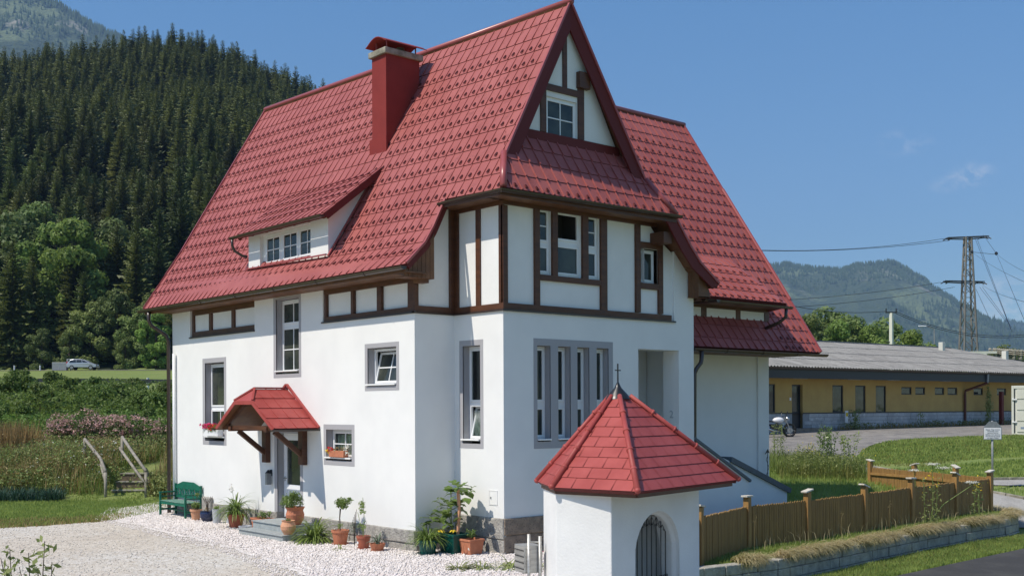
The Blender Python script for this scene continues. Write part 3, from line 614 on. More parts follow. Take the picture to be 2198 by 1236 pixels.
# ---------------------------------------------------------------- roofs
def clip_poly(poly,x=None,y=None,sign=1,axis=0,c=0):
    out=[]
    for i in range(len(poly)):
        p=poly[i];q=poly[(i+1)%len(poly)]; a=(p[axis]-c)*sign;b=(q[axis]-c)*sign
        if a>=0: out.append(p)
        if a*b<0: t=a/(a-b); out.append((p[0]+(q[0]-p[0])*t,p[1]+(q[1]-p[1])*t))
    return out
def inside(poly,x,y):
    c=False;n=len(poly)
    for i in range(n):
        x1,y1=poly[i];x2,y2=poly[(i+1)%n]
        if (y1>y)!=(y2>y) and x<(x2-x1)*(y-y1)/(y2-y1)+x1: c=not c
    return c
def roofpatch(name,poly,mp,vmax,ch,tw,m,parent,ribs=True,hooks=None,lift=.015,thick=.10,under='woodlt',stag=False,hooklist=None,rw=.022,rh=.024,joint=.013,nrm=None,vbase=0):
    """poly: convex (u,v) outline, v down slope; mp(u,v)->point"""
    e=1e-3
    def nor(u,v):
        if nrm is not None: return nrm
        a=mp(u+e,v)-mp(u-e,v); b=mp(u,v+e)-mp(u,v-e); n=a.cross(b).normalized(); return n if n.z>0 else -n
    mb=MB(); rb=0
    v0=min(p[1] for p in poly); rows=[]
    nrow=int(math.ceil((vmax-vbase)/ch-1e-6))
    for r_ in range(nrow):
        a=vbase+r_*ch; b=min(vbase+(r_+1)*ch,vmax)
        row=clip_poly(clip_poly(poly,axis=1,sign=1,c=a),axis=1,sign=-1,c=b)
        if len(row)<3: continue
        u0=min(p[0] for p in row);u1=max(p[0] for p in row)
        off=(tw*.5 if (stag and r_%2) else 0); k=math.floor((u0-off)/tw)*tw+off
        while k<u1:
            t=clip_poly(clip_poly(row,axis=0,sign=1,c=k),axis=0,sign=-1,c=k+tw-(joint if stag else 0)); k+=tw
            if len(t)<3: continue
            hh=lambda v:.004+lift*max(0,(v-a)/ch)
            P=[mp(u,v)+nor(u,v)*hh(v) for u,v in t]; mb.add(P,[tuple(range(len(P)))])
            # bottom lip, shadow line painted on in dark red
            bt=[q for q in t if abs(q[1]-b)<1e-6]
            if len(bt)>=2 and b<vmax+1:
                ua=min(q[0] for q in bt);ub=max(q[0] for q in bt)
                if ub-ua>.01:
                    A=mp(ua,b);B=mp(ub,b);na=nor(ua,b-e);nb=nor(ub,b-e); h1=hh(b)
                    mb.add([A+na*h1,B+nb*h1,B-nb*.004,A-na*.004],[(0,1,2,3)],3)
        if ribs:
            k=math.ceil((u0+.02)/tw)*tw
            while k<u1-.02:
                vs=[]
                n=len(row)
                for i in range(n):
                    p=row[i];q=row[(i+1)%n]
                    if (p[0]-k)*(q[0]-k)<0: t=(k-p[0])/(q[0]-p[0]); vs.append(p[1]+(q[1]-p[1])*t)
                if len(vs)>=2:
                    va,vb=min(vs),max(vs)
                    if vb-va>.05:
                        hb=.004+lift
                        q0,q1=mp(k-rw/2,va),mp(k+rw/2,va); q2,q3=mp(k-rw/2,vb),mp(k+rw/2,vb); n0,n1=nor(k,va),nor(k,vb-e)
                        mb.hexa([q0,q1,q3,q2,q0+n0*(rh*.6),q1+n0*(rh*.6),q3+n1*(rh+hb),q2+n1*(rh+hb)])
                if hooks and hooks[0]<=r_<nrow-hooks[1]:
                    uu=k+tw*.5; vv=b-ch*.22
                    if inside(poly,uu,vv) and inside(poly,uu+.12,vv) and inside(poly,uu,vv+.04) and inside(poly,uu,vv-.15) and (hooks[2] is None or not hooks[2](uu,vv)): hooklist.append((mp(uu,vv),nor(uu,vv),(mp(uu,vv+.01)-mp(uu,vv-.01)).normalized()))
                k+=tw
    # slab under the tiles, following the outline
    vsplit=sorted({min(p[1] for p in poly),vmax}|{p for p in getattr(mp,'breaks',[])})
    for a,b in zip(vsplit,vsplit[1:]):
        row=clip_poly(clip_poly(poly,axis=1,sign=1,c=a),axis=1,sign=-1,c=b)
        if len(row)<3: continue
        T=[mp(u,v) for u,v in row]; D=[mp(u,v)-nor(u,min(max(v,a+.01),b-.01))*thick for u,v in row]; n=len(T)
        mb.add(T,[tuple(range(n))],0); mb.add(D,[tuple(range(n))[::-1]],1)
        for i in range(n):
            j=(i+1)%n
            if abs(row[i][1]-row[j][1])<1e-6 and abs(row[i][1]-vmax)>1e-3 and abs(row[i][1]-vsplit[0])>1e-3: continue
            mb.add([T[i],T[j],D[j],D[i]],[(0,3,2,1)],2)
    return mb.build(name,[m,M[under],M['board'],M['lipshade']],parent)
hooks_all=[]
def lerp(a,b,t): return a+(b-a)*t
def prof(P,s):  # polyline of (x,z) by parameter s = list index
    i=min(int(s),len(P)-2); t=s-i; return (P[i][0]+(P[i+1][0]-P[i][0])*t, P[i][1]+(P[i+1][1]-P[i][1])*t)
PF=[(3.35,12.21),(.70,7.60),(.28,6.93),(0,6.56),(-.55,6.10)]; PB=[(3.35,12.64),(.55,7.88),(.10,7.15),(-.1,6.80),(-.55,6.10)]
SL=[0,5.32,6.11,6.57,7.29]  # slope distance at profile points
def mainmap(flip=False):
    def mp(u,v):
        # u = world Y
        i=0
        while i<3 and v>SL[i+1]: i+=1
        s=i+(v-SL[i])/(SL[i+1]-SL[i]); 
        i=min(int(s),3); t=s-i
        a=(PF[i][0]+(PF[i+1][0]-PF[i][0])*t,PF[i][1]+(PF[i+1][1]-PF[i][1])*t); b=(PB[i][0]+(PB[i+1][0]-PB[i][0])*t,PB[i][1]+(PB[i+1][1]-PB[i][1])*t)
        w=(u+1.34)/13.94
        x,z=lerp(a[0],b[0],w),lerp(a[1],b[1],w)
        if flip: x=6.7-x+ (.38*max(0,(v-5.32))/1.97 if v>5.32 else 0)
        return Vector((x,u,z))
    mp.breaks=SL[1:-1]
    return mp
mpl=mainmap(); vh=5.32*(12.21-8.46)/4.61
indorm=lambda u,v: (3.45<u<8.2 and 3.3<v<6.6) or (3.2<u<4.4 and 1.9<v<3.5)
CH=.443; TW=.30
roofs=[]
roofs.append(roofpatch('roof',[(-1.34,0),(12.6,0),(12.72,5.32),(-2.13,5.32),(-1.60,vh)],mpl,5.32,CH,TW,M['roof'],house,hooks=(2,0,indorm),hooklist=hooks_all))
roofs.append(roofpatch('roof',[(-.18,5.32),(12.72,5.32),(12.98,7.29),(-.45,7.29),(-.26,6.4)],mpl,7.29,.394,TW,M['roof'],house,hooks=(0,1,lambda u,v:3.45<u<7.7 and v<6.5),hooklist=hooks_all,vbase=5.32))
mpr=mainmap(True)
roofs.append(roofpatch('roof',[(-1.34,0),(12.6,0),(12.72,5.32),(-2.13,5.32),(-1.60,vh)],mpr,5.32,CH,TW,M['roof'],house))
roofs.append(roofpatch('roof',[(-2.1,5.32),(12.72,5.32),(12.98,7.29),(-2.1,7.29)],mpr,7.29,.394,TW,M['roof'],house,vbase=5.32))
def planemap(o,uu,vv):
    o=Vector(o);uu=Vector(uu);vv=Vector(vv)
    def mp(u,v): return o+uu*u+vv*v
    return mp
# skirt roof at the gable: u=X, v down from z=9.05
sd=Vector((0,-1,-1.64)).normalized()
z0=9.05; y0=-2.13+(z0-7.60)/1.64; Ls=(z0-7.60)/(-sd.z)
mps=planemap((0,y0,z0),(1,0,0),sd)
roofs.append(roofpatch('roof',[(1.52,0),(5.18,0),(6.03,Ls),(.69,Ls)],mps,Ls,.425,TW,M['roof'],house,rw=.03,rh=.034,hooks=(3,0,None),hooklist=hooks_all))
# cross wing front slope
cs=Vector((0,-1,-1.473)).normalized(); Lc=(11.9-4.61)/(-cs.z); mpc=planemap((0,3.40,11.9),(1,0,0),cs)
hk2=[]
def vz(z): return (11.9-z)/(-cs.z)
def inflare(u,v): return (u<11.05+ (v-vz(7.2))*0 and v>vz(7.25) and u<11.1+(v-vz(7.2))*.42) 
roofs.append(roofpatch('roof',[(3.3,0),(12.8,0),(12.8,Lc),(7.24,Lc),(7.24,vz(5.8)),(5.9,vz(7.7))],mpc,Lc,.425,TW,M['roof'],house,rw=.03,rh=.034,hooks=(2,0,lambda u,v: inflare(u,v)),hooklist=hk2))
cb=Vector((0,1,-1.473)).normalized(); mpb=planemap((0,3.40,11.9),(1,0,0),cb)
roofs.append(roofpatch('roof',[(3.3,0),(12.8,0),(12.8,7.6),(7.3,7.6),(5.6,4.6)],mpb,7.6,.425,TW,M['roof'],house))
# flared lower eave of the cross wing
fd=(Vector((0,-1.62,5.84))-Vector((0,.21,7.21))); Lf=fd.length; fd.normalize()
fn=Vector((1,0,0)).cross(fd); fn=fn if fn.z>0 else -fn
mpf=planemap((0,.21,7.235),(1,0,0),fd)
roofs.append(roofpatch('roof',[(6.6,0),(11.0,0),(11.1,Lf),(7.35,Lf)],mpf,Lf,.455,TW,M['roof'],house,rw=.03,rh=.034,hooks=(1,0,None),hooklist=hk2))
m_=MB(); m_.prism([mpf(11.0,0),mpf(11.1,Lf),mpf(11.1,Lf)+Vector((0,.03,-.1)),mpc(11.1,vz(5.75))+Vector((0,0,-.1)),],(.03,0,0)); m_.build('flashing',M['rooftrim'],house)
# dormer
dormer=empty('dormer',(0,5.5,6.8),parent=house)
DE=Vector((-.30,0,7.66)); dd_=Vector((1.42,0,9.02))-DE; Ld=dd_.length; dn=-dd_.normalized()
mpd=lambda u,v: Vector((1.42,u,9.02))+dn*v-Vector((0,5.5,6.8))
roofpatch('roof',[(3.2,-.0),(8.0,-.0),(7.56,Ld),(3.2,Ld)],mpd,Ld,.43,TW,M['roof'],dormer,hooks=(1,0,None),hooklist=[])
dh=[]
for r_ in range(1,5):
    for k in range(15):
        u=3.45+.28*k; v=r_*.43-.08
        if u<7.6+.1*(Ld-v): dh.append((mpd(u,v)+Vector((0,5.5,6.8)),Vector((-dd_.z,0,dd_.x)).normalized(),dn))
dw=MB(); OF=(0,5.5,6.8)
FW_=(Vector((0,0,0)),Vector((0,-1,0)),Vector((-1,0,0)))
gridwall(dw,FW_,-7.44,-3.47,6.60,7.72,[(-6.82,-4.28,6.78,7.62,.10)])
dw.box(.095,.105,4.28,6.82,6.6,7.75)
dw.add([(0,3.47,6.6),(1.3,3.47,8.75),(1.3,3.47,8.95),(-.0,3.47,7.85)],[(0,1,2,3)]); dw.add([(0,7.44,6.6),(1.3,7.44,8.75),(1.3,7.44,8.95),(-.0,7.44,7.85)],[(0,1,2,3)])
dwo=dw.build('wall',M['plaster'],dormer,off=OF)
FDo=(Vector((.10,0,0))-Vector(OF),Vector((0,-1,0)),Vector((-1,0,0)))
for a in (6.51,5.645,4.82):
    win(FDo,-a-.14,-a+.70,6.80,7.60,-.03,[(6.86,7.54,2,2)],parent=dormer,fw=.075)
bb=MB()
for y in (3.55,4.25,4.95,5.65,6.35,7.1): bb.cut(); bb.prism([(-.26,y,7.64),(-.02,y,7.64),(-.02,y,7.80)],(0,.09,0))
bb.build('rafter_end',M['wood'],dormer,off=OF)
fb=MB()
for y,dy in ((3.17,.03),(7.56,.03)):
    fb.cut(); p=[Vector((-.30,y,7.67)),Vector((1.42,y,9.04)),Vector((1.42,y,8.84)),Vector((-.18,y,7.56))]; fb.prism(p,(0,dy,0))
fb.build('barge_board',M['board'],dormer,off=OF)
gb=MB(); gb.gutter([(-.36,3.15,7.64),(-.36,7.75,7.64)],.065); 
go=gb.build('gutter',M['gut'],dormer,off=OF)
gb=MB(); gb.tube([(-.36,7.66,7.60),(-.36,7.66,7.42),(-.30,7.64,7.28),(-.12,7.56,7.16),(0,7.5,7.14)],.038,8); gb.build('downpipe',M['gut'],dormer,smooth=True,off=OF)
fl=MB(); fl.beam((-.03,3.43,6.74),(1.28,3.43,8.80),.07,.03); fl.cut(); fl.beam((-.06,3.47,6.77),(-.06,7.44,6.80),.05,.03); fl.build('flashing',M['rooftrim'],dormer,off=OF)
# snow hooks
hm=MB()
def hook_geo(mb,s=1):
    # small triangular loop standing off the tile (local: x across, y down slope, z normal)
    a=.038*s
    for q in (((-a,.03,.03),(-.008,-.07,.02)),((a,.03,.03),(.008,-.07,.02)),((-a,.03,.035),(a,.03,.035))):
        mb.beam(q[0],q[1],.012,.026)
    mb.add([(-a*.8,.025,.02),(a*.8,.025,.02),(0,-.05,.012)],[(0,1,2)]) if 0 else None
hook_geo(hm); hk0=hm.build('snow_hook',M['hook'],None)
hmesh=hk0.data; [setattr(v_,'co',v_.co*.88) for v_ in hmesh.vertices]; bpy.data.objects.remove(hk0)
def hookmat(h):
    p,n,d=h; x=d.cross(n).normalized(); m=Matrix((x,d,n)).transposed().to_4x4(); m.translation=p+n*.012; return m
def place_hooks(hs,parent,poff=Vector((0,0,0)),cap=100):
    hs=sorted(hs,key=lambda h:(h[0]-CAM).length)
    for h in hs[:cap]:
        o=bpy.data.objects.new('snow_hook',hmesh); col.objects.link(o); o.parent=parent; m=hookmat(h); m.translation-=poff; o.matrix_local=m
    if len(hs)>cap:
        base=np.array([v.co[:] for v in hmesh.vertices]); vs=[];fs=[]
        mb=MB(); pf=[tuple(p.vertices) for p in hmesh.polygons]
        for h in hs[cap:]:
            m=hookmat(h); mb.add([m@Vector(b)-poff for b in base],pf)
        o=mb.build('snow_hooks',M['hook'],parent); o['kind']='stuff'
place_hooks(hooks_all+hk2,house)
place_hooks(dh,dormer,Vector(OF))
# ridge caps, hips, verges
rt=MB()
rt.tube([(3.35,-1.42,12.22),(3.35,12.66,12.66)],.075,10); rt.cut(); rt.tube([(3.35,3.4,11.92),(12.86,3.4,11.92)],.07,10)
ridge=rt.build('ridge_cap',M['rooftrim'],house,smooth=True)
rt=MB(); rt.tube([(1.165,-1.61,8.47),(.68,-2.15,7.62)],.075,10); rt.cut(); rt.tube([(5.54,-1.61,8.47),(6.03,-2.15,7.62)],.075,10); rt.build('hip_cap',M['rooftrim'],house,smooth=True)
def path_board(mb,pts,depthv,th,inward):
    """board hanging below a polyline; depthv: offset vectors for each pt"""
    for (p,q),(dp,dq) in zip(zip(pts,pts[1:]),zip(depthv,depthv[1:])):
        p=Vector(p);q=Vector(q); i=Vector(inward)*th
        mb.hexa([p+dp,q+dq,q+dq+i,p+dp+i,p,q,q+i,p+i])
bg_=MB()
# upper gable barge boards (both rakes)
lf=[(3.35,-1.37,12.20),(1.16,-1.63,8.42)]; rf=[(3.35,-1.37,12.20),(5.54,-1.63,8.42)]
path_board(bg_,lf,[Vector((0,0,-.62)),Vector((.30,0,-.12))],.05,(0,1,0)); path_board(bg_,rf,[Vector((0,0,-.62)),Vector((-.30,0,-.12))],.05,(0,1,0))
bg_.cut()
lr=[mpr(-2.12,5.30),mpr(-2.12,6.11),mpr(-2.12,6.57),mpr(-2.12,7.29)]
path_board(bg_,lr,[Vector((-.30,0,-.10)),Vector((-.30,0,-.12)),Vector((-.28,0,-.12)),Vector((-.22,0,-.12))],.05,(0,1,0))
bg_.cut()
ll=[mpl(-.19,5.34),mpl(-.30,6.11),mpl(-.36,6.57),mpl(-.46,7.29)]
path_board(bg_,[p+Vector((0,-.02,.01)) for p in ll],[Vector((.10,0,-.10))]*3+[Vector((.08,0,-.10))],.04,(0,1,0))
bg_.build('barge_board',M['board'],house)
vt=MB()  # light verge flashings
for f_ in (mpl,mpr):
    vt.cut(); vt.beam(f_(-1.375,0)+Vector((0,0,.02)),f_(-1.635,vh)+Vector((0,0,.02)),.05,.05)
vt.cut()
for a,b in zip(ll,ll[1:]): vt.beam(a+Vector((0,-.02,.03)),b+Vector((0,-.02,.03)),.05,.05)
vt.cut()
for a,b in zip(lr,lr[1:]): vt.beam(a+Vector((0,-.0,.03)),b+Vector((0,-.0,.03)),.05,.05)
bk=[mpl(12.61,0),mpl(12.73,5.32),mpl(12.83,6.11),mpl(12.9,6.57),mpl(12.99,7.29)]
vt.cut()
for a,b in zip(bk,bk[1:]): vt.beam(a+Vector((0,.0,.02)),b+Vector((0,.0,.02)),.06,.08)
vt.cut()
vt.beam(mpc(12.80,0)+Vector((0,0,.02)),mpc(12.80,Lc)+Vector((0,0,.02)),.07,.07)
vt.tube([mpc(12.42,vz(9.6))+Vector((.36,0,.06)),mpc(12.80,vz(6.1))+Vector((0,0,.06))],.05,8)
vt.build('verge_flashing',M['rooftrim'],house)
# soffits
sf=MB()
sf.box(-.52,.02,-.44,12.2,5.94,5.975); sf.box(-.56,-.52,-.44,12.9,5.93,6.06)   # long eave
sf.cut(); sf.box(.62,1.12,-1.7,-.02,7.46,7.50); sf.box(.62,6.05,-2.10,-1.60,7.46,7.50)    # under the skirt
for k in range(3): pass
sf.build('soffit',M['woodlt'],house)
sf=MB(); sf.box(.60,.64,-2.12,-.15,7.44,7.58); sf.box(.60,6.05,-2.14,-2.10,7.44,7.58); sf.build('fascia',M['wood'],house)
# boarded eave box ends
eb=MB()
pb=[(-.52,5.86),(.27,5.86),(.27,6.78),(.05,6.50),(-.10,6.35),(-.52,6.0)]
n=7
for k in range(n):
    a=-.52+.79*k/n; b=a+.79/n-.008
    top=lambda x: pl(x,[(-.52,5.99),(-.05,6.40),(.05,6.52),(.27,6.84)])
    eb.hexa([(a,-.36,5.86),(b,-.36,5.86),(b,-.33,5.86),(a,-.33,5.86),(a,-.36,top(a)),(b,-.36,top(b)),(b,-.33,top(b)),(a,-.33,top(a))])
eb.box(.25,.27,-.33,.0,5.86,6.75); eb.box(-.5,.27,-.33,.0,5.86,5.88); eb.box(-.04,.20,-.25,-.02,5.78,5.86)
eb.cut()
for k in range(4):
    y=-2.02+.085*k
    eb.box(6.98,7.0,y,y+.08,5.77,6.42)
eb.prism([(6.99,-2.0,5.77),(7.45,-2.0,5.77),(7.40,-2.0,5.95),(6.99,-2.0,6.40)],(0,.02,0)); eb.box(6.99,7.42,-2.0,-1.66,5.77,5.79)
eb.build('eave_box',M['woodlt'],house)
# purlin ends at the gables
pe=MB(); pe.box(3.64,3.98,-1.37,-1.20,10.35,10.72); pe.cut(); pe.box(5.70,6.0,-2.04,-1.60,6.95,7.22)
pe.build('purlin_end',M['wood'],house,bevel=.01)
# gutters
def gut(path,r=.075,parent=house): m_=MB(); m_.gutter(path,r); return m_.build('gutter',M['gut'],parent)
gut([(-.64,-.52,6.055),(-.64,13.1,6.055)]); gut([(.60,-.10,7.55),(.60,-2.21,7.55),(6.12,-2.21,7.60)],.07)
gut([(7.55,-1.70,5.78),(11.2,-1.70,5.78)],.07); gut([(7.23,-1.63,4.56),(12.95,-1.63,4.56)],.075); gut([(7.75,-2.0,5.75),(7.75,12.9,6.0)],.07)
cl=MB()
for y in (.9,2.9,4.9,6.9,8.9,10.9): cl.cut(); cl.tube([(-.64+.08*math.cos(a),y,6.055+.08*math.sin(a)) for a in [PI+PI*k/8 for k in range(9)]],.012,5)
for x in (8.5,10,11.5): cl.cut(); cl.tube([(x,-1.63-.08*math.cos(a),4.56+.08*math.sin(a)) for a in [PI+PI*k/8 for k in range(9)]],.012,5)
cl.build('gutter_clip',M['gut'],house)
# downpipes
def dpipe(path,m='gut',r=.05): mb=MB(); mb.tube(path,r,10); return mb.build('downpipe',M[m],house,smooth=True)
dpipe([(-.62,12.45,6.0),(-.62,12.45,5.72),(-.56,12.42,5.58),(-.16,12.28,5.30),(-.10,12.26,5.12),(-.10,12.26,0.05)],r=.055)
dpipe([(-.07,11.95,4.75),(-.07,11.95,.35)],'frame',.045)
dpipe([(7.55,-1.63,4.50),(7.55,-1.63,4.30),(7.52,-1.63,4.20),(7.36,-1.62,4.05),(7.31,-1.60,3.93),(7.31,-1.58,1.9),(7.31,-1.58,0)],r=.055)
dpipe([(10.98,-1.70,5.74),(10.98,-1.68,5.50),(10.93,-1.5,5.36),(10.80,-1.15,5.22)],r=.045)
# timber strip under the flare
st=MB(); st.box(7.2,11.12,-1.01,-.96,5.24,5.36)
for a,b in ((8.30,8.50),(9.72,9.90),(10.95,11.15)): st.box(a,b,-1.02,-.96,5.30,5.80)
st.box(7.2,11.15,-1.03,-.96,5.66,5.86); st.build('timber_frame',M['wood'],house)
st=MB(); st.box(7.2,11.12,-1.0,-.97,5.3,5.75); st.build('infill_panel',M['panel'],house)
st=MB(); st.box(7.35,11.1,-1.64,-1.0,5.74,5.77); st.cut(); st.box(7.25,12.75,-1.55,-.06,4.53,4.56); st.build('soffit',M['woodlt'],house)
# chimney -----------------------------------------------------
chm=MB(); chm.box(1.70,2.72,3.50,4.12,9.2,11.90)
chim=chm.build('chimney',M['chim'],house)
c2=MB(); c2.box(1.63,2.80,3.43,4.19,11.90,12.05); c2.build('chimney_slab',M['conc'],chim,bevel=.015)
c3=MB()
for x,y in ((1.78,3.58),(1.78,4.04),(2.66,3.58),(2.66,4.04)): c3.cut(); c3.tube([(x,y,12.03),(x,y,12.30)],.018,6)
c3.build('cowl_post',M['rooftrim'],chim)
c3=MB(); vs=[];n=14
for i in range(n+1):
    t=i/n; y=3.36+.90*t; z=12.19+.15*math.sin(PI*min(1,max(0,(t-.06)/.88)))-(.02 if t in (0,1) else 0)
    for x in (1.60,2.86): vs+= [(x,y,z),(x,y,z+.02)]
fs=[]
for i in range(n):
    a=4*i;b=4*(i+1); fs+=[(a+1,a+3,b+3,b+1),(a,b,b+2,a+2),(a,a+1,b+1,b),(a+2,b+2,b+3,a+3)]
fs+=[(0,2,3,1),(4*n,4*n+1,4*n+3,4*n+2)]
c3.add(vs,fs); c3.build('cowl',M['chim'],chim,smooth=False)
c3=MB(); c3.lathe([(.0,.18),(.10,.18),(.12,.12),(.07,.10),(.07,0)],(2.35,3.8,12.05),12); c3.build('flue_pot',M['conc'],chim)
c3=MB(); c3.box(1.655,1.70,3.44,4.18,9.28,9.85); c3.prism([(1.68,3.46,9.30),(1.40,3.40,8.88),(1.40,4.22,8.88),(1.68,4.16,9.36)],(0,0,.03)); c3.beam((2.85,3.44,11.45),(1.42,3.44,8.96),.05,.05); c3.beam((2.85,4.20,11.5),(1.42,4.20,9.0),.05,.05); c3.build('flashing',M['chim'],chim)
# canopy over the door ---------------------------------------
cp=empty('canopy',(0,5.43,2.6),parent=house); OC=(0,5.43,2.6)
ez,rz_=2.64,3.60; ky=math.hypot(1.50,.96)
for sgn in (1,-1):
    mpx=lambda u,v,s=sgn: Vector((u,5.43-s*(v*1.50/ky),rz_-v*.96/ky))-Vector(OC)
    vv=ky*(.30/.96)
    roofpatch('roof',[(-.91,0),(0,0),(0,ky),(-1.22,ky),(-1.22,vv)],mpx,ky,ky/4,.30,M['chroof'],cp,thick=.05,rw=.016,rh=.018)
fh=MB(); fh.add([(-.91,5.43,3.60),(-1.22,5.90,3.31),(-1.22,4.96,3.31)],[(0,1,2)]); fh.build('hip_end',M['chroof'],cp,off=OC)
fh=MB(); pr=[(-1.23,6.93,2.64),(-1.23,5.90,3.31),(-1.23,4.96,3.31),(-1.23,3.93,2.64)]
path_board(fh,pr,[Vector((0,-.09,-.03)),Vector((0,-.03,-.09)),Vector((0,.03,-.09)),Vector((0,.09,-.03))],.03,(1,0,0))
fh.beam((-.01,5.45,3.72),(-.01,6.98,2.66),.09,.05); fh.beam((-.01,5.41,3.72),(-.01,3.88,2.66),.09,.05); fh.beam((-1.22,5.90,3.33),(-.91,5.43,3.63),.05,.04); fh.beam((-1.22,4.96,3.33),(-.91,5.43,3.63),.05,.04); fh.beam((-.93,5.43,3.63),(0,5.43,3.63),.06,.04)
fh.build('barge_board',M['chroof'],cp,off=OC)
for y in (6.41,4.58):
    br=MB(); br.box(-.14,-.0,y-.11,y+.11,1.74,2.62); br.beam((-.10,y,1.98),(-.84,y,2.56),.10,.12); br.box(-1.10,0,y-.07,y+.07,2.56,2.68)
    br.build('bracket',M['wood'],cp,off=OC,bevel=.012)
br=MB(); br.box(-1.05,-.95,3.98,6.88,2.60,2.70); br.beam((-1.0,6.7,2.70),(-1.0,5.75,3.25),.07,.09); br.beam((-1.0,4.16,2.70),(-1.0,5.11,3.25),.07,.09); br.box(-1.0,-.9,5.0,5.85,3.16,3.22); br.build('rafter',M['wood'],cp,off=OC)
gb=MB(); gb.gutter([(-1.30,3.90,2.625),(0.0,3.90,2.625)],.045); gb.cut(); gb.gutter([(-1.30,6.96,2.625),(0,6.96,2.625)],.045); gb.build('gutter',M['gut'],cp,off=OC)
# wall lantern, meter box, porch lamp, house number
ln_=MB(); ln_.box(-.16,-.04,6.20,6.30,1.18,1.46); lo=ln_.build('lantern',M['galv'],house)
l2=MB(); l2.lathe([(.0,.10),(.09,0)],(-.10,6.25,1.47),8); l2.box(-.05,0,6.22,6.28,1.40,1.56); l2.build('lantern_cap',M['iron'],lo)
mbx=MB(); ring(mbx,FB,1.17,1.445,1.06,1.37,.012,0,.012); mbx.fbox(FB,1.185,1.43,1.075,1.355,0,.006); mo=mbx.build('meter_door',M['plaster'],house)
mbx=MB(); mbx.fbox(FB,1.22,1.25,1.19,1.23,.006,.02); mbx.build('latch',M['galv'],mo)
lp=MB(); lp.lathe([(0,0),(.06,.01),(.07,.06),(.03,.1),(0,.1)],(6.05,-.16,3.62),10); lp.build('porch_lamp',M['zinc'],house)
def text_mesh(name,s,size,ext,m,parent,loc,rot,align='CENTER',font_space=1.0):
    c=bpy.data.curves.new(name,'FONT'); c.body=s; c.size=size; c.extrude=ext; c.align_x=align; c.space_line=font_space
    to=bpy.data.objects.new(name,c); col.objects.link(to); dg=bpy.context.evaluated_depsgraph_get(); dg.update()
    me=bpy.data.meshes.new_from_object(to.evaluated_get(dg)); bpy.data.objects.remove(to); me.materials.clear(); me.materials.append(m)
    o=bpy.data.objects.new(name,me); col.objects.link(o); o.location=loc; o.rotation_euler=rot
    if parent:o.parent=parent
    return o
text_mesh('house_number','2',.26,.008,M['zinc'],house,(6.655,-1.42,2.85),(R(90),0,R(-90)))
db=MB(); db.box(6.60,6.655,-1.47,-1.37,2.55,2.62); db.build('doorbell',M['iron'],house)
# stair parapets beside the porch
sp=MB(); sp.prism([(7.22,-1.60,-.3),(9.45,-1.60,-.3),(9.45,-1.60,1.19),(7.22,-1.60,2.35)],(0,.22,0)); p1=sp.build('parapet',M['plaster'],house)
sp=MB(); sp.beam((7.24,-1.50,2.36),(9.50,-1.50,1.195),.30,.065); sp.build('coping',M['capst'],p1)
sp=MB(); sp.prism([(9.2,-.76,-.3),(12.30,-.76,-.3),(12.30,-.76,.78),(9.2,-.76,1.86)],(0,.5,0)); p2=sp.build('parapet',M['plaster'],house)
sp=MB(); sp.beam((9.75,-.52,1.72),(12.40,-.52,.75),.62,.14); sp.build('coping',M['capst'],p2)
for k in range(7):
    pass
stp=MB()
for k in range(8): stp.box(7.3+.45*k,9.6+.3*k if False else 7.75+.45*k,-1.38,-.80,-.3,1.2-.18*k)
stp.build('stair',M['step'],house)
# door steps
ds=MB(); ds.box(-.85,-.02,3.80,5.66,-.02,.34); ds.box(-1.22,-.02,3.52,5.68,-.02,.165)
so_=ds.build('doorstep',M['step'],house,bevel=.008)
ds=MB(); ds.box(-.88,-.02,3.78,5.68,.342,.365); ds.box(-1.25,-.86,3.50,5.70,.167,.19); ds.build('tread',M['step'],so_,bevel=.004)
# ---------------------------------------------------------------- vegetation builders
rng=np.random.default_rng(7)
def quads(cent,nrm,size,asp=.55,tw=None,rg=None):
    """leaf quads: centres (n,3), normals, sizes -> verts, faces"""
    rg=rg or rng; n=len(cent)
    nrm=nrm/np.maximum(np.linalg.norm(nrm,axis=1,keepdims=True),1e-6)
    r=rg.normal(size=(n,3)); a=np.cross(nrm,r); a/=np.maximum(np.linalg.norm(a,axis=1,keepdims=True),1e-6); b=np.cross(nrm,a)
    s=np.asarray(size).reshape(-1,1)*np.ones((n,1)); a=a*s*.5; b=b*s*.5*asp
    v=np.stack([cent-a,cent+b*.9,cent+a,cent-b*.9],1).reshape(-1,3); f=np.arange(n*4).reshape(n,4); return v,f
def crown_pts(n,blobs,rg,shell=.55,jit=.0):
    B=np.array(blobs); w=B[:,3]**2; k=rg.choice(len(B),n,p=w/w.sum()); d=rg.normal(size=(n,3)); d/=np.linalg.norm(d,axis=1,keepdims=True)
    rr=rg.uniform(shell,1.0,size=(n,1))**.6*(1+.18*np.sin(d[:,:1]*7+k[:,None])*np.cos(d[:,1:2]*6+k[:,None]*2))
    sq=np.ones((n,3)); sq[:,2]=.8
    c=B[k,:3]+d*rr*B[k,3:4]*sq; nn=d+rg.normal(size=(n,3))*.6+np.array([0,0,.4]); return c,nn
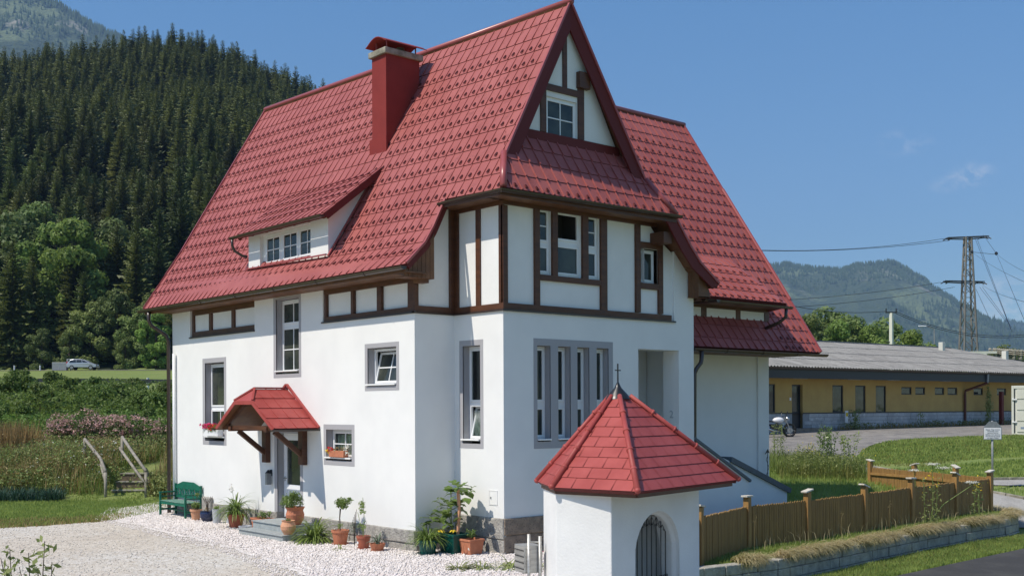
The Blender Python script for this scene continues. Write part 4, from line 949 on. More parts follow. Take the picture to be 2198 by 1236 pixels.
def tree_proto(name,h,r,nblob,nleaf,ls,leafm_,seed,base=.25,trunk_r=.18):
    rg=np.random.default_rng(seed); rd=random.Random(seed)
    root=empty(name); blobs=[]
    for i in range(nblob):
        t=rd.uniform(0,1); z=h*(base+(1-base)*t*.92); rad=r*math.sin(PI*min(1,.22+.72*t))**.7*rd.uniform(.25,.78); a=rd.uniform(0,2*PI); br=r*rd.uniform(.17,.36)*(1-.3*t)
        blobs.append((rad*math.cos(a),rad*math.sin(a),min(z,h-br*.8),br))
    blobs.append((0,0,h-r*.28,r*.28))
    c,n=crown_pts(nleaf,blobs,rg); v,f=quads(c,n,rg.uniform(.6,1.3,nleaf)*ls,.62,rg=rg)
    npmesh('crown',v,f,leafm_,root)
    mb=MB(); mb.tube([(0,0,-.3),(rd.uniform(-.1,.1),0,h*.3),(rd.uniform(-.3,.3),rd.uniform(-.3,.3),h*.8)],[trunk_r*1.3,trunk_r,trunk_r*.3],8)
    for b in blobs[:9]: mb.tube([(0,0,h*rd.uniform(.2,.45)),(b[0]*.5,b[1]*.5,b[2]*.8),b[:3]],[trunk_r*.4,trunk_r*.25,.03],5)
    mb.build('trunk',M['bark'],root); return root
def spruce_proto(name,h,r,seed,m,nq=1.0):
    rg=random.Random(seed); root=empty(name); V=[];F=[]
    nw=int(52*nq); lop=rg.uniform(0,6.28)
    for w in range(nw):
        t=w/nw; z=h*(.06+.94*t); R_=r*(1-t)**.62*(.8+.4*rg.random())+.10; nb=max(5,int((15*(1-t*.5))*nq)); a0=rg.random()*6.28
        for k in range(nb):
            a=a0+2*PI*k/nb+rg.uniform(-.3,.3); L_=R_*rg.uniform(.6,1.2)*(1+.12*math.sin(a+lop)); dx,dy=math.cos(a),math.sin(a); droop=L_*(.42-.75*t*t)+rg.uniform(-.15,.1)
            wd=max(.11,min(.42,L_*.15))/max(.7,nq); nseg=3 if nq>.8 else 2
            for j in range(nseg):
                q0=j/nseg; q1=min(1,(j+1.35)/nseg); dz=lambda q: z-droop*q+.14*L_*q*q
                sl=rg.uniform(-.25,.25); ex=-dy*wd*(1.15-q0*.6)+dx*sl*wd; ey=dx*wd*(1.15-q0*.6)+dy*sl*wd
                A=(dx*L_*q0,dy*L_*q0,dz(q0)); B=(dx*L_*q1,dy*L_*q1,dz(q1)); mx_=((A[0]+B[0])/2,(A[1]+B[1])/2,(A[2]+B[2])/2)
                for sg in (1,-1):
                    b=len(V); V+=[A,(mx_[0]+ex*sg,mx_[1]+ey*sg,mx_[2]-wd*rg.uniform(.5,1.2)),B]; F.append((b,b+1,b+2,b+2))
    F3=[f[:3] for f in F]
    npmesh('crown',np.array(V),np.array(F3),m,root)
    mb=MB(); mb.tube([(0,0,-.5),(0,0,h*.97)],[.28*h/22,.03],6); mb.build('trunk',M['bark'],root); return root
def copy_tree(o,parent=None):
    c=o.copy(); col.objects.link(c)
    if parent: c.parent=parent
    for ch in o.children: copy_tree(ch,c)
    return c
def put(proto,used,loc,rz,s,label,cat,group):
    o=proto if proto not in used else copy_tree(proto)
    used.add(proto); o.location=loc; o.rotation_euler=(0,0,rz); o.scale=(s,s,s*1.0); tag(o,label,cat,group); return o
# ---- spruce forest on the slope: the 290 that show largest one by one, the rest as one mass
rd=random.Random(5)
sp=[spruce_proto('spruce_tree',17,3.7,s_,M['spruce' if s_!=3 else 'spruceb']) for s_ in (1,2,3,4)]
cand=[]
v=169
while v<560:
    stp_=5.0 if v<300 else 5.6
    u=-.60*v
    while u<.05*v:
        uu=u+rd.uniform(-2.6,2.6); vv=v+rd.uniform(-3,3); p=W(uu,vv); z=H(p.x,p.y)
        a=uu/vv
        if z>9.5 or vv<185:
            vis=a>-.48 and a<-.14 and vv<475
            cand.append((vv if vis else vv+1000,uu,vv,z,a))
        u+=stp_
    v+=stp_ if v<455 else 14
cand=[c for c in cand if not(c[4]>-.02 and c[3]<14)]
cand.sort()
used=set()
for i,(k,uu,vv,z,a) in enumerate(cand[:290]):
    hs=rd.uniform(.78,1.16)*(1.0 if vv<350 else .85); p=W(uu,vv,z-.3)
    put(sp[rd.choice((0,0,1,1,2,3))],used,p,rd.uniform(0,6.28),hs,'dark green spruce standing among others on the forested slope','tree','spruces of the forest on the slope')
rest=cand[290:]
lo=spruce_proto('tmp',17,3.7,9,M['spruce'],.62); lm=lo.children[0].data if lo.children[0].name.startswith('crown') else lo.children[1].data
bv=np.empty(len(lm.vertices)*3,dtype=np.float32); lm.vertices.foreach_get('co',bv); bv=bv.reshape(-1,3); bf=np.empty(len(lm.loops),dtype=np.int32); lm.loops.foreach_get('vertex_index',bf); bf=bf.reshape(-1,3)
VV=[];FF=[];nb_=0
for (k,uu,vv,z,a) in rest:
    p=W(uu,vv,z-.3); s_=rd.uniform(.75,1.1)*.9; an=rd.uniform(0,6.28); ca,sa=math.cos(an)*s_,math.sin(an)*s_
    q=np.stack([bv[:,0]*ca-bv[:,1]*sa+p.x,bv[:,0]*sa+bv[:,1]*ca+p.y,bv[:,2]*s_+p.z],1); VV.append(q); FF.append(bf+nb_); nb_+=len(q)
for ch in list(lo.children): bpy.data.objects.remove(ch)
bpy.data.objects.remove(lo)
fo=npmesh('spruce_forest',np.concatenate(VV),np.concatenate(FF),M['spruce']); tag(fo,kind='stuff')
# ---- broadleaf trees at the foot of the forest (left) and behind the long building (right)
bA=tree_proto('broadleaf_tree',13,5.2,44,9500,.50,M['decA'],21,.08); bB=tree_proto('broadleaf_tree',13,4.6,40,9000,.46,M['decB'],22,.10); bC=tree_proto('broadleaf_tree',12,4.8,46,9500,.46,M['decA'],23,.06)
def fu(x,D): return (x-1099)/2400*D
LT=[(10,172,12,bC,'low leafy tree at the left edge, left of the white marker posts'),(60,168,11.5,bA,'low leafy tree behind the left white marker post'),(110,176,19,bB,'tall bright green tree with the widest crown against the dark spruces'),(165,172,21,bB,'tallest bright green tree, above the grey cabinet'),(200,166,11,bC,'low rounded tree directly behind the silver car'),(250,168,11.5,bA,'low dull green tree just right of the silver car'),(300,165,10.5,bC,'low tree two crowns left of the white drainpipe corner'),(345,170,11,bA,'low tree next to the corner of the white house'),(395,172,12,bC,'tree mostly hidden behind the left corner of the house'),(30,180,20,bA,'tall dull green tree at the left edge behind the low row'),(-40,170,15,bA,'tree cut off by the left edge'),(245,182,18,bA,'tall dull tree standing right of the bright green ones'),(310,185,16,bC,'tall dull tree behind the low row left of the eave'),(90,164,7,bC,'shrubby undergrowth tree left of the grey cabinet'),(150,164,6.5,bA,'shrubby undergrowth tree behind the grey cabinet'),(270,163,5.5,bC,'shrubby undergrowth tree right of the car bonnet'),(335,163,9,bB,'bright yellow green bush tree by the house drainpipe'),(450,175,12,bA,'tree behind the house roof'),(75,186,21,bC,'tall tree filling the gap left of the bright green ones')]
for i,(x,D,hh,pr,lb) in enumerate(LT):
    p=W(fu(x,D),D); p.z=H(p.x,p.y)-.2
    put(pr,used,p,rd.uniform(0,6),hh/13,lb,'tree','leafy trees along the forest foot')
RTs=[(1690,150,13.5,bA,'tree partly hidden by the red roof edge'),(1730,145,14,bC,'large round tree nearest the red roof, left end of the wooded rise'),(1770,150,14.5,bA,'highest dull green crown of the wooded rise'),(1800,142,12,bB,'pale green tree in the middle of the wooded rise'),(1835,146,14,bC,'dull green tree right of the pale one on the wooded rise'),(1870,142,11.5,bB,'bright tree left of the concrete pole'),(1900,150,13,bA,'dull tree directly behind the concrete pole'),(1960,118,9.2,bB,'free standing bright green tree right of the concrete pole'),(1985,122,7.2,bA,'smaller crown leaning on the free standing bright tree'),(2035,135,8.0,bC,'small round tree left of the lattice pylon'),(2070,150,6,bB,'small bright tree behind the foot of the lattice pylon'),(2155,150,9.4,bA,'dark round tree right of the lattice pylon'),(2190,145,8.6,bC,'dark tree cut by the right edge'),(2230,150,10,bA,'tree outside the right edge'),(1660,150,11,bB,'bright tree behind the eave of the red roof'),(1620,150,13,bA,'tree behind the red roof'),(2120,160,8.5,bB,'small yellowish tree between the pylon and the switchyard')]
for i,(x,D,hh,pr,lb) in enumerate(RTs):
    p=W(fu(x,D),D); p.z=H(p.x,p.y)-.2
    put(pr,used,p,rd.uniform(0,6),hh/12.4,lb,'tree','leafy trees behind the long building')
p=W(fu(1709,175),175); put(sp[0],used,(p.x,p.y,2),1,.86,'lone dark conifer rising above the leafy trees beside the red roof','tree',None)
for x,lb in ((1858,'leftmost of three dark conifers left of the concrete pole'),(1875,'middle one of three dark conifers left of the concrete pole'),(1893,'dark conifer nearest the concrete pole')): p=W(fu(x,155),155); put(sp[1],used,(p.x,p.y,2),float(x),.58,lb,'tree','conifers behind the long building')
# ---- hedge shrubs on the left bank
sh=[tree_proto('shrub',3.0,2.0,24,5200,.20,M['shrub'],31+i,.02,.05) for i in range(2)]
HS=[(-20,70,3.4),(35,66,3.9),(90,62,3.4),(150,72,3.4),(205,76,3.2),(165,60,2.6),(255,68,3.0),(300,62,3.0),(345,58,2.9),(390,60,3),(60,56,2.2),(5,54,2.4),(235,57,2.3),(320,54,2.2),(120,78,3.6),(40,80,3.8),(285,78,3.0),(440,60,3.2),(-60,60,3.5),(205,64,3.3),(355,66,3.2)]
for i,(x,D,hh) in enumerate(HS):
    p=W(fu(x,D),D); p.z=H(p.x,p.y)-.15
    ver='back' if D>68 else ('front' if D<59 else 'middle'); hor='left of the photo edge' if x<0 else 'by the left edge' if x<50 else 'below the marker posts' if x<110 else 'below the silver car' if x<190 else 'above the left handrail' if x<240 else 'above the timber steps' if x<310 else 'beside the house corner' if x<370 else 'behind the house'
    ht='tall' if hh>3.3 else 'mid high' if hh>2.7 else 'small'
    put(sh[i%2],used,p,rd.uniform(0,6),hh*.80/3.0,f'{ht} hedge shrub in the {ver} row {hor}'+{4:', rightmost',17:', hidden',19:', near the bonnet',20:', nearer',7:', wide one',3:', leftmost'}.get(i,''),'shrub','hedge shrubs on the left bank')
for i,(x,D,hh) in enumerate([(183,56,3.6),(60,64,4.1)]):
    pass
# ---- flowering bushes
def flower_bush(w,h,seed,label):
    rg=np.random.default_rng(seed); root=empty('flowering_bush',label=label,cat='bush',group='pink flowering bushes above the steps'); rr=random.Random(seed)
    bl=[(rr.uniform(-w,w)*.7,rr.uniform(-.6,.6),h*rr.uniform(.35,.8),h*.30) for _ in range(12)]
    c,n=crown_pts(2600,bl,rg,.3); v,f=quads(c,n,rg.uniform(.08,.18,2600),.5,rg=rg); npmesh('foliage',v,f,M['shrubd'],root)
    heads=[]
    for b in bl:
        for _ in range(22):
            a=rr.uniform(0,6.28);e=rr.uniform(.0,1.3); heads.append((b[0]+b[3]*math.cos(a)*math.cos(e)*1.05,b[1]+b[3]*math.sin(a)*math.cos(e)*1.05,b[2]+b[3]*.95*math.sin(e)))
    hc=np.array(heads); C_=np.repeat(hc,9,0)+rg.normal(size=(len(hc)*9,3))*np.array([.07,.07,.03]); v,f=quads(C_,rg.normal(size=C_.shape)*.5+np.array([0,0,1]),rg.uniform(.05,.1,len(C_)),.9,rg=rg); npmesh('blossom',v,f,M['pink'],root)
    mb=MB()
    for b in bl: mb.tube([(b[0]*.3,b[1]*.3,-.1),(b[0],b[1],b[2])],.012,4)
    mb.build('stem',M['bark'],root); return root
for (x,D,w,h_,sd_,lb) in ((165,46,1.5,1.9,1,'pinkest flowering bush behind the left handrail'),(285,45.5,1.7,1.9,2,'faded pink flowering bush above the top of the steps'),(225,47,1.2,1.6,3,'low pink flowering bush between the two handrails')):
    o=flower_bush(w,h_,sd_,lb); p=W(fu(x,D),D); o.location=(p.x,p.y,H(p.x,p.y)-.1); o.rotation_euler=(0,0,-AL)
# ---- grass and weeds (blades as thin triangles, scattered in site coordinates)
def blades(name,n,samp,hmin,hmax,wd,m,seed,zf=None,lean=.35,label=None,bend=True,droop=0,kind='stuff',clump=0):
    rg=np.random.default_rng(seed); P=samp(n,rg); n=len(P); Z=np.array([(zf or H)(a,b) for a,b in P])
    h=rg.uniform(hmin,hmax,n); a=rg.uniform(0,2*PI,n); le=rg.uniform(.1,1,n)*lean; dx,dy=np.cos(a),np.sin(a); w=wd*rg.uniform(.6,1.3,n)
    px,py=P[:,0],P[:,1]
    b0=np.stack([px-dy*w/2,py+dx*w/2,Z-.02],1); b1=np.stack([px+dy*w/2,py-dx*w/2,Z-.02],1)
    m0=np.stack([px+dx*h*le*.35-dy*w*.4,py+dy*h*le*.35+dx*w*.4,Z+h*.6],1); m1=np.stack([px+dx*h*le*.35+dy*w*.4,py+dy*h*le*.35-dx*w*.4,Z+h*.6],1)
    tz=h*(1-le*le*.5)-droop*h; t=np.stack([px+dx*h*le,py+dy*h*le,Z+tz],1); t2=np.stack([px+dx*h*le+.002,py+dy*h*le,Z+tz],1)
    V=np.stack([b0,b1,m1,m0,t,t2],1).reshape(-1,3); i=np.arange(n)*6
    F=np.concatenate([np.stack([i,i+1,i+2,i+3],1),np.stack([i+3,i+2,i+5,i+4],1)])
    o=npmesh(name,V,F,m); tag(o,label=label,kind=kind); return o
def samp_poly(poly,world_=False,exclude=None):
    pts=[(p[0],p[1]) for p in poly]; x0=min(p[0] for p in pts);x1=max(p[0] for p in pts);y0=min(p[1] for p in pts);y1=max(p[1] for p in pts)
    def f(n,rg):
        out=[]
        while len(out)<n:
            a=rg.uniform(x0,x1);b=rg.uniform(y0,y1)
            if not inside(pts,a,b): continue
            if exclude and exclude(a,b,rg): continue
            if world_: out.append((a,b))
            else: q=W(a,b); out.append((q.x,q.y))
        return np.array(out)
    return f
# verge of short grass before the bank
clumpx=lambda a,b,rg: noise.noise(Vector((a*1.1,b*1.1,4)))<rg.uniform(-.5,.25)
blades('grass',62000,samp_poly([(-20,28.8),(-13.4,29.25),(-11.95,30.4),(-11.0,31.3),(-10.6,34),(-10.7,36.4),(-8.5,38.3),(-12,39.4),(-14,39.2),(-24,39.2),(-22,34)]),.04,.13,.018,M['lawn'],1)
blades('grass',5000,samp_poly([(-19,28.6),(-13.3,29.0),(-11.8,30.2),(-10.9,31.1),(-11.2,33),(-12.5,31.8),(-19,30)]),.05,.16,.018,M['dry'],2,lean=.6)
# bank of weeds
bank=[(-26,38.8),(-14.2,38.6),(-13.9,41.5),(-13.6,46),(-26,48)]; bankR=[(-12.5,38.3),(-8.5,38.6),(-8.5,47),(-12.9,47)]
def gapx(a,b,rg): return noise.noise(Vector((a*.6,b*.6,9)))<rg.uniform(-.6,.2)
for i,(bk_,n) in enumerate(((bank,1.0),(bankR,.42))):
    blades('weeds',int(12000*n),samp_poly(bk_),.3,.9,.024,M['grassg'],11+i,lean=.5)
    blades('dry_grass',int(9000*n),samp_poly(bk_,exclude=gapx),.4,1.15,.022,M['dry'],21+i,lean=.55)
blades('grain_stalks',3500,samp_poly([(-24,41.8),(-18.6,41.8),(-18.6,44.5),(-24,44.5)]),1.1,1.75,.03,M['rye'],31,lean=.22)
blades('blue_green_tuft',1500,samp_poly([(-17.6,37.6),(-15.3,37.6),(-15.3,38.3),(-17.6,38.3)]),.25,.6,.022,M['bluegr'],33,lean=.9)
def leafcloud(name,polyf,n,zlo,zhi,ls,m,seed,zf=None,kind='stuff',cl=40,cr=.35,asp=.6):
    rg=np.random.default_rng(seed); C0=polyf(cl,rg); k=rg.integers(0,len(C0),n); P=C0[k]+rg.normal(size=(n,2))*cr; Z=np.array([(zf or H)(a,b) for a,b in C0])[k]
    hh=rg.uniform(.5,1,len(C0))[k]; z=Z+zlo+(zhi-zlo)*hh*rg.uniform(0,1,n)**.7; c=np.stack([P[:,0],P[:,1],z],1)
    v,f=quads(c,rg.normal(size=(n,3))+np.array([0,0,.8]),rg.uniform(.5,1.4,n)*ls,asp,rg=rg); o=npmesh(name,v,f,m); tag(o,kind=kind); return o
leafcloud('leafy_weeds',samp_poly(bank),34000,.05,1.0,.10,M['weed'],41,cl=150)
leafcloud('leafy_weeds',samp_poly(bank),14000,.2,1.1,.08,M['yuc'],48,cl=80)
leafcloud('leafy_weeds',samp_poly(bank),9000,.3,1.2,.07,M['dry'],50,cl=50)
leafcloud('leafy_weeds',samp_poly(bankR),15000,.05,1.0,.11,M['weed'],42,cl=30)
leafcloud('leafy_weeds',samp_poly([(-26,38.4),(-17.5,38.4),(-17.5,39.2),(-26,39.2)]),5000,0,.6,.10,M['shrubd'],43,cl=40)
leafcloud('white_wildflowers',samp_poly([(-17.2,38.3),(-14.1,38.3),(-14.1,41),(-17.2,41)]),70,.7,1.3,.06,M['whp'],44,cl=30,asp=1)
leafcloud('violet_wildflowers',samp_poly([(-21.5,38.4),(-20.6,38.4),(-20.6,39.5),(-21.5,39.5)]),180,.6,1.2,.06,M['purp'],45,cl=6,cr=.15,asp=1)
leafcloud('leafy_weeds',samp_poly([(-30,49),(-8,49),(-8,56),(-30,54)]),16000,.1,1.5,.15,M['shrub'],46,cl=90,cr=.6)
leafcloud('leafy_undergrowth',samp_poly([(-34,55),(-11,55),(-14,78),(-44,80)]),52000,.1,2.3,.20,M['shrub'],49,cl=300,cr=.7)
# timber steps in the bank with handrails
stp2=empty('timber_steps',W(-13.35,38.5,0),-AL,'weathered timber garden steps with round handrails up the weedy bank','steps')
for k in range(4):
    mb=MB(); y=k*.36; z=.06+k*.27; w=.62-.03*k
    mb.box(-w,w+.05,y+.03,y+.42,z-.27,z-.05); q=mb.build('step',M['risr'],stp2,bevel=.01); mb=MB(); mb.box(-w-.02,w+.07,y,y+.44,z-.048,z); mb.build('tread',M['conc'],q,bevel=.012)
for sx,p0,p1,p2 in ((-1,(-.62,-.10,1.0),(-1.2,1.0,1.40),(-2.25,2.3,2.05)),(1,(.77,-.10,1.0),(-.06,1.1,1.55),(-.88,2.3,2.12))):
    mb=MB(); mb.tube([p0,p1,p2],.055,8); mb.build('handrail',M['greywood'],stp2,smooth=True)
    if sx==1: mb=MB(); mb.tube([(p0[0]-.06,p0[1],.62),(p2[0]-.10,p2[1],1.72)],.05,8); mb.build('handrail',M['greywood'],stp2,smooth=True)
    else: mb=MB(); mb.tube([(-.62,-.10,.62),(-1.15,.9,1.2)],.045,8); mb.build('handrail',M['greywood'],stp2,smooth=True)
    for q in (p0,p2):
        mb=MB(); mb.tube([(q[0],q[1],-.1 if q is p0 else .9),(q[0],q[1],q[2]-.03)],.055,8); mb.build('post',M['greywood'],stp2,smooth=True)
# ---- guard rail, car and cabinet on the far road
def P3(u,v,dz=0): p=W(u,v); return Vector((p.x,p.y,H(p.x,p.y)+dz))
gr=empty('guard_rail',P3(-40,105),0,'dark low guard rail with pale posts crossing the meadow behind the hedge','guard rail'); g0=gr.location
mb=MB()
pts=[P3(-70,104,.75),P3(-50,104.5,.75),P3(-36,103,.72),P3(-26,100,.7),P3(-16,97,.7)]
for a,b in zip(pts,pts[1:]): mb.beam(a-g0,b-g0,.08,.35)
mb.build('rail',M['fascia'],gr)
for u,v in ((-62,104.2),(-45,104),(-33.3,102.3),(-27,100.3),(-20,98)):
    q=P3(u,v)-g0; mb=MB(); mb.box(q.x-.09,q.x+.09,q.y-.09,q.y+.09,q.z-.2,q.z+1.0); mb.build('post',M['signw'],gr)
def car(loc,rz,label):
    r_=empty('parked_car',loc,rz,label,'car'); mb=MB()
    pf=[(-2.0,.35),(-2.05,.75),(-1.92,.98),(-1.55,1.38),(-1.1,1.50),(.0,1.48),(.55,1.32),(1.15,.95),(1.75,.82),(2.02,.62),(2.03,.35)]
    n=len(pf)
    def sec(w,ins): return [(x,w*(1-ins*(max(0,z-.95))),z) for x,z in pf]
    L_=sec(.86,.32);R2=[(x,-y,z) for x,y,z in L_]
    mb.add(L_+R2,[tuple(range(n)),tuple(range(2*n-1,n-1,-1))]+[(i,n+i,n+(i+1)%n,(i+1)%n) for i in range(n)]); mb.build('body',M['carp'],r_,bevel=.05)
    mb=MB()
    for s_ in (1,-1):
        w=lambda z: s_*(.875*(1-.32*max(0,z-.95))+.004)
        for poly in ([(-1.65,1.02),(-1.42,1.36),(-.75,1.42),(-.72,1.02)],[(-.66,1.02),(-.68,1.42),(.0,1.41),(.1,1.02)],[(.18,1.02),(.06,1.40),(.45,1.28),(.95,1.0)]):
            mb.cut(); mb.prism([(x,w(z),z) for x,z in poly],(0,s_*.006,0))
    mb.build('window',M['carg'],r_)
    for x in (-1.3,1.3):
        for s_ in (1,-1):
            mb=MB(); mb.tube([(x,s_*.70,.32),(x,s_*.88,.32)],.32,18); wl_=mb.build('wheel',M['tyre'],r_); mb=MB(); mb.tube([(x,s_*.88,.32),(x,s_*.895,.32)],.2,14); mb.build('rim',M['galv'],wl_)
    for s_ in (1,-1):
        mb=MB(); mb.box(-2.06,-1.9,s_*.6-.1,s_*.6+.1,.8,1.15); mb.build('tail_light',M['redl'],r_); mb=MB(); mb.box(1.88,2.03,s_*.6-.15,s_*.6+.15,.62,.75); mb.build('headlight',M['chrome'],r_)
    return r_
car(P3(-60.2,157,.08),-AL+.06,'silver hatchback parked on the road below the forest')
cb_=empty('utility_cabinet',P3(-63.4,157),-AL,'grey utility cabinet with a small frame beside the parked car','cabinet')
mb=MB(); mb.box(-1.0,1.0,-.4,.4,-.1,1.15); mb.build('body',M['galv'],cb_,bevel=.03); mb=MB(); mb.box(-.02,.02,-.42,-.4,.1,1.1); mb.box(-.95,.95,-.42,-.4,1.0,1.03); mb.build('door',M['zinc'],cb_)
mb=MB(); mb.box(.95,1.03,-.1,.1,-.1,1.55); mb.box(1.40,1.48,-.1,.1,-.1,1.55); mb.box(.95,1.48,-.1,.1,1.55,1.63); mb.build('frame',M['zinc'],cb_)
for u,lab in ((-69.5,'white marker post left of the grey cabinet'),(-65.9,'short white marker post close beside the grey cabinet')):
    mb=MB(); mb.box(-.07,.07,-.07,.07,0,.75); mb.box(-.075,.075,-.075,.075,.55,.65); o=mb.build('marker_post',M['signw']); o.location=P3(u,156.2); tag(o,lab,'post')
# ---------------------------------------------------------------- small things by the house wall
def strap_mesh(n,L0,L1,w,seed,spread=1.0,up=.9,base=.05):
    rg=random.Random(seed); mb=MB()
    for i in range(n):
        a=rg.uniform(0,2*PI); L_=rg.uniform(L0,L1); el=rg.uniform(.45,1.45); px=base*math.cos(a)*rg.random();py=base*math.sin(a)*rg.random()
        p=Vector((px,py,0)); d=Vector((math.cos(a)*math.cos(el)*spread,math.sin(a)*math.cos(el)*spread,math.sin(el)*up)).normalized(); pts=[p]
        ns=6
        for k in range(ns):
            p=p+d*(L_/ns); d=(d+Vector((math.cos(a)*.05,math.sin(a)*.05,-.34*rg.uniform(.7,1.3)))).normalized(); pts.append(p)
        sd=Vector((-math.sin(a),math.cos(a),0)); vs=[];ww=w*rg.uniform(.7,1.2)
        for k,q in enumerate(pts):
            t=k/ns; wk=ww*(.6+.8*t)*(1-t**3)+.001; vs+=[q-sd*wk,q+Vector((0,0,-.25*wk)),q+sd*wk]
        fs=[]
        for k in range(ns): b=3*k; fs+=[(b,b+1,b+4,b+3),(b+1,b+2,b+5,b+4)]
        mb.add(vs,fs)
    return mb
def leaf_mb(cs,ns,sizes,asp,rg): v,f=quads(np.array(cs),np.array(ns),np.array(sizes),asp,rg=rg); mb=MB(); mb.add(v.tolist(),f.tolist()); return mb
def pot(root,prof,m,saucer=None,soil=None,square=None):
    mb=MB()
    if square:
        a,b,h=square; 
        P0=[(-a*.8,-b*.8,0),(a*.8,-b*.8,0),(a*.8,b*.8,0),(-a*.8,b*.8,0)];P1=[(-a,-b,h),(a,-b,h),(a,b,h),(-a,b,h)]
        i1=[(-a*.9,-b*.9,h),(a*.9,-b*.9,h),(a*.9,b*.9,h),(-a*.9,b*.9,h)]; i0=[(x,y,h*.8) for x,y,_ in i1]
        mb.add(P0+P1+i1+i0,[(3,2,1,0)]+[(i,(i+1)%4,4+(i+1)%4,4+i) for i in range(4)]+[(4+i,4+(i+1)%4,8+(i+1)%4,8+i) for i in range(4)]+[(8+i,8+(i+1)%4,12+(i+1)%4,12+i) for i in range(4)])
        for y0,y1,x0,x1 in ((-b*1.05,-b*.97,-a*1.05,a*1.05),(b*.97,b*1.05,-a*1.05,a*1.05),(-b*.97,b*.97,-a*1.05,-a*.97),(-b*.97,b*.97,a*.97,a*1.05)): mb.box(x0,x1,y0,y1,h*.86,h*1.0)
        o=mb.build('pot',m,root,bevel=.008); sb=MB(); sb.add(i0,[(0,1,2,3)]); sb.build('soil',M['soil'],root)
        if saucer: q=MB(); q.box(-a*.95,a*.95,-b*.95,b*.95,-.0,.03); q.build('saucer',m,root,bevel=.01)
        return
    mb.lathe(prof,n=22); mb.build('pot',m,root,smooth=False,bevel=0)
    r_,z=soil; sb=MB(); sb.lathe([(r_,z),(0,z+.01)],n=16); sb.build('soil',M['soil'],root)
    if saucer: q=MB(); q.lathe([(0,0),(saucer,0),(saucer*1.12,.035),(saucer*1.06,.035),(saucer*.98,.01)],n=22); q.build('saucer',m,root)
def potprof(rb,rt_,h,rim=.02): return [(0,0),(rb,0),(rt_,h*.82),(rt_+rim,h*.83),(rt_+rim,h),(rt_-.01,h),(rt_-.02,h*.86)]
def plant(name,x,y,label,cat='potted plant',group='potted plants along the house wall',z=.045): return empty(name,(x,y,z),0,label,cat,group)
G_=np.random.default_rng(77)
# bench
bn=empty('garden_bench',(-.28,11.05,.05),0,'green painted wooden garden bench with worn seat at the corner of the white wall','bench')
for x in (-.25,.22):
    for y in (-.84,.84): mb=MB(); mb.box(x-.028,x+.028,y-.03,y+.03,0,.66 if x<0 else .90); mb.build('leg',M['greenp'],bn,bevel=.006)
mb=MB()
for k in range(5): mb.box(-.27+.1*k,-.18+.1*k,-.80,.80,.41,.435)
mb.build('seat',M['greenw'],bn,bevel=.006)
mb=MB(); mb.box(-.26,-.23,-.81,.81,.33,.405); mb.box(.2,.23,-.81,.81,.33,.405); mb.box(-.22,.2,-.855,-.825,.14,.19); mb.box(-.22,.2,.825,.855,.14,.19); mb.box(-.02,.02,-.82,.82,.14,.18); mb.build('rail',M['greenp'],bn)
for y in (-.84,.84): mb=MB(); mb.box(-.29,.24,y-.035,y+.035,.64,.675); mb.box(-.25,.2,y-.02,y+.02,.52,.555); mb.build('armrest',M['greenp'],bn,bevel=.006)
mb=MB(); mb.prism([(.215,-.84,.76),(.215,.84,.76),(.215,.80,.86),(.215,.35,.97),(.215,-.35,.97),(.215,-.80,.86)],(.025,0,0)); mb.box(.215,.24,-.82,.82,.50,.56)
for k in range(9):
    y=-.68+.17*k; mb.beam((.227,y-.06,.55),(.227,y+.06,.77),.05,.02,up=(1,0,0)); 
    if k%2: mb.beam((.229,y+.07,.55),(.229,y-.05,.77),.045,.018,up=(1,0,0))
mb.build('backrest',M['greenp'],bn)
# pots
def bushy(root,cx,cz,r,n,ls,m,name='foliage',asp=.5,sq=.8,seed=1):
    rg=np.random.default_rng(seed); rr=random.Random(seed)
    bl=[(cx+rr.uniform(-r,r)*.55,rr.uniform(-r,r)*.55,cz+rr.uniform(-r,r)*.5*sq,r*rr.uniform(.35,.55)) for _ in range(9)]
    c,nn=crown_pts(n,bl,rg,.2); v,f=quads(c,nn,rg.uniform(.6,1.3,n)*ls,asp,rg=rg); return npmesh(name,v,f,m,root)
def stems(root,pts,r=.008,m='bark'): mb=MB(); [mb.tube(p,r,5) for p in pts]; return mb.build('stem',M[m],root)
o=plant('potted_plant',-.45,9.72,'pale terracotta pot with a small green plant right of the bench'); pot(o,potprof(.10,.145,.30),M['terral'],soil=(.13,.26)); bushy(o,0,.40,.19,260,.07,M['potleaf'],seed=2); stems(o,[[(0,0,.26),(.05,.02,.75)],[(0,0,.26),(-.06,.06,.7)]],.006); bushy(o,.04,.70,.10,90,.045,M['potleaf'],'leaves',seed=3)
o=plant('potted_plant',-.40,9.12,'dark navy bowl pot with bare thin twigs'); pot(o,[(0,0),(.12,0),(.19,.12),(.20,.22),(.18,.28),(.20,.29),(.18,.29),(.16,.25)],M['navy'],soil=(.16,.25)); stems(o,[[(0,0,.24),(.03*math.cos(k),.03*math.sin(k),.45),(.16*math.cos(k*1.7),.12*math.sin(k*1.7),.68)] for k in range(9)],.005); bushy(o,0,.34,.09,60,.04,M['dry'],seed=5)
o=plant('flower_bucket',-.42,8.50,'tall zinc grey pot with little green shoots left of the strap leaved plant'); pot(o,[(0,0),(.10,0),(.125,.38),(.13,.39),(.115,.39),(.11,.33)],M['zinc'],soil=(.11,.33)); bushy(o,0,.42,.09,70,.06,M['yuc'],seed=6)
o=plant('flower_bucket',-.15,8.25,'second zinc pot, further back against the granite plinth'); pot(o,[(0,0),(.11,0),(.135,.42),(.14,.43),(.125,.43),(.12,.36)],M['zinc'],soil=(.12,.36))
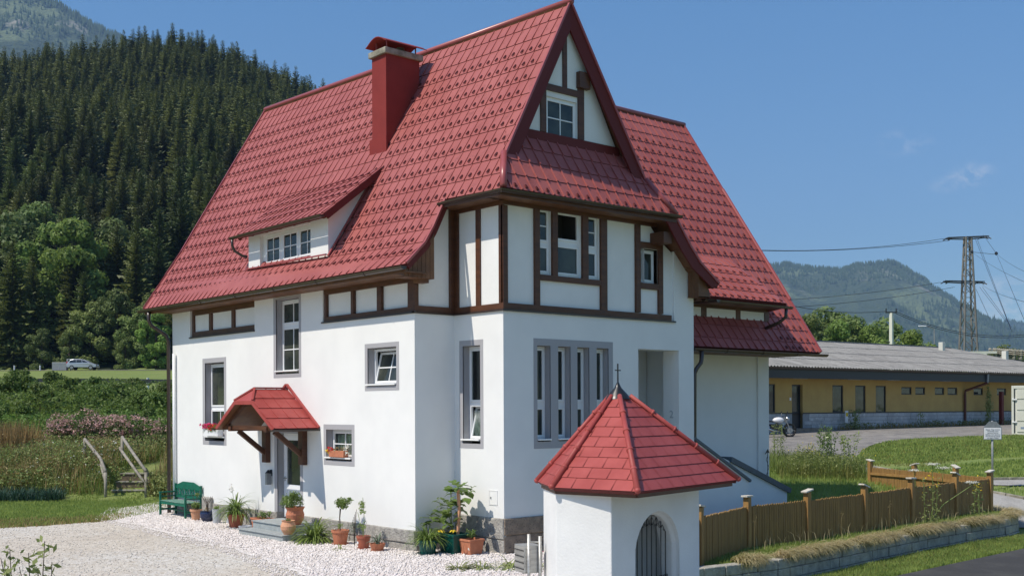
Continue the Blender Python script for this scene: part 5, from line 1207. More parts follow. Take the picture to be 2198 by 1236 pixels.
o=plant('strap_leaf_plant',-.55,7.15,'large strap leaved plant with hanging leaves left of the door steps'); pot(o,potprof(.2,.27,.42),M['terrad'],soil=(.25,.36)); o.scale=(.78,.78,.85); mb=strap_mesh(170,.55,1.05,.020,3); mb.v=[(a,b,c+.40) for a,b,c in mb.v]; mb.build('foliage',M['strap'],o); stems(o,[[(0,0,.4),(.0,.25,1.15)],[(0,0,.4),(0,-.35,1.0)]],.008,'yuc'); leaf_mb(G_.normal(size=(40,3))*.05+np.array([0,.25,1.17]),G_.normal(size=(40,3)),[.05]*40,.8,G_).build('seed_head',M['whp'],o); bushy(o,0,.6,.32,260,.08,M['potleaf'],'leaves',seed=9)
o=plant('planter_trough',-.30,6.15,'terracotta planter with low succulents at the left end of the upper step'); pot(o,None,M['terra'],square=(.17,.36,.30)); bushy(o,0,.36,.20,240,.06,M['potleaf'],seed=10)
o=plant('stone_bowl',-.85,6.05,'small pale stone bowl beside the left end of the steps','bowl'); pot(o,[(0,0),(.10,0),(.17,.13),(.17,.15),(.15,.15),(.13,.10)],M['zinc'],soil=(.13,.09))
o=plant('potted_plant',-.62,4.00,'big terracotta urn with bushy green herb on the right end of the top step',z=.365); pot(o,[(0,0),(.13,0),(.20,.12),(.22,.24),(.19,.34),(.22,.40),(.24,.42),(.20,.42),(.18,.36)],M['terra'],soil=(.18,.36)); bushy(o,0,.62,.34,1500,.055,M['potleaf'],seed=12)
o=plant('terracotta_urn',-1.02,3.62,'pale round terracotta urn on the lower step behind the strap leaves','urn',z=.19); pot(o,[(0,0),(.10,0),(.17,.12),(.18,.2),(.14,.30),(.16,.33),(.13,.33),(.11,.28)],M['terral'],soil=(.11,.27)); bushy(o,0,.34,.08,50,.06,M['potleaf'],seed=13)
o=plant('strap_leaf_plant',-.72,2.95,'large arching strap leaved plant right of the door steps'); o.scale=(.72,.72,.85); mb=strap_mesh(240,.7,1.12,.024,4,base=.12); mb.build('foliage',M['strap'],o); bushy(o,.0,.45,.2,60,.05,M['strap'],'inner_leaves',seed=14)
o=plant('potted_tree',-.50,2.20,'terracotta pot with a small round headed tree and saucer'); o.scale=(.86,.86,.92); pot(o,potprof(.16,.215,.36),M['terra'],saucer=.2,soil=(.2,.31)); stems(o,[[(0,0,.3),(.01,.03,.62)],[(0,.03,.6),(.08,.10,.86)],[(0,.03,.6),(-.05,-.08,.88)]],.014); bushy(o,0,1.0,.27,620,.085,M['potleaf'],asp=.38,seed=15); bushy(o,0,.45,.12,120,.04,M['yuc'],'underplanting',seed=16); leaf_mb(G_.normal(size=(14,3))*np.array([.16,.16,.05])+np.array([0,0,.45]),G_.normal(size=(14,3)),[.03]*14,1,G_).build('flower',M['whp'],o)
o=plant('potted_plant',-.50,1.62,'thin weedy plant leaning against the granite right of the round headed tree',cat='plant'); stems(o,[[(0,0,0),(.05*k-.1,.04*k-.1,.62+.05*k)] for k in range(5)],.005); bushy(o,0,.42,.2,260,.035,M['succ'],seed=17)
o=plant('potted_plant',-.56,1.16,'slim red brown pot with a tall light green seedling and a label sticker'); pot(o,potprof(.11,.145,.29,.012),M['terrad'],saucer=.13,soil=(.135,.25)); stems(o,[[(0,0,.25),(.02,.0,.7),(0,.02,1.12)],[(0,0,.25),(-.08,.10,.8)]],.006,'yuc'); bushy(o,0,.92,.14,130,.06,M['yuc'],seed=18,sq=1.4); bushy(o,0,.5,.16,70,.05,M['yuc'],'lower_leaves',seed=19); mb=MB(); mb.box(-.135,-.128,.0,.05,.12,.17); mb.build('sticker',M['signw'],o)
o=plant('potted_plant',-.56,.62,'low terracotta bowl with grey green spiky succulent near the wall corner'); pot(o,[(0,0),(.11,0),(.17,.15),(.175,.17),(.155,.17),(.14,.13)],M['terra'],saucer=.13,soil=(.14,.13)); mb=strap_mesh(26,.2,.42,.014,8,spread=.6); mb.v=[(a,b,c+.14) for a,b,c in mb.v]; mb.build('foliage',M['succ'],o)
o=plant('potted_plant',-.05,-.50,'round green plastic pot with grassy daylily and yellow flowers'); pot(o,potprof(.16,.20,.30),M['greenpl'],saucer=.2,soil=(.19,.26)); mb=strap_mesh(190,.35,.62,.010,20,base=.12); mb.v=[(a,b,c+.26) for a,b,c in mb.v]; mb.build('foliage',M['strap'],o)
for k,(dx,dy,dz) in enumerate(((.12,-.32,.50),(.20,-.62,.52))):
    P_=[(dx+.06*math.cos(a),dy+.06*math.sin(a),dz) for a in np.linspace(0,6.28,7)[:-1]]; leaf_mb(P_,[(math.cos(a),math.sin(a),.6) for a in np.linspace(0,6.28,7)[:-1]],[.09]*6,.5,G_).build('flower',M['yelp'],o)
o=plant('potted_plant',.50,-.72,'large square dark green tub with tall broad leaved plant on a pale stem'); pot(o,None,M['greenpl'],square=(.25,.28,.42),saucer=True)
stems(o,[[(.0,-.10,.3),(.02,-.14,.9),(.0,-.12,1.35)]],.035,'terral'); stems(o,[[(-.0,.1,.3),(0,.12,1.3)],[(0,0,.3),(0,.25,.95)]],.01,'yuc')
def bigleaf(cs,seed,n,R_,L0,L1):
    rg=random.Random(seed); mb=MB()
    for (cx,cy,cz) in cs:
        for i in range(n):
            a=rg.uniform(0,2*PI); L_=rg.uniform(L0,L1); el=rg.uniform(-.3,.7); s0=Vector((cx,cy,cz))+Vector((math.cos(a),math.sin(a),rg.uniform(-.4,.8)))*R_*rg.uniform(.3,1)
            d=Vector((math.cos(a)*math.cos(el),math.sin(a)*math.cos(el),math.sin(el)));sd=Vector((-math.sin(a),math.cos(a),rg.uniform(-.3,.3))); w=L_*.34
            m1=s0+d*L_*.35; m2=s0+d*L_*.72+Vector((0,0,-.06*L_)); e=s0+d*L_+Vector((0,0,-.28*L_))
            mb.add([s0,m1+sd*w,m2+sd*w*.8,e,m2-sd*w*.8,m1-sd*w,m1-Vector((0,0,.05*L_)),m2-Vector((0,0,.05*L_))],[(0,6,1),(0,5,6),(1,6,7,2),(6,5,4,7),(2,7,3),(7,4,3)])
    return mb
bigleaf([(0,-.10,1.35),(.0,-.28,1.25)],5,16,.16,.16,.30).build('upper_leaves',M['potleaf'],o); bigleaf([(0,.12,.95),(0,.30,.75),(0,.22,1.05),(-.1,.1,.6),(-.1,.42,.62)],6,15,.2,.16,.30).build('foliage',M['potleaf'],o)
o=plant('potted_plant',.60,-1.17,'square terracotta pot with a small leafy herb in front of the granite corner'); pot(o,None,M['terra'],square=(.19,.19,.33)); bushy(o,0,.45,.15,160,.07,M['potleaf'],asp=.35,seed=25); mb=MB(); mb.lathe([(0,.02),(.035,.015),(.04,0)],(0,0,0),10); q=mb.build('ornament',M['whp'],o); q.location=(-.15,-.12,.14); q.rotation_euler=(0,R(-80),R(30))
# window boxes
o=empty('window_box',(-.10,9.35,2.37),0,'white flower box with pink and red geraniums under the tall left window','flower box'); mb=MB(); mb.box(-.08,.10,-.42,.48,0,.17); mb.build('box',M['frame'],o,bevel=.01)
def flecks(root,n,sx,sy,sz,cz,m,ls,name,seed,cy=0,cx=0):
    rg=np.random.default_rng(seed); c=rg.uniform(-1,1,(n,3))*np.array([sx,sy,sz])+np.array([cx,cy,cz]); v,f=quads(c,rg.normal(size=(n,3)),rg.uniform(.6,1.2,n)*ls,.8,rg=rg); return npmesh(name,v,f,m,root)
flecks(o,260,.13,.46,.10,.22,M['potleaf'],.07,'foliage',1); flecks(o,170,.14,.24,.07,.28,M['pink2'],.065,'flower',2,.26,-.03); flecks(o,150,.14,.22,.08,.25,M['redp'],.065,'flower',3,-.14,-.04)
o=empty('window_box',(-.02,3.0,1.975),0,'terracotta box with dried flowers and little figures on the small low window sill','flower box'); mb=MB(); mb.box(-.06,.08,-.28,.36,0,.15); mb.build('box',M['terra'],o,bevel=.01)
flecks(o,90,.08,.40,.07,.16,M['dry'],.05,'foliage',4); flecks(o,40,.05,.08,.06,.18,M['redp'],.05,'flower',5,.34,-.03); flecks(o,30,.06,.06,.05,.12,M['yelp'],.05,'flower',6,.44,-.05); flecks(o,50,.06,.08,.12,.18,M['whp'],.05,'flower',7,-.36)
# weeds in the gravel, hose
def dandel(x,y,r,n,label,fl=1):
    rg=np.random.default_rng(int(abs(x*97+y*31))); mb=strap_mesh(n,r*.4,r,.014,int(x*10)+99,spread=1.6,up=.5,base=r*.4); o=mb.build('gravel_weed',M['weed']); o.location=(x,y,.05); tag(o,label,'weed','weeds growing in the white gravel'); return o
dandel(-1.04,1.35,.28,26,'small flat weed in the gravel in front of the slim pot')
for i,(x,y,lb) in enumerate(((-.55,-2.9,'leafy dandelion clump with a yellow flower, left of the mailbox'),(-.2,-3.4,'dandelion clump close to the left mailbox post'),(.35,-3.6,'dandelion clump behind the mailbox'),(.9,-3.7,'dandelion clump between the mailbox and the shrine'),(-.95,-2.7,'leftmost dandelion clump of the row by the mailbox'),(.1,-3.0,'scruffy weed clump nearest the plinth by the mailbox'))):
    dandel(x,y,.42,70,lb)
mb=MB(); mb.tube([(1.6+.25*k,-2.05+.12*math.sin(k*1.1)-(.05*k),.07) for k in range(16)],.018,6); o=mb.build('garden_hose',M['hose'],smooth=True); tag(o,'red garden hose lying on the gravel behind the mailbox','hose')
# loose white stones
rg=np.random.default_rng(3); P=[]
gpoly=[(1.2,15.5),(-.3,15.0),(-2.0,12.1),(-2.25,7),(-2.5,3.2),(-3.0,.3),(-3.4,-1.3),(-4.3,-4.6),(-4.6,-6.5),(1.8,-6.5),(2,-1.7),(1.2,-1.7),(1,-.05),(-.05,0),(-.05,12.2),(1,12.3)]
def instones(a,b,rg_):
    return noise.noise(Vector((a*3,b*3,0)))*.5<-.4
def stones(name,P,smin,smax,m,zo,seed):
    rg=np.random.default_rng(seed); n=len(P); base=np.array([(1,0,0),(0,1,0),(-1,0,0),(0,-1,0),(0,0,.8),(0,0,-.5)],dtype=float); fb=np.array([(0,1,4),(1,2,4),(2,3,4),(3,0,4),(1,0,5),(2,1,5),(3,2,5),(0,3,5)])
    V=[];s_=rg.uniform(smin,smax,(n,1,1)); an=rg.uniform(0,6.28,n); B=base[None]*(1+rg.uniform(-.35,.35,(n,6,3)))*s_
    ca,sa=np.cos(an)[:,None],np.sin(an)[:,None]; tx=rg.uniform(-.6,.6,n)[:,None]
    x=B[:,:,0]*ca-B[:,:,1]*sa; y=B[:,:,0]*sa+B[:,:,1]*ca; z=B[:,:,2]+tx*x
    Z=np.array([H(a,b) for a,b in P])[:,None]+zo
    V=np.stack([x+P[:,0:1],y+P[:,1:2],z+Z],2).reshape(-1,3); F=(np.arange(n)[:,None,None]*6+fb[None]).reshape(-1,3)
    return tag(npmesh(name,V,F,m),kind='stuff')
M['stone']=mat('white limestone chips',(.80,.75,.72),.85,c2=(.60,.54,.50),vscale=9,c3=(.40,.36,.33),c3t=.66)
M['chip']=mat('grey grit chips',(.66,.62,.56),.9,c2=(.45,.41,.36),vscale=6)
stones('gravel_stones',samp_poly(gpoly,True)(34000,rg),.016,.034,M['stone'],.048,4)
edge=samp_poly([(-.6,15.5),(-2.4,12.1),(-2.8,7),(-3.0,3.2),(-3.6,.3),(-4.2,-1.8),(-5.2,-4.6),(-5.2,-7),(-4.0,-7),(-3.6,-4),(-2.6,.3),(-2.1,3.2),(-1.9,7),(-1.7,12.1),(0,15)],True)
stones('edge_stones',edge(5000,rg),.014,.028,M['stone'],.036,5)
stones('courtyard_chips',samp_poly([(-18,28.4),(-13,28.9),(-11.2,30.8),(-6,29),(-2,19),(-11,19)])(4600,rg),.010,.026,M['chip'],.034,6)
# mailbox
mbx=empty('mailbox',W(.20,16.6,.03),R(-17),'stainless steel mailbox on two round posts beside the white shrine','mailbox')
for x in (-.09,.09):
    mb=MB(); mb.tube([(x,-.29,-.1),(x,-.29,1.20 if x>0 else 1.24)],.024,12); mb.build('post',M['steel'],mbx,smooth=True)
mb=MB(); mb.tube([(-.09,-.29,1.13),(.09,-.29,1.11)],.012,8); mb.build('crossbar',M['steel'],mbx)
mb=MB(); mb.box(-.145,.145,-.26,.10,.66,1.06); bx=mb.build('box',M['steel'],mbx,bevel=.006)
mb=MB()
for k in range(4):
    z=.715+.09*k; mb.cut(); mb.box(-.152,-.146,-.24,.08,z,z+.012)
mb.build('slot',M['iron'],bx)
mb=MB()
for k in range(3): mb.box(-.151,-.147,-.25,.09,.74+.09*k,.785+.09*k)
mb.build('flap',M['steel'],bx)
# ---------------------------------------------------------------- wayside shrine
SA=Vector((.979,.203,0)).normalized(); SB=Vector((-SA.y,SA.x,0)); SN=Vector((-3.31,-9.5,0))
shr=empty('wayside_shrine',SN+SA*1.45+SB*1.1,math.atan2(SA.y,SA.x),'white wayside shrine with red shingled polygonal roof, iron gate and black cross','shrine')
cx0,cy0=1.45,1.1
def SL_(a,b,z): return Vector((a-cx0,b-cy0,z))
o1,o2=.53,.20   # front and side overhang
body=[(o2,o1),(2.9-o2,o1),(2.9-o2+.08,1.36),(1.98,2.28-.10),(.92,2.28-.10),(o2-.12,1.36)]
# front wall with arched niche
zb,zt=-.6,2.02; aw=.64; ac=1.44; az=.99   # arch half width, centre, springing
mb=MB(); fr_=[(o2,zb),(ac-aw,zb)]; 
arc=[(ac+aw*math.cos(t),az+aw*.98*math.sin(t)) for t in np.linspace(PI,0,15)]
pl_=[(o2,zb),(ac-aw,zb)]+arc+[(ac+aw,zb),(2.9-o2,zb),(2.9-o2,zt),(o2,zt)]
mb.add([SL_(x,o1,z) for x,z in pl_],[tuple(range(len(pl_)))])
# rounded reveal going back and narrowing
prof_=[(0,0),(.02,.05),(.06,.10),(.07,.30)]
outl=[(ac-aw,zb)]+arc+[(ac+aw,zb)]
def ins(p,d):
    x,z=p; 
    if z<=az: return (x+(d if x<ac else -d),z)
    t=math.atan2(z-az,x-ac); return (ac+(aw-d)*math.cos(t),az+(aw-d)*.98*math.sin(t))
rings=[[SL_(*(ins(p,d)[0],o1+q),ins(p,d)[1]) if False else Vector((ins(p,d)[0]-cx0,o1+q-cy0,ins(p,d)[1])) for p in outl] for d,q in prof_]
for A,B in zip(rings,rings[1:]):
    n=len(A); mb.add(A+B,[(i,i+1,n+i+1,n+i) for i in range(n-1)])
mb.add([SL_(ac-.8,o1+1.2,zb),SL_(ac+.8,o1+1.2,zb),SL_(ac+.8,o1+1.2,zt),SL_(ac-.8,o1+1.2,zt)],[(0,1,2,3)])
mb.add([SL_(ac-.74,o1+.3,zb),SL_(ac-.74,o1+1.2,zb),SL_(ac-.74,o1+1.2,zt),SL_(ac-.74,o1+.3,zt)],[(0,1,2,3)]); mb.add([SL_(ac+.74,o1+.3,zb),SL_(ac+.74,o1+.3,zt),SL_(ac+.74,o1+1.2,zt),SL_(ac+.74,o1+1.2,zb)],[(0,1,2,3)])
mb.add([SL_(ac-.6,o1+.3,1.85),SL_(ac+.6,o1+.3,1.85),SL_(ac+.6,o1+1.2,1.85),SL_(ac-.6,o1+1.2,1.85)],[(0,1,2,3)])
bp_=body[1:]+body[:1]
for p,q in zip(bp_,bp_[1:]): mb.add([SL_(p[0],p[1],zb),SL_(q[0],q[1],zb),SL_(q[0],q[1],zt),SL_(p[0],p[1],zt)],[(0,1,2,3)])
w_=mb.build('wall',mat('shrine render',(.77,.77,.755),.85,bump=.35,bscale=28,c2=(.70,.70,.69),vscale=1.4,bdist=.012),shr)
sw=w_.modifiers.new('w','WELD'); sw.merge_threshold=.002
bv_=w_.modifiers.new('b','BEVEL'); bv_.width=.035; bv_.segments=3; bv_.limit_method='ANGLE'; bv_.angle_limit=R(35)
for p in w_.data.polygons: p.use_smooth=False
eave=[(0,0),(2.9,0),(2.9,1.36),(1.98,2.28),(.92,2.28),(0,1.36)]; ap=SL_(1.45,1.2,3.38); ez=2.0
for i in range(6):
    p=SL_(*eave[i],ez); q=SL_(*eave[(i+1)%6],ez); u_=(q-p).normalized(); n_=(q-p).cross(ap-p).normalized(); n_=n_ if n_.z>0 else -n_
    dv=u_.cross(n_); dv=dv if dv.z<0 else -dv
    if dv.z>0: dv=-dv
    h_=(p-ap).dot(dv); tp=ap
    uA=(ap-p).dot(u_); Lb=(q-p).length
    mpz=lambda u,v,ap=ap,u_=u_,dv=dv: ap+u_*u+dv*v
    uo=-uA
    poly=[(0,0),(Lb-uA,h_),(-uA,h_)]
    # drop the very tip hidden by the cap
    poly=clip_poly(poly,axis=1,sign=1,c=.12)
    roofpatch('roof',poly,mpz,h_,h_/10,.32,M['chroof'],shr,ribs=False,stag=True,lift=.009,thick=.06,under='wood',nrm=n_)
mb=MB(); 
for i in range(6):
    p=SL_(*eave[i],ez); a=ap+(p-ap)*.10; b=ap+(p-ap)*1.01; off_=Vector((0,0,.035)); mb.cut(); mb.tube([a+off_,b+off_],[.035,.045],10)
    for k in range(1,5): c=a+(b-a)*(k/5)+off_; d=(b-a).normalized(); mb.tube([c-d*.018,c+d*.018],.052,10)
    mb.lathe([(0,.045),(.035,.03),(.05,0),(.035,-.03),(0,-.045)],b+off_,10)
mb.build('hip_cap',M['chroof'],shr,smooth=True)
mb=MB(); ed=[SL_(*e,ez) for e in eave]
for i in range(6):
    a,b=ed[i],ed[(i+1)%6]; c=SL_(cx0,cy0,ez); mb.beam(a+(c-a)*.05-Vector((0,0,.045)),b+(c-b)*.05-Vector((0,0,.045)),.03,.08)
mb.add([a+(SL_(cx0,cy0,ez)-a)*.05-Vector((0,0,.085)) for a in ed],[tuple(range(6))]); mb.build('soffit',M['wood'],shr)
mb=MB(); mb.lathe([(.185,-.15),(.16,-.10),(.05,.02),(.012,.10),(.012,.16)],(ap.x,ap.y,ap.z),14); cap=mb.build('cap',M['leadc'],shr,smooth=True)
mb=MB(); mb.box(ap.x-.008,ap.x+.008,ap.y-.008,ap.y+.008,ap.z+.08,ap.z+.37); mb.box(ap.x-.075,ap.x+.075,ap.y-.006,ap.y+.006,ap.z+.265,ap.z+.28); mb.build('cross',M['iron'],shr)
# wrought iron gate
mb=MB(); gy=o1+.16-cy0
def gx(x): return x-cx0
g0_,g1_=.86,2.07; gc=1.47; gr_=.62
def gz(x): return 1.54-.20*((x-gc)/.61)**2
arcg=[Vector((gx(x),gy,gz(x))) for x in np.linspace(g0_,g1_,17)]
for a,b in zip(arcg,arcg[1:]): mb.beam(a,b,.014,.030,up=(0,1,0))
mb.box(gx(g1_)-.012,gx(g1_)+.012,gy-.012,gy+.012,-.5,1.39); mb.box(gx(g0_)-.010,gx(g0_)+.010,gy-.010,gy+.010,-.5,1.33)
for k in range(1,9):
    x=g0_+(g1_-g0_)*k/9; zt_=gz(x); ht=zt_+(.07 if k%2 else .09)
    mb.tube([(gx(x),gy,-.5),(gx(x),gy,ht)],.0085,6); mb.lathe([(.0,.05),(.012,0),(0,-.02)],(gx(x),gy,ht-.02),6)
    if k%2==0:
        for s_ in (1,-1): mb.tube([(gx(x),gy,ht-.06),(gx(x)+.028*s_,gy,ht-.03),(gx(x)+.036*s_,gy,ht)],.005,5)
    for s_ in (1,-1):   # scrolls
        pts=[(gx(x)+s_*.035+.026*(1-t/7)*math.cos(t*1.0)*s_,gy,zt_-.13-.0*t+.026*(1-t/7)*math.sin(t*1.0)) for t in np.linspace(0,6.2,12)]
        mb.tube([(gx(x)+s_*.004,gy,zt_-.02),(gx(x)+s_*.05,gy,zt_-.07)]+pts,.0045,5)
        pts=[(gx(x)+s_*.035+.026*(1-t/7)*math.cos(t*1.0)*s_,gy,.62+.026*(1-t/7)*math.sin(t*1.0)) for t in np.linspace(0,6.2,12)]; mb.tube([(gx(x)+s_*.004,gy,.50)]+pts,.0045,5)
mb.box(gx(g0_),gx(g1_),gy-.008,gy+.008,.46,.49)
gt=mb.build('gate',M['iron'],shr)
mb=MB(); mb.box(gx(g1_)-.01,gx(g1_)+.035,gy-.03,gy+.01,.74,.86); mb.tube([(gx(g1_)+.03,gy-.04,.80),(gx(g1_)+.06,gy-.05,.80),(gx(g1_)+.06,gy-.05,.70)],.009,6); mb.build('handle',M['iron'],gt)
# ---------------------------------------------------------------- fences and retaining wall
FP=[(2.6,21.2),(3.95,23.6),(5.46,26.0),(7.2,27.3),(9.1,28.9),(10.88,30.5),(12.8,32.3),(14.35,33.6)]
FB_=[(14.35,33.6),(14.0,35.3),(13.45,37.4),(12.65,39.5)]
def fence(name,pts,label,ph,pan,back=False,seed=0):
    rr=random.Random(seed); p0=W(*pts[0]); z00=HT(p0.x,p0.y); root=empty(name,(p0.x,p0.y,z00),0,label,'fence'); O_=Vector((p0.x,p0.y,z00))
    Q=[W(*p) for p in pts]; Q=[Vector((q.x,q.y,HT(q.x,q.y)-.02)) for q in Q]
    for i,q in enumerate(Q):
        if i==0 and back: continue
        c=q-O_; d=(Q[min(i+1,len(Q)-1)]-Q[max(i-1,0)]).normalized(); h=ph+rr.uniform(-.03,.03)
        mb=MB(); mb.beam(c+Vector((0,0,-.3)),c+Vector((0,0,h)),.14,.14,up=(d.x,d.y,0)); po=mb.build('post',M['post'],root,bevel=.008)
        mb=MB(); t=d*.145+Vector((0,0,rr.uniform(-.05,.05))); mb.beam(c-t+Vector((0,0,h+.025)),c+t+Vector((0,0,h+.025)),.17,.04); mb.build('cap',M['whitew'],po,bevel=.006)
        mb=MB(); mb.beam(c+Vector((0,0,-.05)),c+Vector((0,0,.03)),.16,.16,up=(d.x,d.y,0)); mb.build('post_shoe',M['bluegrey'],po)
    for a,b in zip(Q,Q[1:]):
        d=b-a; L_=Vector((d.x,d.y,0)).length; t=Vector((d.x,d.y,0))/L_; nrm=Vector((t.y,-t.x,0)); n=int(L_/.088); mb=MB(); dz=(b.z-a.z)/L_
        for k in range(n):
            s0=.08+(L_-.16)*k/n; s1=s0+(L_-.16)/n-.010; h=pan+rr.uniform(-.012,.012); zz=(a.z-O_.z)+dz*s0; c0=a-O_; c0.z=0
            j=rr.uniform(-.004,.004)
            P=lambda s,y,z: c0+t*s+nrm*(y+j)+Vector((0,0,zz+z))
            mb.hexa([P(s0,.0,.03),P(s1,.0,.03),P(s1,.02,.03),P(s0,.02,.03),P(s0,.0,h-.03),P(s1,.0,h-.03),P(s1,.02,h-.03),P(s0,.02,h-.03)]); sm_=(s0+s1)/2
            mb.add([P(s0,.0,h-.03),P(s1,.0,h-.03),P(s1,.02,h-.03),P(s0,.02,h-.03),P(sm_,.0,h),P(sm_,.02,h)],[(0,1,4),(3,5,2),(0,4,5,3),(1,2,5,4)])
        pa=mb.build('panel',M['picket'],root)
        mb=MB(); c0=a-O_; c1=b-O_; o_=nrm*(-.035)
        for z in (.25,pan-.22): mb.beam(c0+o_+Vector((0,0,z)),c1+o_+Vector((0,0,z)),.05,.08)
        mb.build('rail',M['post'],root)
    return root
fence('picket_fence',FP,'ochre vertical board fence with square posts running along the roadside terrace',1.24,1.05,seed=1)
fence('picket_fence',FB_,'rear return of the ochre board fence, seen from inside with its rail',1.28,1.08,back=True,seed=2)
rw=empty('retaining_wall',W(*RW[3],-.6),0,'low dark block retaining wall below the fence terrace','wall'); OW=Vector(rw.location); rr=random.Random(8)
mb=MB(); pts=[W(*p) for p in RW]
for row,(z0,z1) in enumerate(((-.82,-.56),(-.555,-.345),(-.34,-.13))):
    acc_=0
    for a,b in zip(pts,pts[1:]):
        L_=(b-a).length; t=(b-a)/L_; s=0
        while s<L_-.05:
            w=min(rr.uniform(.42,.62),L_-s)
            if L_-s-w<.2: w=L_-s
            j=rr.uniform(-.02,.02); nn=Vector((t.y,-t.x,0)); c=a+t*(s+w/2)+nn*(j+.02*row*-1)
            mb.beam(c-t*(w/2-.006)+Vector((0,0,(z0+z1)/2))-OW,c+t*(w/2-.006)+Vector((0,0,(z0+z1)/2))-OW,.26,z1-z0,); s+=w
mb.build('blocks',M['block'],rw,bevel=.018)
# grass on terrace edge, verge and island
def along(pts,n,rg,off0,off1):
    P=[];L=[math.dist(a,b) for a,b in zip(pts,pts[1:])]; T=sum(L)
    for _ in range(n):
        s=rg.uniform(0,T); i=0
        while s>L[i]: s-=L[i]; i+=1
        a,b=pts[i],pts[i+1]; t=s/L[i]; nx,ny=-(b[1]-a[1])/L[i],(b[0]-a[0])/L[i]; o=rg.uniform(off0,off1); q=W(a[0]+(b[0]-a[0])*t+nx*o,a[1]+(b[1]-a[1])*t+ny*o); P.append((q.x,q.y))
    return np.array(P)
RWg=RW[1:]
def overhang(name,n,seed,m,z,h0,h1,off0,off1,k=1.0,w=.014):
    rg=np.random.default_rng(seed); V=[];F=[]
    L=[math.dist(a,b) for a,b in zip(RWg,RWg[1:])]; T=sum(L)
    for _ in range(n):
        s=rg.uniform(0,T); s0=s; i=0
        while s>L[i]: s-=L[i]; i+=1
        den=.5+.5*math.sin(s0*2.1)+.3*math.sin(s0*5.3)
        if rg.random()>.15+.75*den or (s0<1.1): continue
        a,b=RWg[i],RWg[i+1]; t=s/L[i]; nx,ny=-(b[1]-a[1])/L[i],(b[0]-a[0])/L[i]; o=rg.uniform(off0,off1); q=W(a[0]+(b[0]-a[0])*t+nx*o,a[1]+(b[1]-a[1])*t+ny*o,z)
        out=-(RT*nx+FW*ny)+ (RT*(b[0]-a[0])+FW*(b[1]-a[1])).normalized()*rg.normal()*.55; out.normalize(); h=rg.uniform(h0,h1)
        p=Vector(q); d=(out*rg.uniform(.4,1.0)+Vector((0,0,rg.uniform(.5,1.2)))).normalized(); sd=out.cross(Vector((0,0,1))).normalized()*w*rg.uniform(.5,1); pts_=[p]
        for _k in range(5): p=p+d*(h/5); d=(d+Vector((0,0,-.42*k))+out*.05).normalized(); pts_.append(p)
        b0=len(V)
        for j,pp in enumerate(pts_): ww=1-j/5.4; V.append(pp-sd*ww); V.append(pp+sd*ww)
        for j in range(5): F.append((b0+2*j,b0+2*j+1,b0+2*j+3,b0+2*j+2))
    o=npmesh(name,np.array([v[:] for v in V]),np.array(F),m); return tag(o,kind='stuff')
overhang('overhanging_grass',22000,5,M['grassp'],-.12,.24,.52,-.12,.34,k=1.05)
overhang('overhanging_grass',5000,6,M['grassy'],-.16,.15,.34,-.08,.35,k=1.6)
blades('terrace_grass',13000,lambda n,rg: along(FP[1:],n,rg,-.85,.05),.03,.12,.014,M['lawn'],51,zf=HT)
blades('terrace_grass',160,lambda n,rg: along(FP[2:],n,rg,-.5,.0),.2,.5,.010,M['grassp'],52,zf=HT,lean=.8)
blades('verge_grass',42000,samp_poly([(3.4,20.2),(4.6,22.5),(5.57,23.4),(7.1,24.9),(8.72,26.6),(11.17,29.1),(12.97,30.7),(14.0,31.5),(15.6,31.6),(13.35,29.15),(10.3,26.3),(8.45,24.55),(6.0,22.2),(3.8,19.5)]),.04,.13,.016,M['lawn'],53)
blades('verge_grass',4000,samp_poly([(3.4,20.2),(8.72,26.6),(12.97,30.7),(14.0,31.5),(15.2,32.3),(13.35,29.4),(8.45,24.8),(6.0,22.4)]),.04,.14,.02,M['grassy'],54)
blades('island_grass',36000,samp_poly([p for p in ISL if p[0]<26]+[(26,47)]),.05,.15,.035,M['lawn'],55); blades('island_grass',9000,samp_poly(ISL[:7]+[(26,50),(20,46),(16,43)]),.04,.13,.03,M['grassy'],56)
blades('island_grass',9000,samp_poly([(15.9,37.4),(16.4,38.7),(17.8,38.5),(25,40.1),(30,42.3),(30,34),(22,32),(16.7,36.5)]),.05,.13,.03,M['lawn'],57)
# kerb along the path edge
kb=MB()
for a,b in (((18.3,39.92),(25,41.5)),((25,41.5),(34,45.4)),((17.1,39.85),(18.3,39.92)),((15.92,37.36),(16.7,36.43)),((16.7,36.43),(22,31.3)),((13.45,43.35),(14.1,42.05)),((14.1,42.05),(15.2,40.45)),((15.2,40.45),(17.1,39.85))):
    n=int(math.dist(a,b)/.9)+1
    for k in range(n):
        p=W(a[0]+(b[0]-a[0])*k/n,a[1]+(b[1]-a[1])*k/n); q=W(a[0]+(b[0]-a[0])*(k+.97)/n,a[1]+(b[1]-a[1])*(k+.97)/n); kb.beam((p.x,p.y,H(p.x,p.y)+.04),(q.x,q.y,H(q.x,q.y)+.04),.12,.14)
kb=kb.build('kerb',M['conc'],bevel=.015); tag(kb,kind='structure')
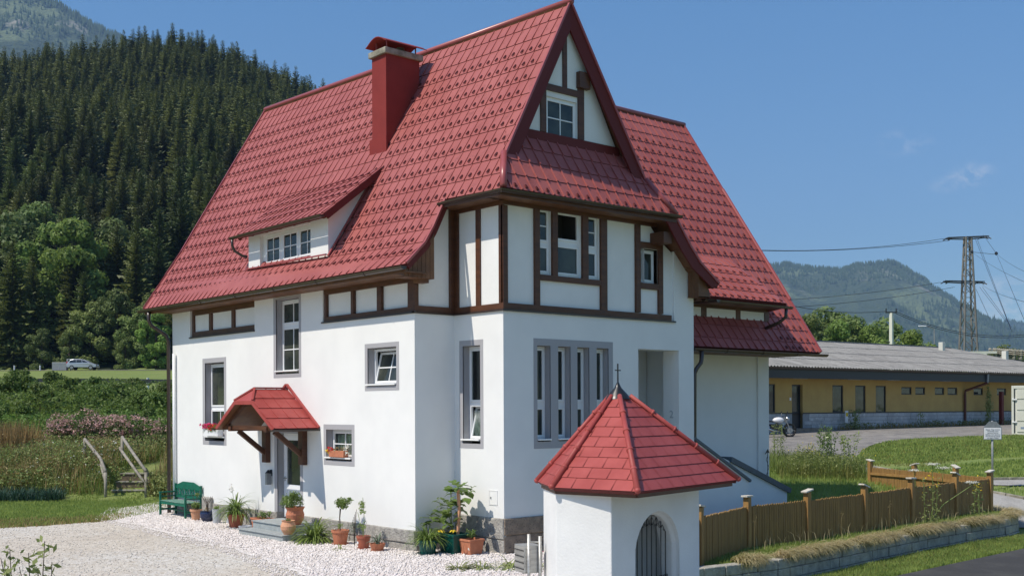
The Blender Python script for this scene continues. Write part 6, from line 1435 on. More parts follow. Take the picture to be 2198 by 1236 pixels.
# back garden plants between house and fence
leafcloud('garden_weeds',samp_poly([(10.3,41.2),(12.6,40.4),(12.9,42.0),(10.8,43.6)]),9000,.0,.7,.08,M['weed'],61,cl=46,cr=.28)
blades('garden_weeds',12000,samp_poly([(8.2,33.5),(13.4,34.4),(12.8,41.5),(9,43)]),.05,.22,.018,M['lawn'],62,lean=.4)
blades('garden_weeds',3000,samp_poly([(9.6,41),(12.8,40),(12.9,42),(10,44)]),.3,.8,.018,M['grassg'],64,lean=.4)
blades('garden_weeds',1200,samp_poly([(9.6,40),(12.8,39.5),(12.9,42),(10,44)]),.3,.7,.014,M['grassy'],63,lean=.5)
def tall_weed(u,v,h,n,r,seed,label,m='shrubd',fl=None,ls=.10,z=None):
    rg=random.Random(seed); p=W(u,v); zz=H(p.x,p.y) if z is None else z; root=empty('tall_weed',(p.x,p.y,zz),0,label,'plant','tall weeds and saplings on the right'); mb=MB(); cs=[];ns=[]
    for k in range(n):
        a=rg.uniform(0,6.28); b=Vector((r*math.cos(a)*rg.random(),r*math.sin(a)*rg.random(),0)); t=b+Vector((rg.uniform(-.5,.5)*r,rg.uniform(-.5,.5)*r,h*rg.uniform(.7,1))); mb.tube([b-Vector((0,0,.1)),t],[.012,.004],4)
        m_n=int(34*h)
        for j in range(m_n): q=rg.uniform(.1,1); e=Vector((rg.gauss(0,1),rg.gauss(0,1),rg.gauss(0,.4)))*.09*(1.2-q*.6); cs.append(tuple(b+(t-b)*q+e)); ns.append((rg.gauss(0,1),rg.gauss(0,1),rg.gauss(.6,1)))
        if fl: 
            pass
    mb.build('stem',M['yuc'],root); g=np.random.default_rng(seed); leaf_mb(cs,ns,g.uniform(.6,1.3,len(cs))*ls,.4,g).build('foliage',M[m],root)
    if fl: g2=g.normal(size=(26,3))*np.array([r*.7,r*.7,h*.12])+np.array([0,0,h*.85]); leaf_mb(g2,g.normal(size=(26,3)),[.045]*26,1,g).build('flower',M[fl],root)
    return root
tall_weed(10.2,43.2,1.75,7,.35,1,'column of tall weeds hard against the right house corner','weed')
tall_weed(12.0,42.6,1.75,13,.6,2,'largest bushy sapling with yellowish leaves in the garden corner','potleaf',ls=.13)
tall_weed(12.9,42.4,1.5,7,.45,3,'drooping sapling arm right of the large bushy one','yuc',ls=.13)
tall_weed(11.2,42.6,1.0,8,.4,4,'low flowering weed with small yellow blossoms left of the largest sapling','weed','yelp')
tall_weed(12.9,41.2,.9,8,.4,5,'low weed with yellow flowers beside the rear fence','weed','yelp')
tall_weed(11.1,29.6,1.5,4,.18,6,'tall yellow green weed in front of the board fence','weed','yelp',z=-.1)
tall_weed(13.15,31.6,1.15,3,.12,7,'goldenrod with yellow flower heads in front of the last fence board','weed','yelp',z=-.1)
def umbel(u,v,z0,h,lean,label,seed):
    p=W(u,v); root=empty('umbel_flower',(p.x,p.y,z0),0,label,'flower','white umbel flowers by the fence'); t=RT*lean; mb=MB(); mb.tube([(0,0,0),(t.x*.4,t.y*.4,h*.55),(t.x,t.y,h)],[.018,.012,.010],5); g=np.random.default_rng(seed)
    top=Vector((t.x,t.y,h))
    for k in range(14): a=k*2.4; r_=.03+.012*k; mb.tube([top,top+Vector((r_*math.cos(a),r_*math.sin(a),.09-.002*k))],.002,3)
    mb.build('stem',M['yuc'],root); c=g.normal(size=(200,3))*np.array([.085,.085,.018])+np.array([t.x,t.y,h+.08]); leaf_mb(c,g.normal(size=(200,3))*.4+np.array([0,0,1]),[.03]*200,1,g).build('blossom',M['whp'],root)
umbel(11.0,29.8,-.1,1.10,1.25,'white umbel flower leaning right in front of the fence',1)
umbel(12.4,33.0,-.1,1.42,.0,'highest white umbel flower above the fence top',2); umbel(12.1,33.4,-.1,1.22,-.1,'lower white umbel flower beside the highest one',3); umbel(12.7,33.2,-.1,1.30,.1,'small white umbel right of the highest one',4)
for u,v,h,lb in ((5.3,24.5,.75,'thin seeding grass stalk left of the first visible fence post'),(8.0,27.2,.6,'grass stalk before the third board panel'),(9.5,28.2,.7,'bent dry stalk by the middle post')):
    p=W(u,v,-.1); mb=MB(); mb.tube([(0,0,0),(.03,.02,h*.7),(.12,.05,h)],[.004,.003,.002],4); g=np.random.default_rng(int(u*10)); root=empty('grass_stalk',p,0,lb,'grass stalk','single grass stalks by the fence'); mb.build('stem',M['dry'],root); leaf_mb(g.normal(size=(16,3))*np.array([.03,.03,.05])+np.array([.1,.04,h]),g.normal(size=(16,3)),[.035]*16,.4,g).build('seed_head',M['dry'],root)
# metal stake ornament at the right house corner
mb=MB(); mb.tube([(0,0,0),(0,0,1.5)],.010,6)
for k in range(4): mb.tube([(0,0,.5+.22*k),(.07*(-1)**k,0,.6+.22*k),(.02*(-1)**k,0,.68+.22*k)],.008,5)
mb.prism([(-.10,0,1.42),(.0,0,1.48),(.10,0,1.44),(.02,0,1.56)],(0,.02,0)); o=mb.build('garden_stake',M['iron']); o.location=W(8.35,37.0,.0); o.location=(12.2,-.18,.35); tag(o,'black iron garden stake with a bird standing before the pale side wall','ornament')
# sign by the path
sg=empty('path_sign',W(16.33,38.0,.2),-AL,'white text sign with a grey roof shaped back on a grey post by the path','sign')
sg.location.z=H(sg.location.x,sg.location.y)
zs=.10-sg.location.z
mb=MB(); mb.tube([(0,.03,-.3),(0,.03,2.50+zs)],.035,10); mb.build('post',M['galv'],sg,smooth=True)
mb=MB(); mb.prism([(-.31,.0,1.86+zs),(.31,.0,1.86+zs),(.31,0,2.28+zs),(.12,0,2.48+zs),(-.12,0,2.48+zs),(-.31,0,2.28+zs)],(0,-.01,0)); mb.build('backing',M['galv'],sg)
mb=MB(); mb.box(-.295,.285,-.03,-.012,1.88+zs,2.26+zs); bd=mb.build('board',M['signw'],sg,bevel=.008)
txt=text_mesh('lettering','Dieser Weg wird bei\nSchneelage nicht\ngeräumt und bei\nGlatteis nicht gestreut\nDie Benützung erfolgt\nauf eigene Gefahr',.056,.001,M['ink'],bd,(-.005,-.033,2.19+zs),(R(90),0,0),font_space=1.0)
# ---------------------------------------------------------------- long ochre building
BD=Vector((RT*.8+FW*.6)); BD.normalize(); BN=Vector((BD.y,-BD.x,0))  # outward, towards the camera
B0_=W(13.34,58,0); lb=empty('long_building',Vector((B0_.x,B0_.y,1.4)),math.atan2(BD.y,BD.x),'long low ochre building with grey corrugated roof and dark fascia','building')
# local frame: x along facade, y away (into building), z relative to 1.4
zb=-1.4
FRB=(Vector((0,0,zb)),Vector((1,0,0)),Vector((0,-1,0)))
WN=[(-.45,.48,2.82,4.30),(5.23,6.18,2.79,4.29),(7.26,8.20,2.77,4.29),(9.15,10.12,2.76,4.29)]
SW_=[(11.61,12.63),(13.0,14.0),(15.01,16.0),(16.35,17.4),(19.21,20.27),(21.89,23.0)]
mb=MB(); hol=[(a,b,c,d,.1) for a,b,c,d in WN]+[(a,b,3.80,4.24,.1) for a,b in SW_]+[(1.82,2.70,1.95,4.29,.25)]
gridwall(mb,FRB,-7,31.3,2.77,4.75,hol); mb.box(-7,-6.9,0,9.4,zb,4.75+zb); mb.box(31.2,31.3,0,9.4,zb,4.75+zb); mb.box(-7,31.3,9.3,9.4,zb,4.75+zb)
mb.build('wall',M['yellow'],lb)
mb=MB(); gridwall(mb,FRB,-7,31.3,1.0,2.77,[(1.82,2.70,1.95,4.29,.25)]); mb.build('base_wall',None or mat('painted grey brick base',(.27,.28,.29),.9,c2=(.33,.33,.33),vscale=1,bump=.5,bscale=6),lb)
mb=MB(); rr=random.Random(2); z=1.35; r_=0
while z<2.72:
    a=-7+(r_%2)*.35
    while a<31:
        w=rr.uniform(.55,.85)
        if not(a+w>1.8 and a<2.72): mb.fbox(FRB,a+.012,min(a+w,31.2)-.012,z+.012,z+.19,-.01,.02+rr.uniform(0,.012))
        a+=w
    z+=.2; r_+=1
mb.build('base_blocks',mat('grey painted stone blocks',(.52,.52,.52),.85,c2=(.38,.38,.385),vscale=.8,c3=(.62,.61,.6),c3t=.6),lb)
mb=MB(); mb.fbox(FRB,-7,1.80,2.75,2.80,0,.05); mb.fbox(FRB,2.72,31.3,2.75,2.80,0,.05); mb.build('band',M['fascia'],lb)
for a,b,c,d in WN+[(a,b,3.80,4.24) for a,b in SW_]:
    mb=MB(); ring(mb,FRB,a,b,c,d,.07,-.10,-.04); w_=mb.build('window',M['fascia'],lb); mb=MB(); mb.fbox(FRB,a+.07,b-.07,c+.07,d-.07,-.08,-.07); mb.build('pane',M['glass'],w_)
mb=MB(); ring(mb,FRB,1.82,2.70,1.95,4.29,.08,-.24,-.16); mb.fbox(FRB,1.9,2.62,2.0,2.85,-.22,-.18); dr=mb.build('door',M['fascia'],lb); mb=MB(); mb.fbox(FRB,1.90,2.62,2.85,4.21,-.22,-.20); mb.build('pane',M['glass'],dr)
mb=MB(); mb.fbox(FRB,1.1,4.0,1.5,1.98,.0,.9); mb.fbox(FRB,2.3,5.2,1.3,1.80,.0,1.5); mb.build('doorstep',M['granbr'],lb,bevel=.01)
mb=MB(); mb.fbox(FRB,1.62,1.74,3.45,3.6,0,.02); mb.build('nameplate',M['signw'],lb)
mb=MB(); mb.fbox(FRB,-7.8,31.9,4.58,5.10,.95,1.05); mb.fbox(FRB,-7.8,31.9,4.66,4.70,0,.95); mb.build('fascia',M['fascia'],lb)
mb=MB(); mb.gutter([(-7.8,-1.14,5.14+zb),(31.9,-1.14,5.14+zb)],.10); mb.build('gutter',M['gut'],lb)
for a in (1.2,5.8,9.4,14.6,22.3): mb=MB(); mb.box(a,a+1.0,-.75,-.6,4.58+zb,4.66+zb); mb.build('tube_light',M['signw'],lb)
mb=MB(); mb.tube([(18.9,-1.14,5.05+zb),(18.9,-1.10,4.55+zb)],.07,8); mb.build('downpipe',M['galv'],lb); mb=MB(); mb.tube([(18.9,-1.10,4.55+zb),(18.85,-.9,4.45+zb),(18.1,-.12,4.05+zb),(18.06,-.12,3.8+zb),(18.06,-.12,1.3+zb)],.075,8); mb.box(17.92,18.22,-.25,.0,1.2+zb,2.0+zb); mb.build('downpipe',M['rust'],lb)
# corrugated roof
mb=MB(); y0,y1,z0,z1=-1.15,9.45,5.18+zb,7.48+zb; nC=640; vs=[]
sec_=[(y0,z0),(y0+2.6,None),(y0+5.2,None),(y0+7.9,None),(y1,z1)]
for i in range(nC+1):
    x=-7.9+39.8*i/nC; w=.035*math.cos(i*PI/2)
    for (y,_) in sec_:
        t=(y-y0)/(y1-y0); vs.append((x,y,z0+(z1-z0)*t+w-(.0)))
ns=len(sec_); mb.add(vs,[(i*ns+k,(i+1)*ns+k,(i+1)*ns+k+1,i*ns+k+1) for i in range(nC) for k in range(ns-1)])
mb.add([(-7.9,y1,z1),(31.9,y1,z1),(31.9,y1+10,z0),(-7.9,y1+10,z0)],[(0,1,2,3)])
for k,(y,_) in enumerate(sec_[1:-1]):
    t=(y-y0)/(y1-y0); mb.box(-7.9,31.9,y-.015,y+.015,z0+(z1-z0)*t-.03,z0+(z1-z0)*t+.045)
ro=mb.build('roof',M['fibre'],lb)
mb=MB(); mb.box(-7.9,31.9,y1-.15,y1+.15,z1+.0,z1+.08); mb.build('ridge_cap',M['fibre'],lb)
for x,y,h in ((28.3,7.8,.8),(31.2,4.6,.8)): mb=MB(); t=(y-y0)/(y1-y0); mb.box(x,x+.34,y,y+.34,z0+(z1-z0)*t-.2,z0+(z1-z0)*t+h*.8); mb.build('chimney',M['contw'],lb,bevel=.02)
# plants and odds along the facade
def BW(a,d,z=None):
    p=B0_+BD*a+BN*d; return Vector((p.x,p.y,H(p.x,p.y) if z is None else z))
leafcloud('facade_weeds',lambda n,rg:np.array([tuple(BW(rg.uniform(5,31),rg.uniform(.2,.9)).xy) for _ in range(n)]),2600,.0,.42,.09,M['weed'],71,cl=60,cr=.22)
blades('facade_weeds',1800,lambda n,rg:np.array([tuple(BW(rg.uniform(5,31),rg.uniform(.2,.9)).xy) for _ in range(n)]),.1,.35,.03,M['dry'],72)
def uvBW(a,d): p=BW(a,d); return uv_of(p.x,p.y)
tall_weed(*uvBW(6.4,.7),1.15,8,.3,21,'bushy green weed at the left end of the grey base, right of the door steps','weed',ls=.13)
tall_weed(*uvBW(19.6,.7),2.6,5,.25,22,'tallest thin weed beside the red brown downpipe','weed',ls=.15); tall_weed(*uvBW(22.8,.7),1.9,6,.3,23,'flowering weed beside the cream container','weed','whp',ls=.13)
tall_weed(*uvBW(12.5,.7),.9,4,.2,24,'thin weed under the first pair of small windows','weed',ls=.12)
fp=empty('marker_post',BW(21.0,.8),0,'dark red marker post standing in the weeds by the long building','post'); mb=MB(); mb.box(-.15,.15,-.1,.1,0,2.1); mb.build('post',M['board'],fp,bevel=.02)
fp=empty('hydrant_sign',BW(6.0,.35),math.atan2(BD.y,BD.x),'small white plate with a yellow mark on the grey base wall','sign'); mb=MB(); mb.box(-.12,.12,-.02,.02,.4,1.05); mb.build('plate',M['signw'],fp); mb=MB(); mb.box(-.09,.09,-.03,-.02,.75,.95); mb.build('mark',M['yelp'],fp)
# container
ct=empty('shipping_container',W(24.35,54.5,0),-AL-R(27),'cream shipping container cut by the right edge, with bar and round blue emblem','container'); ct.location.z=H(ct.location.x,ct.location.y)-.02; ct.scale=(1.18,1.18,1.22)
mb=MB(); mb.box(0,2.4,0,6,.05,1.98+.0); mb.box(0,.09,-.03,.05,0,2.02); mb.box(2.31,2.4,-.03,.05,0,2.02); mb.box(0.09,2.31,-.03,.05,0,.12); mb.box(.09,2.31,-.03,.05,1.90,2.02)
mb.build('body',M['contw'],ct,bevel=.01)
for k in range(4): mb=MB(); mb.box(.2,1.18,-.035,-.0,.18+.44*k,.56+.44*k); mb.build('door_panel',M['contw'],ct,bevel=.006)
mb=MB(); mb.box(.10,.13,-.02,-.0,.12,1.90); mb.build('seal',M['contk'],ct)
for z in (.55,1.45): mb=MB(); mb.box(.02,.20,-.07,-.03,z,z+.05); mb.build('hinge',M['signw'],ct)
mb=MB(); mb.tube([(.62,-.035,1.30),(.62,-.045,1.30)],.10,16); mb.build('emblem',M['blue'],ct); mb=MB(); mb.add([(.62,-.047,1.30),(.70,-.047,1.30),(.66,-.047,1.37),(.62,-.047,1.39)],[(0,1,2,3)]); mb.build('emblem_wedge',M['signw'],ct); mb=MB(); mb.box(.34,.62,-.04,-.036,.30,.38); mb.build('label_plate',M['bluegrey'],ct)
# motorcycle
mp_=P3(12.75,54,.04); mo_=empty('motorcycle',mp_,-AL+R(8),'white and black motorcycle parked nose right beside the house corner','motorcycle')
for x,nm in ((.68,'wheel'),(-.68,'wheel')):
    mb=MB(); mb.tube([(x+.29*math.cos(a),0,.31+.29*math.sin(a)) for a in np.linspace(0,2*PI,19)],.055,8); w_=mb.build('wheel',M['tyre'],mo_,smooth=True); mb=MB(); mb.tube([(x,-.03,.31),(x,.03,.31)],.07,10)
    for a in np.linspace(0,2*PI,6)[:-1]: mb.beam((x,0,.31),(x+.26*math.cos(a),0,.31+.26*math.sin(a)),.03,.03,up=(0,1,0))
    mb.tube([(x,-.06,.31),(x,-.065,.31)],.14,14); mb.build('rim',M['galv'],w_)
def ell(c,r_,n=10,m=8):
    vs=[];fs=[]
    for i in range(m+1):
        ph=PI*i/m
        for k in range(n): a=2*PI*k/n; vs.append((c[0]+r_[0]*math.sin(ph)*math.cos(a),c[1]+r_[1]*math.sin(ph)*math.sin(a),c[2]+r_[2]*math.cos(ph)))
    for i in range(m):
        for k in range(n): fs.append((i*n+k,i*n+(k+1)%n,(i+1)*n+(k+1)%n,(i+1)*n+k))
    return vs,fs
mb=MB(); mb.add(*ell((.12,0,.80),(.30,.15,.15))); mb.build('fuel_tank',M['motow'],mo_,smooth=True)
mb=MB(); mb.prism([(-.85,-.1,.86),(-.15,-.12,.76),(-.15,-.12,.70),(-.70,-.10,.74)],(0,.22,0)); mb.build('saddle',M['motob'],mo_,bevel=.03)
mb=MB(); mb.box(-.25,.28,-.16,.16,.25,.62); mb.beam((-.3,0,.6),(-.68,0,.31),.06,.08); mb.beam((.3,0,.8),(-.2,0,.5),.06,.08); mb.build('engine',M['motob'],mo_,bevel=.03)
mb=MB(); mb.tube([(.68,-.08,.31),(.42,-.08,.95)],.025,8); mb.tube([(.68,.08,.31),(.42,.08,.95)],.025,8); mb.build('fork',M['galv'],mo_)
mb=MB(); mb.tube([(.40,-.33,1.03),(.42,-.12,.98),(.42,.12,.98),(.40,.33,1.03)],.016,6); mb.build('handlebar',M['motob'],mo_)
for s_ in (1,-1): mb=MB(); mb.tube([(.40,.28*s_,1.03),(.42,.36*s_,1.16)],.007,5); mb.add(*ell((.42,.37*s_,1.19),(.02,.06,.04))); mb.build('mirror',M['motob'],mo_)
mb=MB(); mb.add(*ell((.56,0,.88),(.09,.09,.09))); mb.build('headlight',M['chrome'],mo_,smooth=True)
mb=MB(); mb.tube([(.1,-.18,.28),(-.2,-.2,.30),(-.72,-.2,.48)],[.025,.035,.06],8); mb.build('exhaust',M['chrome'],mo_,smooth=True)
mb=MB(); mb.prism([(.42,-.06,.62),(.62,-.06,.66),(.9,-.06,.60),(.96,-.06,.5),(.68,-.06,.63)],(0,.12,0)); mb.build('mudguard',M['motob'],mo_)
# ---------------------------------------------------------------- pylon, pole, wires, switchyard
py=empty('lattice_pylon',W(73.5,180,2),-AL,'tall grey steel lattice pylon with two crossarms behind the long building','pylon')
def leg_at(z): 
    w=lerp(1.15,.42,min(1,z/28.3)**.9); return w
mb=MB(); Zs=[0,1.8,3.6,5.4,7.2,9,10.8,12.4,14,15.6,17.2,18.6,20,21.3,22.6,23.8,25,26,27,28]
for sx in (1,-1):
    for sy in (1,-1): mb.beam((sx*leg_at(0)*1.25,sy*leg_at(0)*1.25,-1),(sx*leg_at(28.3),sy*leg_at(28.3),28.3),.24,.24)
mb.build('leg_frame',M['pyl'],py)
mb=MB()
for i,(a,b) in enumerate(zip(Zs,Zs[1:])):
    wa,wb=leg_at(a)*(1.25-.25*a/28),leg_at(b)*(1.25-.25*b/28)
    for f in range(4):
        def C_(w,s,z,f=f): return [(s*w,-w,z),(w,s*w,z),(-s*w,w,z),(-w,-s*w,z)][f]
        s_=1 if i%2 else -1; mb.beam(C_(wa,s_,a),C_(wb,-s_,b),.13,.06); 
        if f in(0,2): mb.beam(C_(wb,-s_,b),C_(wb,s_,b),.07,.05)
mb.build('bracing',M['pyl'],py)
def arm(z,x0,x1,dy0,dy1,name):
    mb=MB()
    for s_ in (.4,-.4):
        mb.beam((x0,dy0+s_,z),(x1,dy1+s_,z),.12,.14)
        mb.beam((x0,dy0+s_*.4,z-.2),(0,s_,z-.35),.12,.10); mb.beam((x1,dy1+s_*.4,z-.2),(0,s_,z-.35),.12,.10)
    n=14
    for k in range(n): t0,t1=k/n,(k+1)/n; s_=.4 if k%2 else -.4; mb.beam((lerp(x0,x1,t0),lerp(dy0,dy1,t0)+s_,z),(lerp(x0,x1,t1),lerp(dy0,dy1,t1)-s_,z),.06,.06)
    a_=mb.build(name,M['fascia'],py)
    for k in range(5):
        t=[0,.12,.85,.93,1][k]; x=lerp(x0,x1,t); mb=MB(); mb.tube([(x,lerp(dy0,dy1,t),z-.1),(x-.7 if k<3 else x+.35,lerp(dy0,dy1,t)-.4,z-.45)],.09,6); mb.build('insulator',M['fascia'],a_)
arm(28.3,-3.1,2.9,.8,-.8,'crossarm'); arm(21.2,-4.0,2.9,-.5,.9,'crossarm')
def wire(name,pts,label,sag=0,r=.03):
    out=[]
    for a,b in zip(pts,pts[1:]):
        a=Vector(a);b=Vector(b)
        for k in range(13): t=k/12; q=a.lerp(b,t); q.z-=sag*4*t*(1-t); out.append(q)
    o0=out[0].copy(); mb=MB(); mb.tube([p-o0 for p in out],r,4); o=mb.build(name,M['iron']); o.location=o0; return tag(o,label,'wire','overhead wires around the pylon')
def PX(x,y,D): return W(fu(x,D),D,3.1-(y-876+.0045*(x-1099))*D/2400)
wl_=[((2030,512,180),(1500,529,170),1.2,'upper wire of the pair running left from the top crossarm'),((2040,516,180),(1500,532,171),1.0,'lower wire of the pair running left from the top crossarm'),
((2020,606,180),(1600,648,150),.5,'wire running left from the lower crossarm across the mountain'),((2050,616,180),(1650,662,150),.5,'second wire running left from the lower crossarm'),
((2112,504,180),(2140,544,140),0,'short wire from the top crossarm down to the junction'),((2140,544,140),(2330,620,60),.6,'wire from the junction to the right edge, upper'),((2140,544,140),(2230,760,60),0,'steep wire dropping from the junction'),((2088,541,160),(2140,546,140),0,'short link between the two line clamps'),((2088,541,160),(2330,655,60),.5,'wire from the left clamp to the right edge'),
((2094,510,180),(2170,706,120),0,'left one of the steep pair from the top crossarm'),((2098,510,180),(2173,712,120),0,'right one of the steep pair from the top crossarm'),((2110,612,180),(2260,660,70),.4,'wire from the lower crossarm towards the right edge'),((2104,616,180),(2160,690,130),0,'steep wire below the lower crossarm'),((2110,616,180),(2172,702,130),0,'second steep wire below the lower crossarm'),((2096,620,180),(2126,686,140),0,'wire close right of the pylon leg'),
((1923,668,110),(2200,718,110),.9,'sagging wire right of the concrete pole'),((1923,672,110),(2200,722,112),.9,'lower sagging wire right of the concrete pole'),((1903,668,110),(1640,640,110),.6,'wire left of the concrete pole')]
for a,b,sg_,lb_ in wl_: wire('overhead_wire',[PX(*a),PX(*b)],lb_,sg_,r=.00016*min(a[2],b[2])+.008)
for q,lb_ in (((2088,541,160),'left dark line clamp in mid air beside the pylon'),((2140,544,140),'right dark line clamp where the wires meet')):
    mb=MB(); mb.lathe([(0,.25),(.2,.1),(.2,-.1),(0,-.25)],n=8); o=mb.build('line_clamp',M['iron']); o.location=PX(*q); tag(o,lb_,'clamp')
cp_=empty('concrete_pole',W(37.35,110,2),-AL,'pale concrete pole with a short crossbar rising behind the long building','pole'); mb=MB(); mb.tube([(0,0,-.5),(0,0,10.3)],[.27,.20],4); mb.build('pole',M['contw'],cp_); mb=MB(); mb.box(-.55,.55,-.08,.08,10.3,10.42); mb.tube([(-.5,0,10.4),(-.5,0,10.75)],.06,6); mb.tube([(.5,0,10.4),(.5,0,10.75)],.06,6); mb.cut(); mb.box(-.5,.1,-.06,.06,7.4,7.5); mb.build('crossbar',M['fascia'],cp_)
lmp=empty('street_lamp',PX(1978,700,120),-AL,'small white lamp head on an arm left of the pylon','lamp'); mb=MB(); mb.box(-.3,.55,-.12,.12,-.05,.06); mb.build('lamp_head',M['signw'],lmp,bevel=.06); mb=MB(); mb.tube([(.6,0,0),(1.4,0,-.3),(1.5,0,-9)],.07,6); mb.build('pole',M['galv'],lmp)
sy=empty('switchyard',W(52,118,2),-AL,'electrical switchyard of concrete portals and insulators right of the pylon','switchyard'); so0=Vector(sy.location)
def SY(x,y): p=PX(x,y,118)-so0; return p.dot(RT),p.z
mb=MB(); x0,zt_=SY(2084,754); x1,_=SY(2138,754); xm,_=SY(2108,754); mb.box(x0,x1,-.3,.3,zt_-.25,zt_); mb.box(xm-.4,xm+.4,-.3,.3,-1,zt_-.25); mb.build('portal',M['contw'],sy)
for i,x in enumerate((2138,2150,2163,2176,2190,2205,2220)):
    a,z=SY(x,752+i*.8); mb=MB(); mb.box(a-.1,a+.1,-.1,.1,-2,z-.6); mb.build('post',M['conc'],sy)
    mb=MB()
    for k in range(3): mb.lathe([(0,1.0),(.10,.95),(.22,.8),(.10,.75),(.22,.6),(.10,.55),(.22,.4),(.1,.35),(.1,0)],(a-.6+.55*k,.3*k,z-.7),7)
    mb.build('insulator',M['conc'],sy)
a0_,z0_=SY(2118,768); a1_,z1_=SY(2230,776)
for z in (z0_,z0_-.5): mb=MB(); mb.beam((a0_,0,z),(a1_,0,z-.4),.25,.12); mb.build('beam',M['fascia'],sy)
# ---------------------------------------------------------------- leafy shrub close by the camera
fs_=empty('leafy_shrub',W(-3.55,8.6,0),0,'sparse leafy shrub rising into the bottom left corner','shrub'); rg=random.Random(4); mb=MB(); cs=[];ns=[]
for (x,y) in ((95,1160),(20,1178),(60,1185),(110,1205),(0,1195),(40,1215),(80,1225),(-20,1180),(15,1230)):
    D=8.6+rg.uniform(-.35,.35); t=W(fu(x,D),D,3.1-(y-880)*D/2400)-Vector(fs_.location); b=Vector((t.x*.4,t.y*.4,.0)); m_=(b+t)/2+Vector((rg.uniform(-.1,.1),rg.uniform(-.1,.1),.1)); mb.tube([b,m_,t],[.012,.008,.003],5)
    for k in range(46):
        q=1-rg.random()**1.5*.7; p=b.lerp(t,q)+Vector((rg.gauss(0,1),rg.gauss(0,1),rg.gauss(0,.6)))*.035; cs.append(tuple(p)); ns.append((rg.gauss(0,1),rg.gauss(0,1),rg.gauss(.7,1)))
mb.build('stem',M['bark'],fs_); g=np.random.default_rng(4); leaf_mb(cs,ns,g.uniform(.045,.095,len(cs)),.5,g).build('foliage',M['weed'],fs_)
# ---------------------------------------------------------------- mountains
def mountain(name,sky,D1,D0,zb0,m,seed,amp,ntree,th,tm,a0,a1,label=None):
    """sky: (px,py) skyline; crest at depth D1, foot at depth D0"""
    na,nt_=130,46; V=[]
    def pt(a,t):
        x=1099+2400*a; ys=pl(x,sky); zc=3.1+(876-ys)*D1/2400; d=D0+(D1-D0)*t if t<=1 else D1+(t-1)*2500
        base=zb0+(zc-zb0)*(t**1.15) if t<=1 else zc-(t-1)*900
        p=W(a*d,d); nn=noise.fractal(Vector((p.x*.0016,p.y*.0016,seed)),.9,2.0,5)*amp+abs(noise.noise(Vector((p.x*.0009+seed,p.y*.0009,7))))*amp*1.2
        w=math.sin(PI*min(1,t))**.8 if t<=1 else 0
        p.z=base+nn*w+ (noise.noise(Vector((a*60,seed,1)))*amp*.10+noise.noise(Vector((a*160,seed,2)))*amp*.05)*min(1,t); return p
    for i in range(na+1):
        for j in range(nt_+1): V.append(pt(a0+(a1-a0)*i/na,j/nt_*1.15)[:])
    F=[(i*(nt_+1)+j,(i+1)*(nt_+1)+j,(i+1)*(nt_+1)+j+1,i*(nt_+1)+j+1) for i in range(na) for j in range(nt_)]
    o=npmesh(name,np.array(V),np.array(F),m,smooth=True); tag(o,kind='structure')
    g=np.random.default_rng(seed); Vt=[];Ft=[]; c=0; n=0
    while n<ntree:
        c+=1
        if c>ntree*6: break
        a=g.uniform(a0,a1); t=1.0-g.random()**1.4*.9 if g.random()>.25 else g.uniform(.96,1.01); p=pt(a,min(t,1.02))
        cl_=noise.noise(Vector((p.x*.0022,p.y*.0022,seed+3)))
        if cl_>.16 and t<.955: continue
        h=th*g.uniform(.6,1.3); r_=h*.22; b=len(Vt); Vt+=[(p.x+r_*math.cos(q),p.y+r_*math.sin(q),p.z-1) for q in (0,1.57,3.14,4.71)]+[(p.x,p.y,p.z+h)]; Ft+=[(b,b+1,b+4),(b+1,b+2,b+4),(b+2,b+3,b+4),(b+3,b,b+4)]; n+=1
    tag(npmesh(name+'_forest',np.array(Vt),np.array(Ft),tm),kind='stuff')
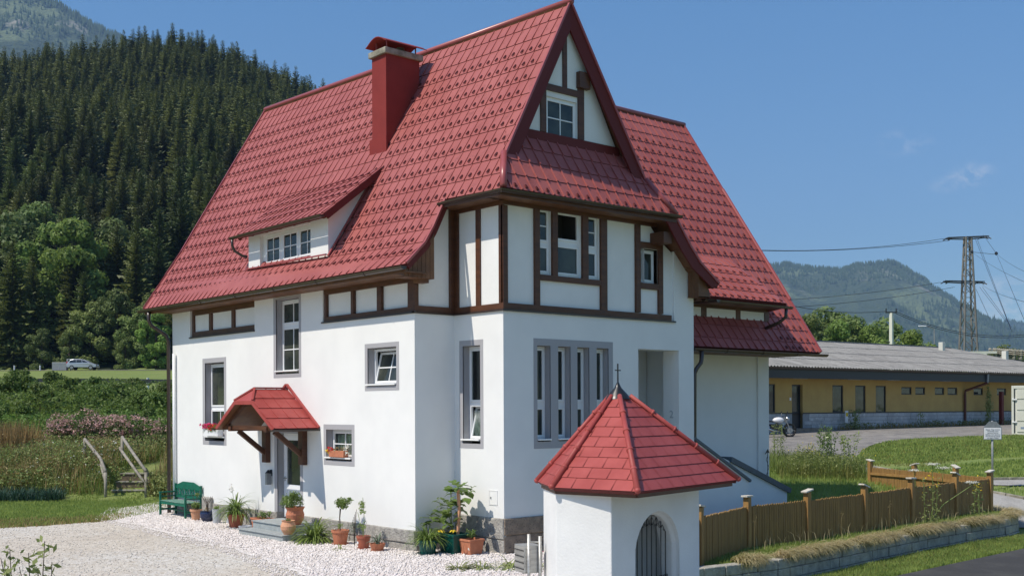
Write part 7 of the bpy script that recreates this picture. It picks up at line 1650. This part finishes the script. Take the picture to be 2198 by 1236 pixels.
M['mtree']=mat('distant conifers',(.045,.07,.03),.9,c2=(.03,.05,.022),vscale=.01,spec=.1)
def mtmat(n,sc):
    return groundmat(n,[(.045,.065,.032),(.065,.085,.038),(.12,.15,.07),(.24,.225,.18)],[0,sc*3,sc,sc*1.7],bump=.8,bscale=sc*22,bdist=14)
MR=mtmat('right mountain slope',.0028); ML=mtmat('left mountain slope',.0035)
for mm_,lo_,hi_ in ((MR,.60,.72),(ML,.56,.68)):
    k=[n for n in mm_.node_tree.nodes if n.type=='MAP_RANGE']
    k[1].inputs[1].default_value=lo_-.07; k[1].inputs[2].default_value=hi_-.14; k[2].inputs[1].default_value=lo_; k[2].inputs[2].default_value=hi_-.04
mountain('right_mountain',[(900,640),(1300,610),(1500,590),(1650,577),(1700,574),(1760,584),(1820,583),(1865,573),(1910,572),(1950,585),(1985,607),(2030,640),(2080,668),(2140,700),(2198,735),(2260,760),(2400,790)],4200,2700,0,MR,3,110,11000,17,M['mtree'],-.02,.56)
mountain('far_ridge',[(1900,760),(2050,735),(2120,712),(2160,692),(2198,700),(2300,690),(2500,720)],5600,4300,0,MR,8,60,2500,18,M['mtree'],.34,.58)
mountain('left_mountain',[(-300,-60),(-60,-60),(0,-52),(60,-30),(100,-2),(140,12),(200,50),(250,74),(290,96),(350,125),(500,190),(740,330),(1000,480),(1200,600)],3400,1500,30,ML,5,150,8000,17,M['mtree'],-.62,.02)
# ---------------------------------------------------------------- air
hz=MB(); hz.box(-5200,6500,-600,6500,-16,1420); hb=hz.build('haze',M['plaster']); tag(hb,kind='stuff')
hm_=bpy.data.materials.new('air'); hm_.use_nodes=True; t=hm_.node_tree; t.nodes.clear(); pv=t.nodes.new('ShaderNodeVolumePrincipled'); pv.inputs['Color'].default_value=(.40,.64,1,1); pv.inputs['Density'].default_value=.00010; pv.inputs['Anisotropy'].default_value=.0
ou=t.nodes.new('ShaderNodeOutputMaterial'); t.links.new(pv.outputs[0],ou.inputs['Volume']); hb.data.materials.clear(); hb.data.materials.append(hm_)
